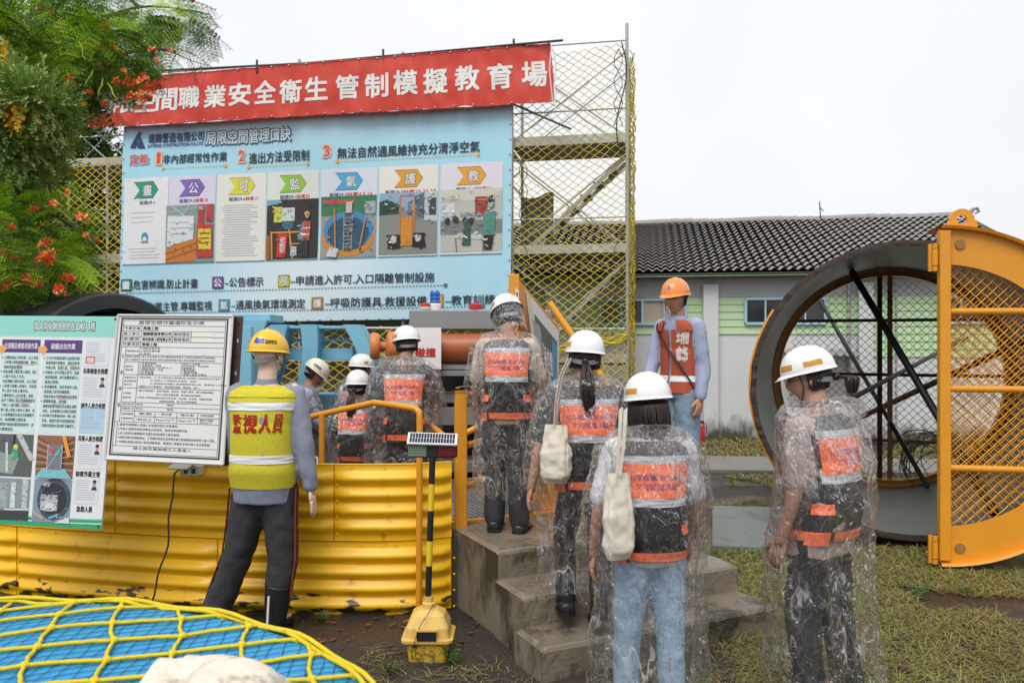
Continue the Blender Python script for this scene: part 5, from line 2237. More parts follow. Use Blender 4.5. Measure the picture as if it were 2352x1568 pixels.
dr = T('stair_handrail', 'yellow pipe handrail slanting down from the info board behind the ponytail woman', 'railing', at(1400, 870, 5.6))
mb = MB()
mb.tube([at(1262, 695, 5.5), at(1300, 750, 5.45), at(1385, 870, 5.35), at(1422, 925, 5.33)], .024, 12)
mb.build('rail', m_yelclean, dr, smooth='auto')
for u, v in ((1240, 1080), (1262, 1130)):
    pass
mb = MB()
mb.box((at(1252, 0, 5.9).x, 5.9, .62), (.26, .06, .42))
mb.build('kick_plate', m_yelclean, plat)

# ================================================================== BIG STEEL RING WITH CAGE GATE
CAx = Vector((1.2, 3.0, 0)).normalized()      # away from the camera
CE = Vector((CAx.y, -CAx.x, 0))               # to the right in the mouth plane
UZ = Vector((0, 0, 1))
CC = Vector((3.17, 6.4, 1.26))
CR = 1.2
CL = 2.35


def cyl(a, r, w_):
    """angle, radius, distance along the axis"""
    return CC + CE * (cos(a) * r) + UZ * (sin(a) * r) + CAx * w_


m_in = M('dark_grey_lining', (.14, .14, .135), .4, var=.3, scale=1.5, bump=.15, dirt=(.16, .14, .11), dirt_amt=.45, dscale=1.3)
m_out = M('streaked_steel_shell', (.16, .17, .15), .5, .2, var=.4, scale=4, stretch=(1, 1, .25))
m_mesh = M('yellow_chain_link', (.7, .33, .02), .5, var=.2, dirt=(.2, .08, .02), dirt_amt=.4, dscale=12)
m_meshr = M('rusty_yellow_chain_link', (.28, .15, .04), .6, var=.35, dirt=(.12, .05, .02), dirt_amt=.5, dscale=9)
rg = T('steel_ring', 'huge grey steel tunnel ring standing on the grass with yellow rims', 'steel ring', (CC.x, CC.y, 0))
mb = MB()
mb.lathe([(CR - .035, .02), (CR - .035, CL)], CC, axis=CAx, seg=96, X=CE)
mb.build('inner_lining', m_in, rg, smooth=True)
mb = MB()
mb.lathe([(CR - .035, .0), (CR, .0), (CR, CL), (CR - .03, CL)], CC, axis=CAx, seg=96, X=CE)
mb.build('shell', m_out, rg, smooth='auto')
mb = MB()
mb.lathe([(CR - .002, .05), (CR + .022, .05), (CR + .022, -.005), (CR - .002, -.012)], CC, axis=CAx, seg=64, ang=R(80), a0=R(133), X=CE)
mb.build('near_rim', m_yelclean, rg, smooth='auto')
mb = MB()
rr = random.Random(4)


def torn(s, t):
    a = R(115) + s * R(250) if 0 else R(-115) + s * R(230) if 0 else 0
    return a


def lip(s, t):
    a = 2 * pi * s
    j = .02 * noise.noise(Vector((cos(a) * 9, sin(a) * 9, 1))) + .012 * noise.noise(Vector((cos(a) * 40, sin(a) * 40, 1)))
    r = CR - .045 + .05 * t
    return cyl(a, r + j * .3, -.015 - abs(j) * 1.2 * (1 - abs(t - .5)))


mb.grid(lip, 200, 3)
mb.build('torn_rubber_edge', M('torn_rubber', (.045, .03, .022), .7, var=.6, scale=30, bump=.5), rg)
mb = MB()
mb.lathe([(CR - .11, CL - .02), (CR - .035, CL - .02)], CC, axis=CAx, seg=72, X=CE)
mb.lathe([(CR - .11, CL - .1), (CR - .11, CL + .03)], CC, axis=CAx, seg=72, X=CE)
mb.build('far_rim', m_yelclean, rg, smooth='auto')
# far mesh screen
scr = T('mesh_screen', 'rusty yellow chain link screen closing the far mouth of the steel ring', 'screen', (CC.x + CAx.x * CL, CC.y + CAx.y * CL, 0))


def disc_net(mb, cfn, rad, cell, r, half=False, clipx=None):
    n = int(2 * rad / cell) + 2
    for sgn in (1, -1):
        for i in range(-2 * n, 2 * n):
            c0 = i * cell
            pts = []
            # line x*1 + sgn*y = c0 (diagonals), zigzag weave
            k0, k1 = -2 * n, 2 * n
            seg = []
            for k in range(-2 * n, 2 * n + 1):
                x = k * cell / 2
                y = sgn * (x - c0)
                ins = x * x + y * y < rad * rad and (clipx is None or x > clipx)
                if ins:
                    seg.append(cfn(x, y, .004 * (1 if (k % 2) else -1) * sgn))
                else:
                    if len(seg) > 1:
                        mb.tube(seg, r, 3, cap=False)
                    seg = []
            if len(seg) > 1:
                mb.tube(seg, r, 3, cap=False)


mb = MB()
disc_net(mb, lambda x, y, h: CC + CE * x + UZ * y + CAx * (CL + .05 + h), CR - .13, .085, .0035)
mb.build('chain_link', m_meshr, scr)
for x in (-.07, .03):
    mb = MB()
    hh = math.sqrt((CR - .1) ** 2 - x * x)
    mb.bar(CC + CE * x + CAx * (CL + .05) + UZ * -hh, CC + CE * x + CAx * (CL + .05) + UZ * hh, .05, .05, up=CAx)
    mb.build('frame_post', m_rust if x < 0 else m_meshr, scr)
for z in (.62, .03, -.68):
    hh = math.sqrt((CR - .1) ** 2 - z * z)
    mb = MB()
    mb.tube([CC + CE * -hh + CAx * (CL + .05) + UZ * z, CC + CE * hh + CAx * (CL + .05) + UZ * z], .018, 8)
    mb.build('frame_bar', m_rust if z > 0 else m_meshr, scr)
# pipes bracing the ring


def crop3(x, y, d):
    return at((x / 1.045 + 2900) * .5742, (y / 1.045 + 800) * .5742, d)


def on_ring(x, y):
    """point of the lining seen at this place of the photo, walking along the ray"""
    d = 5.5
    p = None
    while d < 10:
        p = crop3(x, y, d)
        q = p - CC
        w_ = q.dot(CAx)
        r = math.hypot(q.dot(CE), q.z)
        if w_ > 0 and r > CR - .05:
            return p
        d += .02
    return p


for k, (a, b, mt, wa, wb) in enumerate((((530, 297), (1130, 1310), m_black, 0, 0), ((392, 412), (848, 1200), m_black, 0, 0), ((470, 860), (1010, 575), m_black, 0, 0), ((540, 920), (1245, 590), m_rust, 0, 0))):
    pa, pb = on_ring(*a), on_ring(*b)
    if k == 2:
        pa = crop3(470, 860, 6.9)
        pa = CC + (pa - CC)
    mb = MB()
    mb.tube([pa, pb], .032 if k in (0, 3) else .024, 10)
    mb.build('brace_pipe', mt, rg, smooth='auto')
# gate: half disc leaf with deep yellow band
gt = T('cage_gate', 'yellow half round cage gate with chain link hanging open on the ring', 'gate', (3.1, 5.78, 0))
GC = Vector((3.1, 5.78, 1.26))
GE = Vector((.985, -.17, 0)).normalized()
GA = Vector((.17, .985, 0)).normalized()
GR = 1.21


def gp_(x, y, w_=0):
    return GC + GE * x + UZ * y + GA * w_


mb = MB()
mb.lathe([(GR - .26, .0), (GR, .0), (GR, .01), (GR - .26, .01)], GC, axis=GA, seg=60, ang=pi, a0=-pi / 2, X=GE)
mb.build('rim_plate', m_yelclean, gt)
mb = MB()
mb.lathe([(GR - .004, .3), (GR - .004, -.05), (GR + .016, -.06), (GR + .016, .3)], GC, axis=GA, seg=60, ang=pi, a0=-pi / 2, X=GE)
mb.build('rim_band', m_yelclean, gt, smooth='auto')
mb = MB()
mb.bar(gp_(.03, -GR + .02, -.01), gp_(.03, GR - .02, -.01), .075, .07, bev=.006, up=GA)
mb.build('stile', m_yelclean, gt)
for v in (715, 893, 1076):
    z = CH - (v - 784) / F * 5.75 - GC.z
    hh = math.sqrt((GR - .2) ** 2 - z * z)
    mb = MB()
    mb.tube([gp_(.05, z, .02), gp_(hh, z, .02)], .026, 10)
    mb.build('rail', m_yelclean, gt, smooth='auto')
mb = MB()
disc_net(mb, lambda x, y, h: gp_(x, y, .05 + h), GR - .22, .075, .0045, clipx=.06)
mb.build('chain_link', m_mesh, gt)
mb = MB()
disc_net(mb, lambda x, y, h: gp_(x + .03, y + .025, .16 + h), GR - .22, .075, .0045, clipx=.06)
mb.build('chain_link', m_mesh, gt)
for z, s in ((1.0, 1), (-1.12, 1)):
    mb = MB()
    mb.tube([gp_(-.03, z - .06, -.01), gp_(-.03, z + .06, -.01)], .022, 10)
    mb.tube([gp_(-.03, z - .1, -.01), gp_(-.03, z - .065, -.01)], .019, 10)
    mb.tube([gp_(-.03, z + .065, -.01), gp_(-.03, z + .1, -.01)], .019, 10)
    mb.box(gp_(-.055, z, .01), (.03, .02, .2), X=GE)
    mb.build('hinge', m_yelclean, gt, smooth='auto')
mb = MB()
pts_o = []
for i in range(17):
    t = pi * i / 16
    pts_o.append((.17 + .085 * cos(t), .05 + .085 * sin(t)))
pts_o = [(.27, -.04)] + pts_o + [(.07, -.04)]
inn = [(.17 + .035 * cos(pi * i / 16 * 2), .055 + .035 * sin(pi * i / 16 * 2)) for i in range(16)]
for i in range(32):
    a0, a1 = 2 * pi * i / 32, 2 * pi * (i + 1) / 32

    def out(a):
        c, s = cos(a), sin(a)
        if s >= 0:
            return (.17 + .085 * c, .05 + .085 * s)
        k = min(.1 / max(1e-6, abs(c)), .09 / max(1e-6, abs(s)))
        return (.17 + c * k, .05 + s * k)
    q = [(.17 + .035 * cos(a0), .055 + .035 * sin(a0)), out(a0), out(a1), (.17 + .035 * cos(a1), .055 + .035 * sin(a1))]
    mb.ext(q, gp_(0, GR + .01, .04), GE, UZ, -.03)
mb.build('lifting_lug', m_yelclean, gt)
m_bolt = M('worn_bolt', (.3, .16, .04), .6)
for (x, z) in ((.14, 1.09), (.14, -1.1)):
    mb = MB()
    mb.lathe([(0, 0), (.035, 0), (.035, .012), (0, .012)], gp_(x, z, -.012), axis=GA, seg=16)
    mb.build('round_plug', m_bolt, gt)
# timber/steel cradle under the ring
mb = MB()
for w_ in (.25, 2.6):
    c = CC + CAx * w_
    mb.box((c.x, c.y, .02), (1.6, .16, .14), X=CE)
tag(mb.build('cradle_beam', m_rust), 'rusty brown beams chocking the steel ring on the ground', 'beam')
# coil of wire
mb = MB()
cw = crop3(880, 1130, 8.6)
for k in range(16):
    rc = random.uniform(.2, .33)
    c = cw + Vector((random.uniform(-.12, .1), random.uniform(-.1, .1), random.uniform(-.05, .15)))
    ax = Vector((random.uniform(-.4, .4), -1, random.uniform(-.3, .3))).normalized()
    a, b, _ = basis(ax)
    ex_ = random.uniform(.75, 1.2)
    mb.tube([c + a * rc * cos(t) * ex_ + b * rc * sin(t) for t in [2 * pi * i / 24 * 1.1 for i in range(25)]], .006, 4)
tag(mb.build('wire_coil', M('grey_green_cable', (.12, .14, .11), .5, .2)), 'tangled coil of grey wire lying inside the steel ring', 'wire')
# ================================================================== PEOPLE
m_skin = M('skin', (.5, .27, .18), .5, var=.08, scale=14, spec=.4)
m_skin2 = M('tanned_skin', (.5, .26, .17), .5, var=.1, scale=14, spec=.4)
m_skinM = M('pale_mannequin_plastic', (.72, .5, .4), .35, var=.03, spec=.5)
for m_ in (m_skin, m_skin2):
    b_ = m_.node_tree.nodes['Principled BSDF']
    b_.inputs['Subsurface Weight'].default_value = .08
    b_.inputs['Subsurface Radius'].default_value = (.02, .008, .004)
m_hair = M('dark_hair', (.022, .013, .01), .38, var=.5, scale=5, stretch=(60, 60, 2), spec=.5)
m_helm = M('white_helmet_shell', (.8, .8, .8), .18, var=.02, spec=.6, coat=.4)
m_helmc = M('cream_helmet_shell', (.72, .68, .55), .25, var=.04, coat=.3)
m_helmy = M('yellow_helmet_shell', (.82, .5, .03), .25, var=.05, coat=.3)
m_helmo = M('orange_helmet_shell', (.82, .27, .06), .25, var=.05, coat=.3)
m_stripe = M('amber_reflective_tape', (.55, .25, .02), .3, var=.1)
m_hint = M('helmet_inner', (.12, .12, .12), .6)
m_strap = M('dark_webbing', (.02, .025, .04), .7)
m_sgrey = M('grey_helmet_cradle', (.2, .21, .22), .5)
m_mesh_b = M('black_mesh_fabric', (.011, .011, .014), .8, var=.3, scale=30, bump=.4, bscale=400)
m_mesh_g = M('grey_mesh_fabric', (.1, .1, .105), .8, var=.2, scale=30, bump=.4, bscale=400)
m_silver = M('silver_reflective_tape', (.52, .54, .56), .35, var=.08, bump=.2, bscale=30)
m_or = M('fluorescent_orange_cloth', (.98, .19, .07), .6, var=.06, bump=.2, bscale=20)
m_blackcl = M('black_cloth', (.01, .01, .012), .75, var=.3, scale=6, bump=.3, bscale=30)
m_greytr = M('dark_grey_trousers', (.032, .032, .036), .75, var=.15, scale=6, bump=.3, bscale=30)
m_jeans = M('light_blue_denim', (.3, .42, .54), .75, var=.22, scale=7, bump=.4, bscale=60)
m_jeans2 = M('washed_denim', (.2, .3, .4), .75, var=.3, scale=9, bump=.4, bscale=60)
m_beige = M('beige_shirt', (.42, .34, .29), .75, var=.08, bump=.2, bscale=20)
m_cream2 = M('cream_tshirt', (.6, .5, .38), .75, var=.06, bump=.2, bscale=20)
m_whitesh = M('white_tshirt', (.62, .62, .65), .75, var=.05, bump=.2, bscale=20)
m_bluesh = M('pale_blue_striped_shirt', (.42, .47, .62), .75, var=.06, bump=.2, bscale=18)
m_greysh = M('grey_striped_shirt', (.3, .32, .38), .75, var=.08, bump=.2, bscale=18)
for m_, sc_ in ((m_greysh, 260), (m_bluesh, 200)):
    n_, b_ = nodes(m_)
    wv = n_.nodes.new('ShaderNodeTexWave')
    wv.bands_direction = 'X'
    wv.inputs['Scale'].default_value = sc_ / 2.2
    tcc = n_.nodes.new('ShaderNodeTexCoord')
    n_.links.new(tcc.outputs['Object'], wv.inputs['Vector'])
    mm = n_.nodes.new('ShaderNodeMixRGB')
    mm.blend_type = 'MULTIPLY'
    mm.inputs[2].default_value = (.6, .62, .75, 1)
    old = b_.inputs['Base Color'].links[0].from_socket
    n_.links.new(wv.outputs['Fac'], mm.inputs[0])
    n_.links.new(old, mm.inputs[1])
    n_.links.new(mm.outputs[0], b_.inputs['Base Color'])
m_shoe = M('black_shoe_leather', (.012, .012, .013), .35, var=.2)
m_canvas = M('cream_canvas_bag', (.66, .6, .5), .8, var=.06, bump=.35, bscale=18)
m_vy = M('yellow_mesh_vest', (.62, .55, .025), .7, var=.18, scale=60, bump=.5, bscale=350)
m_vo = M('rust_orange_mesh_vest', (.42, .08, .035), .7, var=.18, scale=60, bump=.5, bscale=350)
m_wtape = M('white_reflective_tape', (.72, .73, .74), .4, var=.04, bump=.2, bscale=20)
m_lan = M('blue_lanyard', (.02, .05, .3), .5)

# clear crumpled plastic film: mostly see-through, hazy, with crease glints painted as thin broken white lines
m_pon = bpy.data.materials.new('clear_plastic_film')
m_pon.use_nodes = True
n_ = m_pon.node_tree
n_.nodes.clear()
N_ = n_.nodes.new
LK = n_.links.new
out = N_('ShaderNodeOutputMaterial')
tr = N_('ShaderNodeBsdfTransparent')
tr.inputs[0].default_value = (.985, .975, .975, 1)
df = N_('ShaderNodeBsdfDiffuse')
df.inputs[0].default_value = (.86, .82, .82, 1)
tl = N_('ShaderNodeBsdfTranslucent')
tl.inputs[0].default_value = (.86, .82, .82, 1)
gl = N_('ShaderNodeBsdfGlossy')
gl.inputs['Roughness'].default_value = .12
tcn = N_('ShaderNodeTexCoord')


def mth(op, a, b=None, c=None, clamp=False):
    m = N_('ShaderNodeMath')
    m.operation = op
    m.use_clamp = clamp
    for k, x in enumerate((a, b, c)):
        if x is None:
            continue
        if isinstance(x, (int, float)):
            m.inputs[k].default_value = x
        else:
            LK(x, m.inputs[k])
    return m.outputs[0]


def nse(scale, detail, dist, sc=(1, 1, 1), rot=(0, 0, 0)):
    mp = N_('ShaderNodeMapping')
    mp.inputs['Scale'].default_value = sc
    mp.inputs['Rotation'].default_value = rot
    LK(tcn.outputs['Object'], mp.inputs[0])
    z = N_('ShaderNodeTexNoise')
    z.inputs['Scale'].default_value = scale
    z.inputs['Detail'].default_value = detail
    z.inputs['Distortion'].default_value = dist
    LK(mp.outputs[0], z.inputs['Vector'])
    return z.outputs['Fac']


def crease_glint(scale, width, sc, rot):
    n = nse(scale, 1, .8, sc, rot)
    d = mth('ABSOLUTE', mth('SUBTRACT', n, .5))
    line = mth('SUBTRACT', 1, mth('DIVIDE', d, width), clamp=True)  # glint along the crease, painted as a white line
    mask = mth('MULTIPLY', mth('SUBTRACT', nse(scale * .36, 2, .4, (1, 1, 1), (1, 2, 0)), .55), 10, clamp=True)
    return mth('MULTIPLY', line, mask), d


c1, d1_ = crease_glint(6, .02, (1, 1, .45), (.5, .2, 0))
c2, d2_ = crease_glint(15, .03, (1, 1, .5), (-.6, .3, 0))
c3, d3_ = crease_glint(24, .05, (1, 1, .6), (.9, -.4, 1))
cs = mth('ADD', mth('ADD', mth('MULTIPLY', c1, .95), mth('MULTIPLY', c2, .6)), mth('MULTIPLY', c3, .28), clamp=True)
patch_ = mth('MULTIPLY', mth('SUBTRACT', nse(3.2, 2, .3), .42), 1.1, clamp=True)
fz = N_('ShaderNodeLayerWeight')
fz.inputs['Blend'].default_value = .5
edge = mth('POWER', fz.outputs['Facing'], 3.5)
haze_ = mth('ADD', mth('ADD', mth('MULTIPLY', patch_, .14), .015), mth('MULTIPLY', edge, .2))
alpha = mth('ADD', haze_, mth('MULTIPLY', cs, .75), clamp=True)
hgt = mth('ADD', mth('MULTIPLY', mth('MINIMUM', d1_, .08), 5), mth('ADD', mth('MULTIPLY', mth('MINIMUM', d2_, .1), 2.2), mth('MULTIPLY', mth('MINIMUM', d3_, .1), 1.2)))
bpn = N_('ShaderNodeBump')
bpn.inputs['Strength'].default_value = 1
bpn.inputs['Distance'].default_value = .022
LK(hgt, bpn.inputs['Height'])
LK(bpn.outputs[0], gl.inputs['Normal'])
fr = N_('ShaderNodeLayerWeight')
fr.inputs['Blend'].default_value = .3
LK(bpn.outputs[0], fr.inputs['Normal'])
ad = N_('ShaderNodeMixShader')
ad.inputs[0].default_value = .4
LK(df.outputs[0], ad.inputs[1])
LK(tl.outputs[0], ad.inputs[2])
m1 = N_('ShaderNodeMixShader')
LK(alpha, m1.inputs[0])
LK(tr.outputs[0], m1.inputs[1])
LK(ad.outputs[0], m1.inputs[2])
m2 = N_('ShaderNodeMixShader')
LK(mth('MULTIPLY_ADD', fr.outputs['Fresnel'], .34, .045, clamp=True), m2.inputs[0])
LK(m1.outputs[0], m2.inputs[1])
LK(gl.outputs[0], m2.inputs[2])
LK(m2.outputs[0], out.inputs[0])

cloud_tex = bpy.data.textures.new('wrinkle', 'CLOUDS')
cloud_tex.noise_scale = .09
cloud_tex.noise_depth = 2
cloud_f = bpy.data.textures.new('fine_wrinkle', 'STUCCI')
cloud_f.noise_scale = .045

TAB = [(0, .094, .07, -.002), (.07, .096, .071, -.002), (.18, .097, .074, -.004), (.35, .084, .063, .002), (.5, .082, .06, .003), (.7, .096, .064, 0), (.85, .106, .062, -.004), (.92, .1, .055, -.004), (.965, .075, .043, -.002), (1, .04, .038, 0)]


def lerp_tab(tab, s):
    s = max(tab[0][0], min(tab[-1][0], s))
    for a, b in zip(tab[:-1], tab[1:]):
        if s <= b[0]:
            f = (s - a[0]) / (b[0] - a[0])
            f = f * f * (3 - 2 * f) * .5 + f * .5
            return [a[i] * (1 - f) + b[i] * f for i in range(1, len(a))]
    return list(tab[-1][1:])


def rotv(v, ax, deg):
    return Matrix.Rotation(R(deg), 3, ax) @ Vector(v)


class Person:
    def __init__(s, H, lean=0, twist=0, drop=0, head=(0, 0, 0), arms=None, legs=None, w=1., build=1., roll=0):
        s.H = H
        s.w = w * build
        s.P = Vector((0, 0, (.49 - drop) * H))
        sp_d = rotv((0, 0, 1), 'X', -lean)
        sp_d = rotv(sp_d, 'Y', roll)
        s.N = s.P + sp_d * .355 * H
        s.bow = rotv((0, -.012 * H * (1 if lean < 5 else 2.2), 0), 'X', -lean)
        s.hp, s.hy, s.hr = head
        s.neck_d = (sp_d * .6 + Vector((0, .12 + .3 * sin(R(s.hp)), 1)) * .4).normalized()
        s.Hc = s.N + s.neck_d * .035 * H + Vector((0, .012 * H + .03 * sin(R(s.hp)) * H, .055 * H))
        k = (H / 1.6) ** .35
        s.hk = k
        s.HM = (Matrix.Rotation(R(s.hy), 3, 'Z') @ Matrix.Rotation(R(s.hr), 3, 'Y') @ Matrix.Rotation(R(-s.hp), 3, 'X'))
        s.arms = {}
        arms = arms or {}
        for side in (-1, 1):
            c, _, _ = s.frame(.905)
            sh = c + Vector((side * .108 * H * s.w, 0, 0))
            ed, wd = arms.get(side, ((side * .12, -.06, -1), (side * .05, .16, -1)))
            el = sh + Vector(ed).normalized() * .178 * H
            wr = el + Vector(wd).normalized() * .15 * H
            s.arms[side] = (sh, el, wr)
        s.legs = {}
        legs = legs or {}
        for side in (-1, 1):
            hp = s.P + Vector((side * .05 * H, 0, .0))
            kd, ad, fd = legs.get(side, ((side * .03, .02, -1), (side * .02, -.04, -1), (side * .12, 1, 0)))
            kn = hp + Vector(kd).normalized() * .235 * H
            an = kn + Vector(ad).normalized() * .215 * H
            s.legs[side] = (hp, kn, an, Vector(fd).normalized())

    def frame(s, t):
        c = s.P.lerp(s.N, t) + s.bow * sin(pi * t) * 2
        D = (s.N - s.P).normalized()
        X = Vector((1, 0, 0))
        X = (X - D * X.dot(D)).normalized()
        Y = D.cross(X)
        return c, X, Y

    def ring(s, t, th, off=0., sq=2.3):
        c, X, Y = s.frame(t)
        hw, hd, yo = lerp_tab(TAB, t)
        if off > .01:
            hw = max(hw, .091) if t < .6 else hw
            hd = max(hd, .068) if t < .6 else hd
        hw = hw * s.H * s.w + off
        hd = hd * s.H * (.5 + .5 * s.w) + off
        cs, sn = cos(th), sin(th)
        e = 2 / sq
        return c + X * (math.copysign(abs(cs) ** e, cs) * hw) + Y * (math.copysign(abs(sn) ** e, sn) * hd + yo * s.H)

    def torso(s, mb, off=0., t0=0., t1=1., seg=28, n=16):
        o = len(mb.v)
        for i in range(n + 1):
            t = t0 + (t1 - t0) * i / n
            for k in range(seg):
                mb.v.append(s.ring(t, 2 * pi * k / seg, off))
        for i in range(n):
            for k in range(seg):
                k2 = (k + 1) % seg
                mb.face([o + i * seg + k, o + i * seg + k2, o + (i + 1) * seg + k2, o + (i + 1) * seg + k])
        mb.face([o + k for k in range(seg)][::-1])
        mb.face([o + n * seg + k for k in range(seg)])
        return mb

    def limb(s, mb, pts, rs, seg=14):
        """smooth tapered limb through joints"""
        P, Rr = [], []
        n = len(pts)
        for i in range(n - 1):
            p0 = pts[max(0, i - 1)]
            p1, p2 = pts[i], pts[i + 1]
            p3 = pts[min(n - 1, i + 2)]
            for k in range(6):
                t = k / 6
                a = (p2 - p0) * .35
                b = (p3 - p1) * .35
                P.append((2 * t**3 - 3 * t**2 + 1) * p1 + (t**3 - 2 * t**2 + t) * a + (-2 * t**3 + 3 * t**2) * p2 + (t**3 - t**2) * b)
                Rr.append(rs[i] * (1 - t) + rs[i + 1] * t)
        P.append(pts[-1])
        Rr.append(rs[-1])
        mb.tube(P, Rr, seg)
        for p, r in ((pts[0], rs[0]), (pts[-1], rs[-1])):
            mb.ball(p, r * .98, seg, 8)
        return mb

    def head_mb(s, mb):
        k = s.hk
        HM, Hc = s.HM, s.Hc

        def fn(a, b):
            th = 2 * pi * a          # 0 = +x, pi/2 = front
            ph = pi * b
            q = Vector((sin(ph) * cos(th), sin(ph) * sin(th), -cos(ph)))
            x, y, z = q.x * .073, q.y * .092, q.z * .112
            if z < 0:
                f = -z / .112
                x *= 1 - .3 * f
                if y < 0:
                    y *= 1 - .45 * f
                else:
                    y *= 1 - .12 * f
                    y += .01 * f
            if y > 0:
                g = math.exp(-(x / .012) ** 2 - ((z + .018) / .022) ** 2)
                y += .03 * g
                y += .008 * math.exp(-(x / .014) ** 2 - ((z - .01) / .02) ** 2)
                y -= .009 * (math.exp(-((x - .03) / .016) ** 2 - ((z - .012) / .012) ** 2) + math.exp(-((x + .03) / .016) ** 2 - ((z - .012) / .012) ** 2))
                y += .006 * math.exp(-(x / .03) ** 2 - ((z - .034) / .01) ** 2)
                y += .007 * math.exp(-(x / .022) ** 2 - ((z + .053) / .009) ** 2)
                y += .01 * math.exp(-(x / .022) ** 2 - ((z + .092) / .015) ** 2)
                y -= .005 * math.exp(-(x / .03) ** 2 - ((z + .07) / .008) ** 2)
            return Hc + HM @ (Vector((x, y, z)) * k)
        mb.grid(fn, 48, 36)
        for sd in (-1, 1):
            mb.ball(Hc + HM @ (Vector((sd * .076, -.012, -.012)) * k), (.008 * k, .018 * k, .03 * k), 8, 8, HM @ Matrix.Rotation(R(sd * 20), 3, 'Z'))
        return mb

    def hp_(s, x, y, z):
        return s.Hc + s.HM @ (Vector((x, y, z)) * s.hk)

    def hand(s, mb, side, curl=.5):
        sh, el, wr = s.arms[side]
        d = (wr - el).normalized()
        k = s.H / 1.65
        inward = Vector((-side, 0, 0))
        inward = (inward - d * inward.dot(d)).normalized()      # palm normal
        fwd = inward.cross(d) * side
        fwd = -fwd if fwd.y < 0 else fwd                         # thumb side, forward
        Mx = Matrix((fwd, inward, d)).transposed()
        pc_ = wr + d * .045 * k
        mb.ball(pc_, (.04 * k, .016 * k, .052 * k), 12, 8, Mx)
        mb.tube([wr - d * .03, wr + d * .03 * k], [.026 * k, .024 * k], 10)
        for i, (off, ln) in enumerate(((.027, .07), (.009, .08), (-.009, .074), (-.026, .058))):
            p = wr + d * .08 * k + fwd * off * k
            v = d
            pts = [p - d * .015, p]
            for j in range(3):
                v = (v * cos(curl * .55) + inward * sin(curl * .55)).normalized()
                p = p + v * ln * k * (.42, .33, .25)[j]
                pts.append(p)
            mb.tube(pts, [.0098 * k, .0096 * k, .009 * k, .0085 * k, .0068 * k], 8)
            mb.ball(pts[-1], .0068 * k, 8, 4)
        p = wr + d * .022 * k + fwd * .026 * k
        v = (d * .7 + fwd * .6 + inward * .25).normalized()
        pts = [p]
        for j in range(3):
            p = p + v * .027 * k
            pts.append(p)
            v = (v + d * .35 + inward * .12).normalized()
        mb.tube(pts, [.014 * k, .0125 * k, .0105 * k, .008 * k], 8)
        mb.ball(pts[-1], .008 * k, 8, 4)

    def make_body(s, parent, mat, vox=.009, hands=(-1, 1), curl=.5):
        H = s.H
        mb = MB()
        s.torso(mb, -.006)
        s.limb(mb, [s.N + Vector((0, -.002, -.03)), s.N + s.neck_d * .05 * H, s.Hc + s.HM @ Vector((0, -.015, -.04))], [.036 * H, .031 * H, .032 * H])
        s.head_mb(mb)
        for sd in (-1, 1):
            sh, el, wr = s.arms[sd]
            s.limb(mb, [sh + Vector((-sd * .02, 0, 0)), sh, el, wr], [.03 * H, .031 * H, .023 * H, .0155 * H])
            hp, kn, an, fd = s.legs[sd]
            s.limb(mb, [hp, kn, an], [.052 * H, .034 * H, .023 * H])
            s.limb(mb, [an, an + fd * .09 * H * 1.0 + Vector((0, 0, -.022 * H))], [.024 * H, .016 * H], 10)
        me = mb.mesh('body', mat)
        o = bpy.data.objects.new('body', me)
        C.objects.link(o)
        md_ = o.modifiers.new('r', 'REMESH')
        md_.mode = 'VOXEL'
        md_.voxel_size = vox
        sm = o.modifiers.new('s', 'SMOOTH')
        sm.iterations = 3
        sm.factor = .5
        dg = bpy.context.evaluated_depsgraph_get()
        me2 = bpy.data.meshes.new_from_object(o.evaluated_get(dg))
        bpy.data.objects.remove(o)
        hb = MB()
        for sd in hands:
            s.hand(hb, sd, curl)
        n = len(me2.vertices)
        import bmesh
        bm = bmesh.new()
        bm.from_mesh(me2)
        if hb.v:
            hm = hb.mesh('h', mat)
            bm.from_mesh(hm)
            bpy.data.meshes.remove(hm)
        bm.to_mesh(me2)
        bm.free()
        me2.name = 'body'
        me2.polygons.foreach_set('use_smooth', [True] * len(me2.polygons))
        if not me2.materials:
            me2.materials.append(mat)
        o = link('body', me2, parent, world=False)
        return o

    def garment(s, parent, name, mb, mat, vox=.012, wr=.012, fine=.004, smooth=4):
        o = mb.build(name, mat, parent)
        a = o.modifiers.new('r', 'REMESH')
        a.mode = 'VOXEL'
        a.voxel_size = vox
        a.use_smooth_shade = True
        b = o.modifiers.new('s', 'SMOOTH')
        b.iterations = smooth
        b.factor = .5
        for tex, st in ((cloud_tex, wr), (cloud_f, fine)):
            if st:
                c = o.modifiers.new('d', 'DISPLACE')
                c.texture = tex
                c.strength = st
                c.mid_level = .5
                c.texture_coords = 'GLOBAL'
        return o

    def shirt(s, parent, mat, sleeve='short', off=.008, hem=.0, name='shirt', vox=.012):
        H = s.H
        mb = MB()
        s.torso(mb, off, hem, .985)
        for sd in (-1, 1):
            sh, el, wr = s.arms[sd]
            if sleeve == 'short':
                e = sh.lerp(el, .82)
                s.limb(mb, [sh + Vector((-sd * .03, 0, -.012)), sh + Vector((0, 0, -.006)), e], [.036 * H, .037 * H, .04 * H])
            else:
                s.limb(mb, [sh + Vector((-sd * .03, 0, -.012)), sh + Vector((0, 0, -.006)), el, el.lerp(wr, .93)], [.036 * H, .038 * H, .034 * H, .027 * H])
        return s.garment(parent, name, mb, mat, vox)

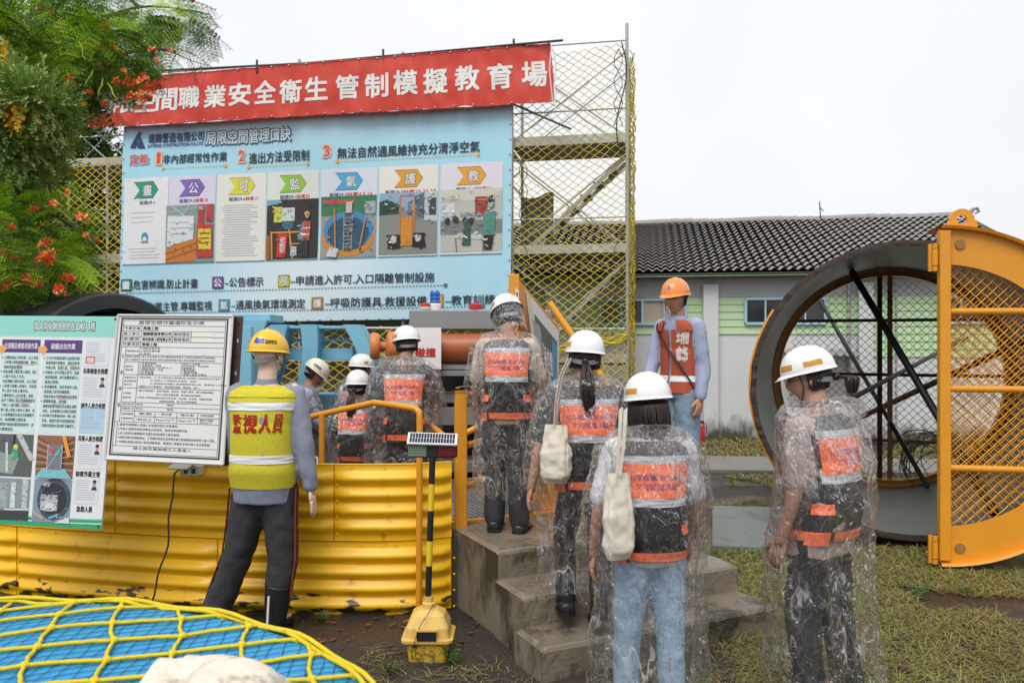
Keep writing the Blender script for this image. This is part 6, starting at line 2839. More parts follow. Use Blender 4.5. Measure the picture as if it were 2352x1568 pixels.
    def pants(s, parent, mat, r=(.06, .047, .042), cut=.97, vox=.013, wr=.016, name='trousers', cuts={}):
        H = s.H
        mb = MB()
        s.torso(mb, .006, 0, .2, n=6)
        for sd in (-1, 1):
            hp, kn, an, fd = s.legs[sd]
            s.limb(mb, [hp + Vector((0, 0, .03)), hp + Vector((0, 0, -.04)), kn, kn.lerp(an, cuts.get(sd, cut))], [r[0] * H, r[0] * H, r[1] * H, r[2] * H])
        return s.garment(parent, name, mb, mat, vox, wr, .006)

    def shoes(s, parent, mat=None, sides=(-1, 1), name='shoe'):
        H = s.H
        mat = mat or m_shoe
        for sd in sides:
            hp, kn, an, fd = s.legs[sd]
            X = fd.cross(Vector((0, 0, 1))).normalized()
            F_ = Vector((0, 0, 1)).cross(X)
            base = an + Vector((0, 0, -.045 * H))
            L_ = .155 * H
            prof = [(-.05, .0, .02), (-.045, .024, .045), (-.02, .03, .06), (.03, .032, .062), (.07, .034, .045), (.11, .037, .032), (.14, .034, .028), (.16, .022, .022), (.168, .0, .012)]
            mb = MB()

            def fn(a, b):
                k = b * (len(prof) - 1)
                i = min(int(k), len(prof) - 2)
                f = k - i
                y, w_, h_ = [prof[i][j] * (1 - f) + prof[i + 1][j] * f for j in range(3)]
                t = 2 * pi * a
                z = sin(t) * h_ / 2 + h_ / 2
                return base + F_ * y * H / 1.0 * .92 + X * cos(t) * w_ * H + Vector((0, 0, max(0, z) * H * 1.0 * .85))
            mb.grid(fn, 18, 24)
            sh_ = mb.build(name, mat, parent, smooth=True)
            mb = MB()
            pl = []
            for (y, w_, h_) in prof:
                pl.append((y * .93 * H, w_ * H + .003))
            poly = [(y, -w_) for y, w_ in pl] + [(y, w_) for y, w_ in pl[::-1]]
            mb.ext(poly, base + Vector((0, 0, -.006)), F_, -X, .018)
            mb.build('sole', m_black, sh_)

    def helmet(s, parent, mat, peak=.03, tape=True, blue=False, logo=None, tilt=0, ridge=False, name='helmet'):
        k = s.hk
        Mh = s.HM @ Matrix.Rotation(R(tilt), 3, 'X')
        hc = s.Hc + s.HM @ (Vector((0, -.004, .039)) * k)

        def q_(x, y, z):
            return hc + Mh @ (Vector((x, y, z)) * k)

        def dome(a, b, off=0.):
            """a: angle, b: 0 rim .. 1 top"""
            e = b * pi / 2
            r = cos(e) ** .9 if e < pi / 2 - 1e-6 else 0
            z = sin(e) * .118
            x = cos(a) * (.107 + off) * r
            y = sin(a) * (.125 + off) * r
            if ridge:
                z += .008 * math.exp(-(x / .014) ** 2) * (b > .2)
                z += .005 * math.exp(-((abs(x) - .035) / .01) ** 2) * (b > .3)
            return q_(x, y, z + off * b)
        h = T_local(name, parent)
        mb = MB()
        mb.grid(lambda a, b: dome(2 * pi * a, b), 48, 16, flip=False)
        # flared brim with a peak at the front
        def brim(a, b):
            t = 2 * pi * a
            pk = peak * max(0, sin(t)) ** 3
            r1 = .007 + pk
            x = cos(t) * (.107 + r1 * b * (.6 if pk else 1))
            y = sin(t) * (.125 + r1 * b)
            return q_(x, y, -.004 * b - .022 * b * (pk / .03 if pk else 0) * .5 + (-.006 if b > .6 else 0))
        mb.grid(brim, 48, 3, flip=True)
        mb.grid(lambda a, b: dome(2 * pi * a, b * .98, -.004), 48, 10, flip=True)
        sh_ = mb.build('shell', mat, h, smooth=True)
        if tape:
            for (a0, a1, b0, b1) in ((pi * .99, pi * 1.22, .1, .24), (-.25, .12, .1, .24), (pi * .62, pi * .85, .1, .24)):
                mb = MB()
                mb.grid(lambda a, b: dome(a0 + (a1 - a0) * a, b0 + (b1 - b0) * b, .0012), 10, 3)
                mb.build('reflective_tape', m_stripe, h, smooth=True)
        if blue:
            m_bt = M('blue_tape', (.02, .06, .4), .3)
            for (a0, a1) in blue:
                mb = MB()
                mb.grid(lambda a, b: dome(a0 + (a1 - a0) * a, .2 + .14 * b, .0012), 10, 3)
                mb.build('blue_tape', m_bt, h, smooth=True)
        if logo:
            for (t_, a0, a1, b0, b1, col) in logo:
                pr_ = Print(lambda x, y, z: dome(a0 + (a1 - a0) * x, b1 + (b0 - b1) * y, .0014 + z * .3), .08)
                pr_.text(t_, 0, 0, 1, 1, col, .02)
                pr_.build('lettering', m_board, h)
        # cradle band at the back, chin strap
        mb = MB()
        mb.grid(lambda a, b: s.hp_(.079 * cos(pi + pi * a), -.005 + .098 * sin(pi + pi * a), -.008 - .026 * sin(pi * a) + .024 * b), 16, 1)
        o = mb.build('cradle_band', m_sgrey, h, smooth=True)
        mb = MB()
        for sd in (-1, 1):
            mb.tube([s.hp_(sd * .083, .03, .03), s.hp_(sd * .08, .025, -.03), s.hp_(sd * .06, .045, -.08), s.hp_(sd * .02, .07, -.115)], .0042, 5, flat=.4)
            mb.tube([s.hp_(sd * .08, -.05, .02), s.hp_(sd * .079, .01, -.045)], .0042, 5, flat=.4)
        mb.build('chin_strap', m_strap, h)
        return h

    def hair_cap(s, parent, long=0., name='hair'):
        """hair on the skull, sides and back; long extends it below"""
        k = s.hk
        mb = MB()

        def fn(a, b):
            th = pi * (1.02 + .96 * a) if long == 0 else pi * (.93 + 1.14 * a)
            ph = b
            n = noise.noise(Vector((a * 30, 0, 2))) * .003
            if ph < .5:
                e = (1 - ph * 2) * pi / 2
                r = cos(e)
                z = sin(e) * .118
                return s.hp_(cos(th) * (.08 + n) * r, sin(th) * (.101 + n) * r - .002, z)
            f = (ph - .5) * 2
            z = -(.055 + long) * f
            rr_ = 1 - .12 * f * (long < .02) + .16 * sin(f * pi * .8) * min(1, long * 12) - .2 * f * (long > .05)
            return s.hp_(cos(th) * (.08 + n + .002) * rr_, sin(th) * (.101 + n) * (rr_ if long else (1 - .3 * f)), z + .006 * noise.noise(Vector((a * 20, 3, 0))) * f)
        mb.grid(fn, 60, 20, flip=True)
        # loose strands
        for i in range(70):
            a = i / 69
            th = pi * (1.0 + a) if long == 0 else pi * (.93 + 1.14 * a)
            L_ = .05 + long
            pts = []
            jx = random.uniform(-.01, .01)
            for j in range(6):
                f = j / 5
                rr_ = 1.02 - .14 * f * (long < .02) + .16 * sin(f * pi * .8) * min(1, long * 12) - .2 * f * (long > .05)
                pts.append(s.hp_(cos(th) * .082 * rr_ + jx * f, sin(th) * .103 * (rr_ if long else 1 - .28 * f), .02 - (L_ + .02 + random.uniform(-.006, .008) * (j == 5)) * f))
            mb.tube(pts, [.004, .0055, .0055, .005, .004, .0015], 4)
        return mb.build(name, m_hair, parent, smooth=True)

    def ponytail(s, parent, L_=.24, z0=-.015, r=.034, bo=.075, sway=0., name='ponytail', wet=False):
        mb = MB()
        a0 = s.hp_(0, -.1, z0)
        back = s.HM @ Vector((0, -1, 0))
        for i in range(46):
            t = random.uniform(0, 2 * pi)
            q = math.sqrt(random.random())
            pts, rs = [], []
            ln = L_ * random.uniform(.78, 1.05)
            for j in range(9):
                f = j / 8
                w_ = r * (.25 + 1.0 * sin(min(1, f * 1.5) * pi / 2) * (1 - .45 * max(0, f - .5) * 2))
                off = Vector((cos(t) * q * w_, sin(t) * q * w_ * .7, 0))
                c = a0 + back * (bo * sin(min(1, f * 2.5) * pi / 2) + .01) + Vector((sway * f * f, 0, -ln * f + .012 * sin(f * pi)))
                pts.append(c + off)
                rs.append((.007 if j < 7 else .004) * (1 - .3 * f))
            rs[-1] = .001
            mb.tube(pts, rs, 5)
        mb.ball(a0 + back * .015, .018, 10, 8)
        return mb.build(name, m_hair, parent, smooth=True)

    def eyes(s, parent, glasses=False, moustache=False):
        for sd in (-1, 1):
            mb = MB()
            mb.ball(s.hp_(sd * .03, .084, .01), (.014 * s.hk, .007, .006), 8, 6, s.HM)
            mb.build('eye', M('dark_eye', (.02, .012, .01), .25), parent, smooth=True)
            mb = MB()
            mb.tube([s.hp_(sd * .013, .092, .028), s.hp_(sd * .03, .09, .033), s.hp_(sd * .046, .078, .028)], [.0025, .0032, .0015], 5)
            mb.build('eyebrow', m_hair, parent)
        mb = MB()
        mb.tube([s.hp_(-.02, .089, -.055), s.hp_(-.008, .099, -.052), s.hp_(0, .1, -.053), s.hp_(.008, .099, -.052), s.hp_(.02, .089, -.055)], [.001, .0035, .003, .0035, .001], 6)
        mb.build('lips', M('lips', (.32, .1, .08), .5), parent)
        if glasses:
            mb = MB()
            for sd in (-1, 1):
                mb.tube([s.hp_(sd * .03 + .021 * cos(t), .103, .008 + .017 * sin(t)) for t in [2 * pi * i / 14 for i in range(15)]], .0013, 5)
                mb.tube([s.hp_(sd * .051, .1, .012), s.hp_(sd * .08, 0, .005)], .0015, 5)
            mb.build('glasses', m_sgrey, parent)

    # ---- vests
    def patch(s, parent, name, mat, th0, th1, t0, t1, off, nu=22, nv=10):
        mb = MB()
        mb.grid(lambda a, b: s.ring(t0 + (t1 - t0) * b, th0 + (th1 - th0) * a, off + .004 * noise.noise(Vector((a * 6 + t0 * 9, b * 4, off * 90)))), nu, nv)
        return mb.build(name, mat, parent, smooth=True)

    def vest(s, parent, off=.017, full=True):
        v = T_local('safety_vest', parent)
        B_ = -pi / 2
        e = pi * .99
        s.patch(v, 'mesh_body', m_mesh_b, B_ - e, B_ + e, .0, .84, off, 60, 26)
        s.patch(v, 'shoulder_mesh', m_mesh_g, B_ - 1.15, B_ + 1.15, .83, .975, off + .001, 28, 8)
        s.patch(v, 'shoulder_mesh', m_mesh_g, -B_ - .9, -B_ + .9, .83, .97, off + .001, 28, 8)
        s.patch(v, 'reflective_band', m_silver, B_ - 1.12, B_ + 1.12, .8, .865, off + .004)
        s.patch(v, 'reflective_band', m_silver, B_ - 1.14, B_ + 1.14, .455, .53, off + .004)
        s.patch(v, 'back_panel', m_or, B_ - 1.1, B_ + 1.1, .525, .805, off + .0055)
        s.patch(v, 'front_panel', m_or, -B_ - 1.1, -B_ + 1.1, .5, .9, off + .0055)
        for sg in (-1, 1):
            s.patch(v, 'side_strap', m_or, B_ + sg * .75, B_ + sg * 1.45, .22, .3, off + .008)
        s.patch(v, 'waist_belt', m_or, B_ - e, B_ + e, .01, .085, off + .009, 60, 4)
        s.patch(v, 'belt_tab', m_or, B_ - 1.5, B_ - .8, -.02, .075, off + .014, 16, 4)
        s.patch(v, 'belt_loop', m_mesh_b, B_ - .78, B_ - .68, .0, .09, off + .015, 4, 4)
        pr_ = Print(lambda x, y, z: s.ring(.79 - .26 * y, B_ + .95 * (2 * x - 1), off + .0085), .12)
        INKP = (.16, .02, .22)
        pr_.text('112年職業安全衛生', .1, .26, .8, .2, INKP, 0)
        pr_.text('文化促進活動', .22, .54, .56, .2, INKP, 0)
        pr_.build('lettering', m_board, v)
        return v

    # ---- poncho
    def poncho(s, parent, hem=.12, wide=1., seed=0, sleeves=(-1, 1), hood=False, split=False):
        H = s.H
        v = T_local('rain_poncho', parent)
        lv_ = [(.0, .043, .045, .03), (.04, .08, .062, .026), (.08, .12, .074, .016), (.12, .15, .084, -.014), (.18, .158, .092, -.06), (.26, .163, .098, -.14), (.42, .168, .102, -.28), (.6, .17, .108, -1), (.8, .168, .122, -1), (1, .172, .138, -1)]
        top = s.N.z + .03 * H
        bot = hem * H
        D = (s.N - s.P)

        def fn(a, b, hk=1.):
            th = 2 * pi * a
            hw, hd, dz_ = lerp_tab(lv_, b)
            if b <= .42:
                z = s.N.z + dz_ * H
            else:
                z42 = s.N.z - .28 * H
                z = z42 + (bot - z42) * (b - .42) / .58
            # centre follows the spine above the pelvis
            f = (z - s.P.z) / max(.01, D.z)
            f = max(0, min(1.05, f))
            c = s.P + D * f + s.bow * sin(pi * min(1, f)) * 2
            grow = min(1, b * 4)
            q = Vector((cos(th), sin(th), 0))
            fo = noise.noise(Vector((q.x * 2.2 + seed, q.y * 2.2, z * .9)))
            fo2 = noise.noise(Vector((q.x * 5 + seed, q.y * 5, z * 1.6 + 7)))
            rd = 1 - abs(noise.noise(Vector((q.x * 2.6 + seed * 2 + z * 1.5, q.y * 2.6, z * 4))) * 2)
            rd2 = 1 - abs(noise.noise(Vector((q.x * 7 + seed * 2, q.y * 7, z * 15 + q.x * 7))) * 2)
            off = (.045 * fo + .018 * fo2) * (.25 + 1.1 * b) * grow * wide + .02 * (rd - .6) * grow + .007 * (rd2 - .6)
            rx = hw * H * (1 + (wide - 1) * grow) * s.w + off
            ry = hd * H * (1 + (wide - 1) * grow) + off
            zz = z + .012 * fo2 * grow
            if b > .9:
                zz += .09 * (b - .9) / .1 * noise.noise(Vector((q.x * 3 + seed, q.y * 3, 0)))
            return Vector((c.x + q.x * rx, c.y + q.y * ry, zz))
        mb = MB()
        mb.grid(fn, 150, 130)
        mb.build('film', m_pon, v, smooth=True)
        for sd in sleeves:
            sh, el, wr = s.arms[sd]
            mb = MB()
            pts = [sh, sh.lerp(el, .5), el, el.lerp(wr, .5), el.lerp(wr, .85), el.lerp(wr, .97)]
            rs = [.06 * H, .058 * H, .053 * H, .045 * H, .036 * H, .024 * H]

            def sl(a, b):
                k = b * 5
                i = min(4, int(k))
                f = k - i
                c = pts[i].lerp(pts[i + 1], f)
                d = (pts[min(5, i + 2)] - pts[max(0, i - 1)]).normalized()
                A, B2, _ = basis(d)
                r_ = rs[i] * (1 - f) + rs[i + 1] * f
                t = 2 * pi * a
                n = noise.noise(Vector((cos(t) * 2 + seed, sin(t) * 2, b * 9)))
                n2 = 1 - abs(noise.noise(Vector((cos(t) * 4 + seed, sin(t) * 4, b * 22))) * 2)
                r_ += .012 * n + .012 * (n2 - .5)
                return c + (A * cos(t) + B2 * sin(t)) * r_
            mb.grid(sl, 44, 60)
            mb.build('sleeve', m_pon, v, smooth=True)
        # crumpled hood: over the head, or bunched behind the neck
        mb = MB()
        if hood:
            def hd_(a, b):
                t = pi * (1.0 + 1.0 * a) - (a - .5) * .0
                t = pi * (.9 + 1.2 * a)
                z = .075 - .2 * b
                rr_ = 1.12 + .1 * sin(b * pi) + .5 * max(0, b - .8)
                n = .007 * noise.noise(Vector((a * 9 + seed, b * 5, 0))) + .006 * (1 - abs(noise.noise(Vector((a * 22, b * 12, seed)))) * 2)
                return s.hp_(cos(t) * (.083 * rr_ + n), sin(t) * (.105 * rr_ + n) - .006, z)
            mb.grid(hd_, 70, 50)
        else:
            c0 = s.N + Vector((0, -.018 * H, .012 * H))

            def hb_(a, b):
                t = 2 * pi * a
                u_ = pi * (.9 + 1.25 * b) if 0 else 2 * pi * b
                back = max(0, -sin(t)) ** .7
                rc = .06 * H
                rt = (.018 + .026 * back) * H
                n = 1 + .35 * (1 - abs(noise.noise(Vector((cos(t) * 4 + seed, sin(t) * 4, cos(u_) * 2 + sin(u_)))) * 2)) * .6
                ring_ = Vector((cos(t) * rc * 1.15, sin(t) * rc * .95 - back * .012, 0))
                od = Vector((cos(t), sin(t), 0))
                return c0 + ring_ + od * cos(u_) * rt * n + Vector((0, 0, sin(u_) * rt * .8 * n - .05 * H * max(0, sin(t)) - .012 * back))
            mb.grid(hb_, 90, 26)
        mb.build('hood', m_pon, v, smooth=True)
        return v

    def lanyard(s, parent):
        mb = MB()
        c = s.N + Vector((0, 0, .025 * s.H))
        mb.tube([c + Vector((cos(t) * .045 * s.H, sin(t) * .042 * s.H, -.03 * max(0, sin(t)))) for t in [2 * pi * i / 20 for i in range(21)]], .004, 5)
        mb.build('lanyard', m_lan, parent)


def T_local(name, parent):
    o = bpy.data.objects.new(name, None)
    C.objects.link(o)
    o.parent = parent
    o.empty_display_size = .05
    return o


LOCAL[0] = True


def person(label, loc, rz, group=None):
    return T('person', label, 'person', loc, group, R(rz))


def tote(label, W0, strap_pts, base, sz, ang=0, rz=0, tilt=0):
    """canvas tote: base = top centre of the bag, local size (w,d,h)"""
    t = T('tote_bag', label, 'bag', base, None, R(rz))
    mb = MB()
    w_, d_, h_ = sz

    def fn(a, b):
        th = 2 * pi * a
        f = b
        ww = w_ / 2 * (.72 + .34 * sin(min(1, f * 1.3) * pi / 2)) * (1 - .25 * max(0, f - .85) / .15)
        dd = d_ / 2 * (.25 + .9 * sin(f * pi * .62)) * (1 - .5 * max(0, f - .9) / .1)
        cs, sn = cos(th), sin(th)
        n = .011 * noise.noise(Vector((cs * 2, sn * 2, f * 5))) + .006 * noise.noise(Vector((cs * 5, sn * 5, f * 11)))
        return Vector((math.copysign(abs(cs) ** .7, cs) * (ww + n), math.copysign(abs(sn) ** .8, sn) * (dd + n), -h_ * f + tilt * cs * w_ * (1 - f)))
    mb.grid(fn, 48, 40, flip=True)
    o = len(mb.v)
    mb.build('bag_body', m_canvas, t, smooth=True)
    for k, off in enumerate((-.02, .02)):
        mb = MB()
        pts = [Vector(p) + Vector((0, off * (1 if i else .6), 0)) for i, p in enumerate(strap_pts)]
        n = len(pts)
        wv_ = Vector((1, .3, 0)).normalized()
        oo = len(mb.v)
        # ribbon
        for i in range(n):
            dd = (pts[min(n - 1, i + 1)] - pts[max(0, i - 1)]).normalized()
            wv_ = dd.cross(Vector((0, 1, 0)))
            wv_ = dd.cross(Vector((1, 0, 0))) if wv_.length < .2 else wv_
            wv_.normalize()
            sx_ = dd.cross(wv_)
            mb.v += [pts[i] + wv_ * .0 + sx_ * .013, pts[i] - sx_ * .013, pts[i] - sx_ * .013 + wv_ * .003, pts[i] + sx_ * .013 + wv_ * .003]
        for i in range(n - 1):
            for q in range(4):
                q2 = (q + 1) % 4
                mb.face([oo + 4 * i + q, oo + 4 * i + q2, oo + 4 * i + 4 + q2, oo + 4 * i + 4 + q])
        mb.build('strap', m_canvas, t)
    return t


GRP = None
# --- mannequin in the yellow vest
e = T('mannequin', 'mannequin in yellow mesh vest and yellow helmet standing against the corrugated wall', 'mannequin', (-1.41, 4.55, -.0), None, R(-6))
p = Person(1.665, lean=2, head=(4, -12, 0), w=.97,
           arms={1: ((.2, -.05, -1), (.14, .06, -1)), -1: ((-.06, .02, -1), (.05, .3, -1))},
           legs={-1: ((-.22, .05, -1), (-.42, .02, -1), (-.3, 1, 0)), 1: ((.04, .02, -1), (-.1, -.05, -1), (.2, 1, 0))})
p.make_body(e, m_skinM, .009, curl=.15)
p.pants(e, m_greytr, (.066, .052, .05), .97, cuts={1: .42})
p.shirt(e, m_greysh, 'long', .03, -.14)
B_ = -pi / 2
v = T_local('mesh_vest', e)
p.patch(v, 'vest_body', m_vy, B_ - 3.1, B_ + 3.1, .02, .9, .034, 60, 26)
p.patch(v, 'vest_yoke', m_vy, B_ - 1.3, B_ + 1.3, .88, .988, .04, 30, 8)
p.patch(v, 'vest_yoke', m_vy, -B_ - 1.2, -B_ + 1.2, .88, .98, .04, 30, 8)
p.patch(v, 'reflective_band', m_wtape, B_ - 1.32, B_ + 1.32, .755, .83, .038, 36)
p.patch(v, 'reflective_band', m_wtape, B_ - 3.1, B_ + 3.1, .26, .335, .038, 60)
pr_ = Print(lambda x, y, z: p.ring(.73 - .2 * y, B_ + .06 + .9 * (2 * x - 1), .04), .1)
for i, ch in enumerate('監視人員'):
    pr_.text(ch, .1 + i * .225, .04, .185, .86, (.4, .015, .012), .04)
pr_.build('lettering', m_board, v)
mb = MB()
cc_, _, _ = p.frame(1.0)
mb.grid(lambda a, b: cc_ + Vector((cos(2 * pi * a) * (.066 - .008 * b), sin(2 * pi * a) * (.062 - .008 * b) - .004, -.02 + .05 * b)), 30, 3)
mb.build('collar', m_greysh, e, smooth=True)
p.shoes(e, sides=(-1,))
hp, kn, an, fd = p.legs[1]
mb = MB()
p.limb(mb, [kn.lerp(an, .45), kn.lerp(an, .8), an + Vector((0, 0, -.02))], [.082, .068, .056])
p.limb(mb, [an + Vector((0, 0, -.03)), an + Vector((.02, .14, -.045))], [.05, .04])
mb.build('rubber_boot', m_black, e, smooth=True)
mb = MB()
mb.tube([an + Vector((.0, -.09, .16)), an + Vector((-.01, -.1, -.1))], .006, 6)
mb.build('support_rod', m_white, e)
p.helmet(e, m_helmy, .035, False, blue=((-pi / 2 - 1.25, -pi / 2 - .8), (-pi / 2 - .12, -pi / 2 + .45)), logo=[('瑞鋒營造', -pi / 2 + .5, -pi / 2 + 1.1, .18, .32, (.02, .02, .03))], ridge=True)
# stripes along trousers
for sd in (-1, 1):
    mb = MB()
    hp, kn, an, fd = p.legs[sd]
    q_ = Vector((sd, -.35, 0)).normalized()
    pts = [hp + q_ * .118, hp.lerp(kn, .5) + q_ * .1, kn + q_ * .09, kn.lerp(an, .6) + q_ * .087]
    mb.tube(pts, .011, 5, flat=.35)
    mb.build('side_stripe', M('red_side_stripe', (.35, .05, .05), .7), e)


def student(label, loc, rz, P, top, trousers, hair, hem=.12, wide=1., seed=1, sleeve='short', hood=False, sleeves=(-1, 1), vox=.01, skin=None, tight=None, shoes=(-1, 1), longhair=0, hands=(-1, 1), htilt=0, lany=True, swy=0, face=False, pl=.24):
    e = person(label, loc, rz)
    P.make_body(e, skin or m_skin, vox, hands=hands)
    P.pants(e, trousers, tight or (.058, .044, .038))
    P.shirt(e, top, sleeve, .006 if top is not m_beige else .014, -.06 if top is not m_beige else -.14)
    P.vest(e)
    P.shoes(e, sides=shoes)
    if hair == 'pony':
        P.hair_cap(e)
        P.ponytail(e, L_=pl, sway=swy)
    elif hair == 'bob':
        P.hair_cap(e, long=.085)
    else:
        P.hair_cap(e)
    if lany:
        P.lanyard(e)
    P.helmet(e, m_helm, tilt=htilt)
    if face:
        P.eyes(e, glasses=True)
    P.poncho(e, hem, wide, seed, sleeves, hood)
    return e


# A: right woman, side view facing left
pA = Person(1.60, lean=2, head=(14, 22, 0), build=1.0, w=1.1,
            arms={-1: ((-.08, .02, -1), (-.02, .28, -1)), 1: ((.1, .0, -1), (.0, .3, -1))},
            legs={-1: ((-.04, .1, -1), (.0, -.12, -1), (0, 1, 0)), 1: ((.05, -.05, -1), (.02, -.2, -1), (0, 1, 0))})
student('woman in beige shirt and clear poncho walking left in front of the steel ring', (1.42, 3.66, -.02), 42, pA, m_beige, m_blackcl, 'pony', hem=.08, wide=1.1, seed=3, face=True, tight=(.064, .05, .042), pl=.1, sleeves=(-1, 1))
# B: centre woman, jeans
pB = Person(1.47, lean=1, head=(6, 10, -3), w=.97,
            arms={-1: ((-.28, -.1, -1), (-.1, .2, -1)), 1: ((.22, .1, -1), (.0, .5, -1))},
            legs={-1: ((-.06, .06, -1), (-.02, -.02, -1), (-.1, 1, 0)), 1: ((.06, .02, -1), (.0, -.12, -1), (.1, 1, 0))})
student('woman with black bob, light blue jeans and clear poncho at the stair foot', (.605, 3.5, -.01), 3, pB, m_whitesh, m_jeans, 'bob', hem=.03, wide=.98, seed=8, tight=(.06, .045, .036))
tote('cream canvas tote bag hanging from the shoulder of the woman in jeans', None,
     [(.0, 0, -.01), (.012, .0, .1), (.03, .02, .2), (.05, .05, .262)], at(1421, 1085, 3.33), (.13, .07, .36), rz=20)
# C: ponytail woman on second step
pC = Person(1.49, lean=3, head=(4, -8, 4), w=.98,
            arms={-1: ((-.32, -.12, -1), (-.22, .05, -1)), 1: ((.2, .2, -1), (.1, .8, -.6))},
            legs={-1: ((-.05, .62, -1), (-.02, -.42, -1), (0, 1, 0)), 1: ((.0, .08, -1), (.0, -.12, -1), (.1, 1, 0))})
student('woman with long ponytail in black trousers and clear poncho climbing the concrete stairs', (.385, 4.12, .165), 4, pC, m_blackcl, m_blackcl, 'pony', hem=.14, wide=.95, seed=14, tight=(.055, .042, .036), pl=.28, swy=.02)
tote('cream canvas tote bag under the arm of the ponytail woman on the stairs', None,
     [(.0, 0, -.01), (.012, .0, .12), (.03, .02, .25), (.06, .05, .33)], at(1276, 975, 3.98), (.15, .08, .29), rz=-25)
# D: on the landing, hood up
pD = Person(1.42, lean=3, head=(24, 14, -8), w=.94,
            arms={-1: ((-.2, .1, -1), (.0, .5, -1)), 1: ((.22, .15, -1), (.0, .8, -.6))},
            legs={-1: ((-.03, .25, -1), (.0, -.2, -1), (0, 1, 0)), 1: ((.0, .0, -1), (.02, -.02, -1), (.15, 1, 0))})
student('woman with transparent hood over her head standing on the concrete landing', (-.03, 4.93, .474), -3, pD, m_cream2, m_greytr, 'short', hem=.16, wide=.92, seed=21, hood=True, tight=(.062, .05, .045), lany=False, htilt=-8)
# E: young man at the orange cylinder
pE = Person(1.68, lean=4, head=(10, 18, -3), w=.9,
            arms={-1: ((-.35, .1, -1), (.35, 1, .15)), 1: ((.25, .1, -1), (-.3, 1, .1))})
student('young man in black tee and clear poncho looking at the orange cylinder', (-.84, 6.25, .05), -2, pE, m_blackcl, m_blackcl, 'short', hem=.2, wide=1.15, seed=31, vox=.013, hands=(), shoes=())
# F: woman with long wet hair
pF = Person(1.36, lean=6, head=(2, -4, 0), w=.92,
            arms={-1: ((-.3, .1, -1), (-.2, .8, -.3)), 1: ((.3, .1, -1), (.1, .6, -.5))})
student('woman with wet loose hair standing lowest behind the yellow hand rail', (-1.285, 6.55, .0), -3, pF, m_blackcl, m_blackcl, 'pony', hem=.2, wide=1.05, seed=37, vox=.013, pl=.3, hands=(), shoes=(), lany=False)
# G: behind
pG = Person(1.48, lean=4, head=(4, -30, 0), w=1.0)
student('person in white helmet mostly hidden behind the woman with wet hair', (-1.45, 7.5, .0), -20, pG, m_whitesh, m_blackcl, 'short', hem=.2, wide=1.05, seed=41, vox=.014, hands=(), shoes=(), lany=False)
# H: leaning man with cream helmet
e = person('man in blue shirt and cream helmet bending over beside the light blue formwork', (-2.1, 7.25, .0), -62)
pH = Person(1.5, lean=26, head=(38, -14, 0), w=1.05, arms={-1: ((-.1, .3, -1), (.1, .8, -.8)), 1: ((.1, .4, -1), (-.1, .8, -.8))})
pH.make_body(e, m_skin2, .012, curl=.8)
pH.pants(e, m_jeans2)
pH.shirt(e, m_bluesh, 'long', .012, -.1)
pH.patch(T_local('safety_vest', e), 'vest_body', m_vo, -pi / 2 - 3.1, -pi / 2 + 3.1, .1, .93, .024, 50, 20)
pH.hair_cap(e)
pH.eyes(e)
pH.helmet(e, m_helmc, .03, False, logo=[('瑞鋒營造', .2, -.6, .15, .3, (.03, .05, .15))])
mb = MB()
mb.ball(pH.hp_(0, .085, -.06), (.035, .02, .03), 10, 8, pH.HM)
mb.build('black_mask', m_black, e, smooth=True)
pH.poncho(e, .25, 1.0, 51, (-1, 1))
# O: supervisor in orange helmet
e = person('man in orange helmet, rust orange vest and blue jeans looking down at the stairs', (1.3, 6.2, .39), 128)
pO = Person(1.70, lean=1, head=(6, 14, 0), w=.95,
            arms={1: ((.12, .25, -1), (-.2, .6, -1)), -1: ((-.1, -.12, -1), (-.06, .22, -1))})
pO.make_body(e, m_skin2, .009, curl=.5)
pO.pants(e, m_jeans2, (.062, .052, .046))
pO.shirt(e, m_bluesh, 'long', .012, .1)
v = T_local('safety_vest', e)
pO.patch(v, 'vest_body', m_vo, -pi / 2 - 3.1, -pi / 2 + 3.1, .06, .86, .024, 60, 26)
pO.patch(v, 'vest_yoke', m_vo, -pi / 2 - 1.1, -pi / 2 + 1.1, .84, .985, .034, 24, 8)
for sg in (-1, 1):
    pO.patch(v, 'vest_yoke', m_vo, pi / 2 + sg * .3, pi / 2 + sg * 1.1, .84, .985, .034, 12, 8)
pO.patch(v, 'reflective_band', m_wtape, -pi / 2 - 3.1, -pi / 2 + 3.1, .2, .275, .028, 60)
for sg in (1,):
    pr_ = Print(lambda x, y, z: pO.ring(.86 - .42 * y, pi / 2 + sg * (.3 + .55 * (1 - x if sg > 0 else x)), .03), .12)
    if sg < 0:
        pr_ = Print(lambda x, y, z: pO.ring(.86 - .42 * y, pi / 2 - .3 - .6 * (1 - x) * 1 + 0, .03), .12)
    if sg > 0:
        pr_ = Print(lambda x, y, z: pO.ring(.86 - .42 * y, pi / 2 + .9 - .62 * x, .0255), .12)
    a_, b2_ = ('瑞鋒' if sg > 0 else '營造')
    pr_.fn0 = pr_.fn
    f0 = pr_.fn
    pr_.fn = (lambda f0: lambda x, y, z: f0(1 - x, y, z))(f0)
    # seen from outside the text has to run the other way round the chest
    pr_.text(a_, 0, .0, 1, .42, (.66, .62, .58), .04)
    pr_.text(b2_, 0, .52, 1, .42, (.66, .62, .58), .04)
    pr_.build('lettering', m_board, v)
mb = MB()
pts = []
for i in range(15):
    f = i / 14
    pts.append(pO.ring(.94 - .8 * f, pi / 2 + 1.0 - 2.3 * f if 0 else pi / 2 - .9 + 2.1 * f, .036))
mb.tube(pts, .015, 6, flat=.3)
mb.build('shoulder_strap', m_strap, e)
mb = MB()
cc_, _, _ = pO.frame(1.0)
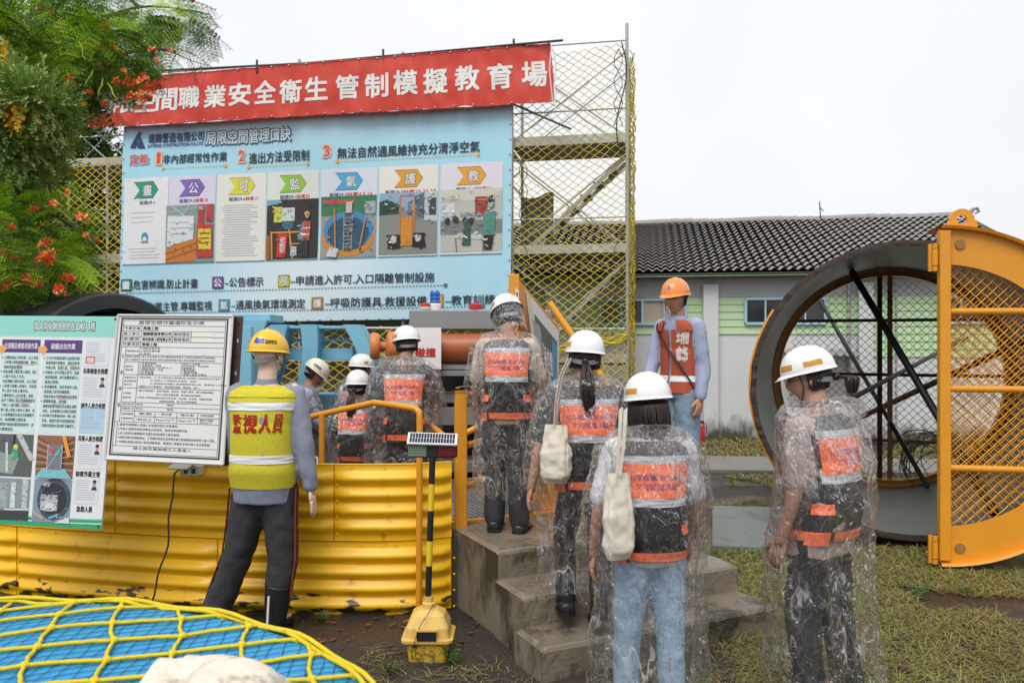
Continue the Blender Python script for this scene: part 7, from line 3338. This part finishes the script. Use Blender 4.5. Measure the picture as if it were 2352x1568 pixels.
mb.grid(lambda a, b: cc_ + Vector((cos(2 * pi * a) * (.07 + .012 * (1 - b)), sin(2 * pi * a) * (.066 + .012 * (1 - b)), -.03 + .05 * b)), 30, 3)
mb.build('collar', m_bluesh, e, smooth=True)
pO.shoes(e)
pO.hair_cap(e)
pO.eyes(e)
pO.helmet(e, m_helmo, .035, False, blue=((pi / 2 - 1.35, pi / 2 - .8), (pi / 2 - .0, pi / 2 + .1)), logo=[('瑞鋒營造', pi / 2 - 1.45, pi / 2 - 2.2, .2, .32, (.03, .05, .2))], ridge=True)
LOCAL[0] = False
# ================================================================== TREES AND SHRUBS (left)
m_leafA = M('feathery_green_leaf', (.07, .15, .018), .5, var=.5, scale=2.2)
m_leafA2 = M('bright_young_leaf', (.32, .5, .03), .5, var=.3, scale=3)
m_leafB = M('small_grey_green_leaf', (.3, .42, .12), .5, var=.4, scale=3)
m_leafD = M('dark_green_leaf', (.03, .065, .015), .5, var=.5, scale=2)
m_bark = M('grey_bark', (.09, .075, .055), .8, var=.3, scale=8, bump=.6)
m_pet = M('orange_red_petal', (.9, .16, .08), .5, var=.25, scale=30)
m_pety = M('yellow_petal', (.8, .45, .03), .5, var=.2)
m_pod = M('green_seed_pod', (.35, .5, .06), .5)
for m_ in (m_leafA, m_leafA2, m_leafB, m_leafD, m_pet):
    b_ = m_.node_tree.nodes['Principled BSDF']
    b_.inputs['Specular IOR Level'].default_value = .15


def frond_proto(np_=7, nl=7, L_=.34, spread=.13):
    """twice-pinnate leaf in its own axes: x out, y sideways, z up"""
    V, Fc = [], []
    for i in range(np_):
        f = (i + 1.2) / (np_ + .6)
        bx = L_ * f
        for sg in (-1, 1):
            ln = spread * (1 - .35 * abs(f - .5) * 2)
            dx, dy = .35, sg
            k = math.hypot(dx, dy)
            dx, dy = dx / k, dy / k
            for j in range(nl):
                g_ = (j + .6) / nl
                px, py = bx + dx * ln * g_, dy * ln * g_
                pz = -.25 * (bx * bx) / L_ - .3 * ln * g_ * g_
                for s2 in (-1, 1):
                    nx, ny = -dy * s2, dx * s2
                    l2 = .03
                    a = (px - dx * .004, py - dy * .004, pz)
                    b = (px + nx * l2 * .5 + dx * .002, py + ny * l2 * .5 + dy * .002, pz - .001)
                    c = (px + nx * l2 + dx * .006, py + ny * l2 + dy * .006, pz - .003)
                    d = (px + nx * l2 * .5 + dx * .011, py + ny * l2 * .5 + dy * .011, pz - .001)
                    o = len(V)
                    V += [a, b, c, d]
                    Fc.append((o, o + 1, o + 2, o + 3))
    return np.array(V), np.array(Fc)


def sprig_proto(n=16, L_=.22, ls=.034, wd=.4):
    V, Fc = [], []
    for i in range(n):
        f = (i + .8) / n
        a = i * 2.4
        e = .5 + .5 * (i % 3) / 2
        d = np.array((cos(a) * .2 + .75, sin(a) * .8, .35 * cos(a * 1.3)))
        d /= np.linalg.norm(d)
        s_ = np.cross(d, (0, 0, 1))
        s_ /= np.linalg.norm(s_) + 1e-6
        p = np.array((L_ * f, 0, -.1 * f * f * L_))
        l = ls * (.8 + .4 * ((i * 7) % 5) / 5)
        o = len(V)
        V += [p, p + d * l * .5 + s_ * l * wd, p + d * l, p + d * l * .5 - s_ * l * wd]
        Fc.append((o, o + 1, o + 2, o + 3))
    return np.array(V), np.array(Fc)


FR = [frond_proto(), frond_proto(6, 6, .28, .12), frond_proto(8, 7, .36, .14)]
SP = [sprig_proto(), sprig_proto(14, .18, .04)]
BG = [sprig_proto(14, .5, .12, .35), sprig_proto(16, .6, .11, .3)]


def scatter(pts, protos, outdir, droop, smin, smax, rg_):
    """pts (n,3); returns verts, faces"""
    Vs, Fs = [], []
    off = 0
    which = rg_.integers(0, len(protos), len(pts))
    for w_, (pv, pf) in enumerate(protos):
        P = pts[which == w_]
        O = outdir[which == w_]
        n = len(P)
        if n == 0:
            continue
        X = O + rg_.normal(0, .45, (n, 3))
        X[:, 2] -= droop * rg_.uniform(.3, 1, n)
        X /= np.linalg.norm(X, axis=1)[:, None]
        Z = np.array((0, 0, 1)) + rg_.normal(0, .35, (n, 3))
        Y = np.cross(Z, X)
        Y /= np.linalg.norm(Y, axis=1)[:, None]
        Z = np.cross(X, Y)
        sc = rg_.uniform(smin, smax, n)
        W = P[:, None, :] + (pv[None, :, 0:1] * X[:, None] + pv[None, :, 1:2] * Y[:, None] + pv[None, :, 2:3] * Z[:, None]) * sc[:, None, None]
        Vs.append(W.reshape(-1, 3))
        Fs.append((pf[None] + np.arange(n)[:, None, None] * len(pv)).reshape(-1, 4) + off)
        off += n * len(pv)
    return np.concatenate(Vs), np.concatenate(Fs)


def blob_pts(blobs, n, rg_, shell=.55):
    """points in px-defined ellipsoids: (u, v, d, ru, rv, rd_m)"""
    out, dr = [], []
    wts = np.array([b[3] * b[4] for b in blobs], float)
    wts /= wts.sum()
    for b, k in zip(blobs, rg_.multinomial(n, wts)):
        u, v, d, ru, rv, rd_ = b
        c = np.array(at(u, v, d))
        r = np.array((ru / F * d, rd_, rv / F * d))
        q = rg_.normal(0, 1, (k, 3))
        q /= np.linalg.norm(q, axis=1)[:, None]
        rad = rg_.uniform(shell, 1, k) ** .6
        # clumping
        out.append(c + q * rad[:, None] * r * (1 + .12 * np.sin(q[:, :1] * 9 + q[:, 2:] * 7)))
        dr.append(q)
    return np.concatenate(out), np.concatenate(dr)


rg2 = np.random.default_rng(11)


def tree_thing(name, label, cat, base, layers, trunk, group=None):
    t = T(name, label, cat, base, group)
    for (lname, P, D_, protos, droop, s0, s1, mats, probs) in layers:
        V, Fq = scatter(P, protos, D_, droop, s0, s1, rg2)
        cen = V[Fq[:, 0]]
        mi = np.array([0 if noise.noise(Vector(c * 2.4)) + .35 * random.random() < probs else 1 for c in cen[::16]])
        mi = np.repeat(mi, 16)[:len(Fq)]
        if len(mi) < len(Fq):
            mi = np.concatenate([mi, np.zeros(len(Fq) - len(mi), int)])
        me = npmesh(lname, V, Fq, mats, mi)
        link(lname, me, t)
    mb = MB()
    for br in trunk:
        mb.tube([Vector(p) for p, r in br], [r for p, r in br], 8)
    mb.build('trunk', m_bark, t, smooth='auto')
    return t


def branch(p0, p1, r0, r1, sag=.2, n=7):
    p0, p1 = Vector(p0), Vector(p1)
    out_ = []
    for i in range(n + 1):
        f = i / n
        c = p0.lerp(p1, f) + Vector((noise.noise(Vector((f * 3, p1.x, 0))) * .15, noise.noise(Vector((f * 3, p1.z, 4))) * .1, sag * sin(f * pi)))
        out_.append((c, r0 * (1 - f) + r1 * f))
    return out_


# flowering shrub: upper arching mass
baseS = at(120, 1240, 7.6)
base3 = (baseS.x - .6, 7.6, 0)
bl_up = [(x[0] - 12 if x[0] > 150 else x[0], x[1] - (22 if x[0] > 150 and x[1] > 90 else 0), *x[2:]) for x in [(60, 40, 8.2, 130, 70, 1.2), (190, 70, 8.2, 100, 50, 1.0), (300, 100, 8.6, 85, 30, .7), (160, 130, 7.8, 110, 45, .8), (265, 135, 7.9, 60, 25, .5), (370, 128, 9, 45, 10, .5), (360, 20, 9.2, 50, 20, .6), (410, 45, 9.2, 20, 14, .3), (445, 60, 9.3, 26, 30, .3), (440, 142, 9.3, 34, 8, .3), (395, 20, 9.2, 50, 20, .4), (90, 170, 7.6, 100, 50, .8), (185, 178, 7.5, 36, 18, .4),
         (20, 180, 8.4, 70, 80, .8), (150, 190, 7.6, 20, 8, .3)]]
bl_low = [(40, 560, 6.9, 80, 80, .7), (110, 600, 6.9, 55, 40, .5), (80, 500, 7.1, 55, 20, .5), (20, 640, 6.8, 80, 40, .6), (150, 560, 7.2, 22, 30, .3), (120, 500, 7.2, 30, 12, .3), (10, 460, 7.2, 40, 25, .4)]
bl_small = [(50, 240, 7.0, 70, 60, .6), (95, 240, 6.9, 40, 35, .5), (30, 330, 7.1, 75, 55, .6), (115, 300, 7.1, 30, 22, .3), (10, 170, 7.4, 40, 40, .5), (60, 395, 7.2, 40, 25, .4)]
P1, D1 = blob_pts(bl_up, 850, rg2)
P2, D2 = blob_pts(bl_low, 420, rg2)
shr = tree_thing('flowering_tree', 'feathery leaved tree with orange red flowers hanging over the red banner', 'tree', base3,
                 [('crown', P1, D1, FR, .5, .8, 1.25, [m_leafA, m_leafA2], .1), ('lower_crown', P2, D2, FR, .6, .75, 1.15, [m_leafA, m_leafA2], .12)],
                 [branch(base3, at(60, 500, 7.6), .09, .07, .1), branch(at(60, 500, 7.6), at(110, 120, 8.2), .07, .04, .1), branch(at(80, 300, 7.8), at(400, 120, 8.8), .035, .012, .3),
                  branch(at(110, 130, 8.2), at(300, 20, 8.8), .03, .012, .1), branch(at(110, 120, 8.2), at(10, 20, 8), .04, .015, .1), branch(at(60, 480, 7.6), at(190, 560, 7), .03, .01, .1),
                  branch(at(300, 20, 8.8), at(250, -60, 8.8), .02, .01, .0), branch(at(250, 40, 8.8), at(470, 30, 9.2), .018, .005, .1)])
# fine bare twig at the tip
mb = MB()
mb.tube([at(478, 30, 9.2), at(500, 60, 9.2), at(480, 90, 9.2), at(506, 108, 9.2)], [.006, .004, .003, .002], 4)
mb.tube([at(460, 40, 9.2), at(500, 45, 9.2), at(517, 30, 9.2)], [.005, .003, .001], 4)
mb.tube([at(395, 120, 9), at(440, 140, 9), at(505, 160, 9)], [.006, .005, .001], 4)
mb.build('twig', m_bark, shr)
# flowers
fl = MB()
for k in range(14):
    a = random.uniform(0, 6.3)
    e = random.uniform(-.3, 1.2)
    c = Vector((cos(a) * cos(e), sin(a) * cos(e), sin(e))) * random.uniform(.02, .055)
    fl.cm = 1 if k % 5 == 0 else 0
    for q in range(4):
        t = q * pi / 2 + a
        d = Vector((cos(t), sin(t) * .6, sin(t) * .8)) * .02
        e2 = Vector((-sin(t), cos(t), .4)) * .013
        o = len(fl.v)
        fl.v += [c, c + d * .6 + e2, c + d * 1.2, c + d * .6 - e2]
        fl.face([o, o + 1, o + 2, o + 3])
flm = fl.mesh('flower', [m_pet, m_pety])
fpos = [(255, 120), (280, 165), (240, 150), (300, 200), (325, 215), (340, 230), (310, 225), (345, 205), (330, 190), (290, 185), (260, 190), (350, 120), (365, 140), (395, 125), (235, 60), (210, 45), (185, 95), (160, 180), (215, 110), (275, 135),
        (120, 30), (60, 70), (90, 20), (150, 60), (318, 232), (352, 222), (300, 235), (440, 8), (335, 170), (200, 215), (150, 440), (75, 485), (130, 475), (30, 530), (90, 570), (100, 600), (115, 608), (80, 650), (60, 648), (190, 500), (200, 540), (215, 560), (45, 600), (165, 640), (10, 590), (25, 655), (135, 660), (95, 590), (110, 580), (240, 240)]
for (u, v) in fpos:
    d = (7.15 if v > 160 else 7.7) if v < 300 else 6.5
    p = at(u + random.uniform(-6, 6), v + random.uniform(-6, 6), d - random.uniform(0, .3))
    n = 2 if (280 < u < 360 and v > 180) or v > 560 else 1
    for k in range(n):
        o = bpy.data.objects.new('flower', flm)
        C.objects.link(o)
        o.parent = shr
        o.matrix_parent_inverse = Matrix.Translation(-shr.location)
        s_ = random.uniform(.5, .95)
        o.matrix_basis = Matrix.Translation(p + Vector((random.uniform(-.06, .06) * k, 0, random.uniform(-.05, .05) * k))) @ Matrix.Rotation(random.uniform(0, 6.3), 4, 'Z') @ Matrix.Scale(s_, 4)
pm_ = MB()
pm_.tube([(0, 0, 0), (.01, 0, -.06), (-.004, 0, -.12), (.006, 0, -.17)], [.006, .012, .012, .003], 6, flat=.5)
pme = pm_.mesh('seed_pod', m_pod)
for (u, v) in ((128, 75), (133, 95), (150, 158), (118, 160), (236, 180), (214, 160), (182, 98), (246, 190)):
    o = bpy.data.objects.new('seed_pod', pme)
    C.objects.link(o)
    o.parent = shr
    o.matrix_parent_inverse = Matrix.Translation(-shr.location)
    o.matrix_basis = Matrix.Translation(at(u, v, 7.2)) @ Matrix.Rotation(random.uniform(-.5, .5), 4, 'Y')
P3, D3 = blob_pts(bl_small, 1800, rg2, .45)
base4 = (-4.2, 7.2, 0)
tree_thing('small_leaved_tree', 'small leaved grey green tree with tiny yellow flowers left of the scaffold', 'tree', base4,
           [('crown', P3, D3, SP, .1, .8, 1.3, [m_leafB, m_pety], .62)],
           [branch(base4, at(50, 400, 7.2), .06, .05, 0), branch(at(50, 400, 7.2), at(60, 230, 7.1), .05, .02, .1), branch(at(50, 400, 7.2), at(150, 300, 7.1), .03, .01, .1)])
bl_dk = [(40, 330, 19, 130, 220, 2), (150, 420, 19.5, 130, 190, 2), (250, 500, 20, 90, 130, 1.5), (60, 560, 18.5, 170, 120, 2), (200, 620, 19, 150, 80, 2), (100, 150, 19, 150, 120, 1.8), (300, 610, 19, 90, 80, 1.5)]
P4_, D4 = blob_pts(bl_dk, 4200, rg2, .3)
base5 = (-12, 19.5, 0)
tree_thing('background_tree', 'large dark green tree far behind the scaffold at the left edge', 'tree', base5,
           [('crown', P4_, D4, BG, .2, .8, 1.3, [m_leafD, m_leafA], .25)],
           [branch(base5, at(110, 300, 19.5), .25, .12, .2), branch(at(120, 600, 19.5), at(240, 420, 19.5), .12, .05, .2), branch(at(110, 420, 19.5), at(20, 200, 19.5), .12, .05, .2)])
mb = MB()
for k in range(3):
    mb.box((-13.5 + k * .01, 16.6, .5 + k * .36), (9, .06, .3))
tag(mb.build('panel_fence', m_conc_s), 'low weathered panel fence behind the scaffold at the left', 'fence')
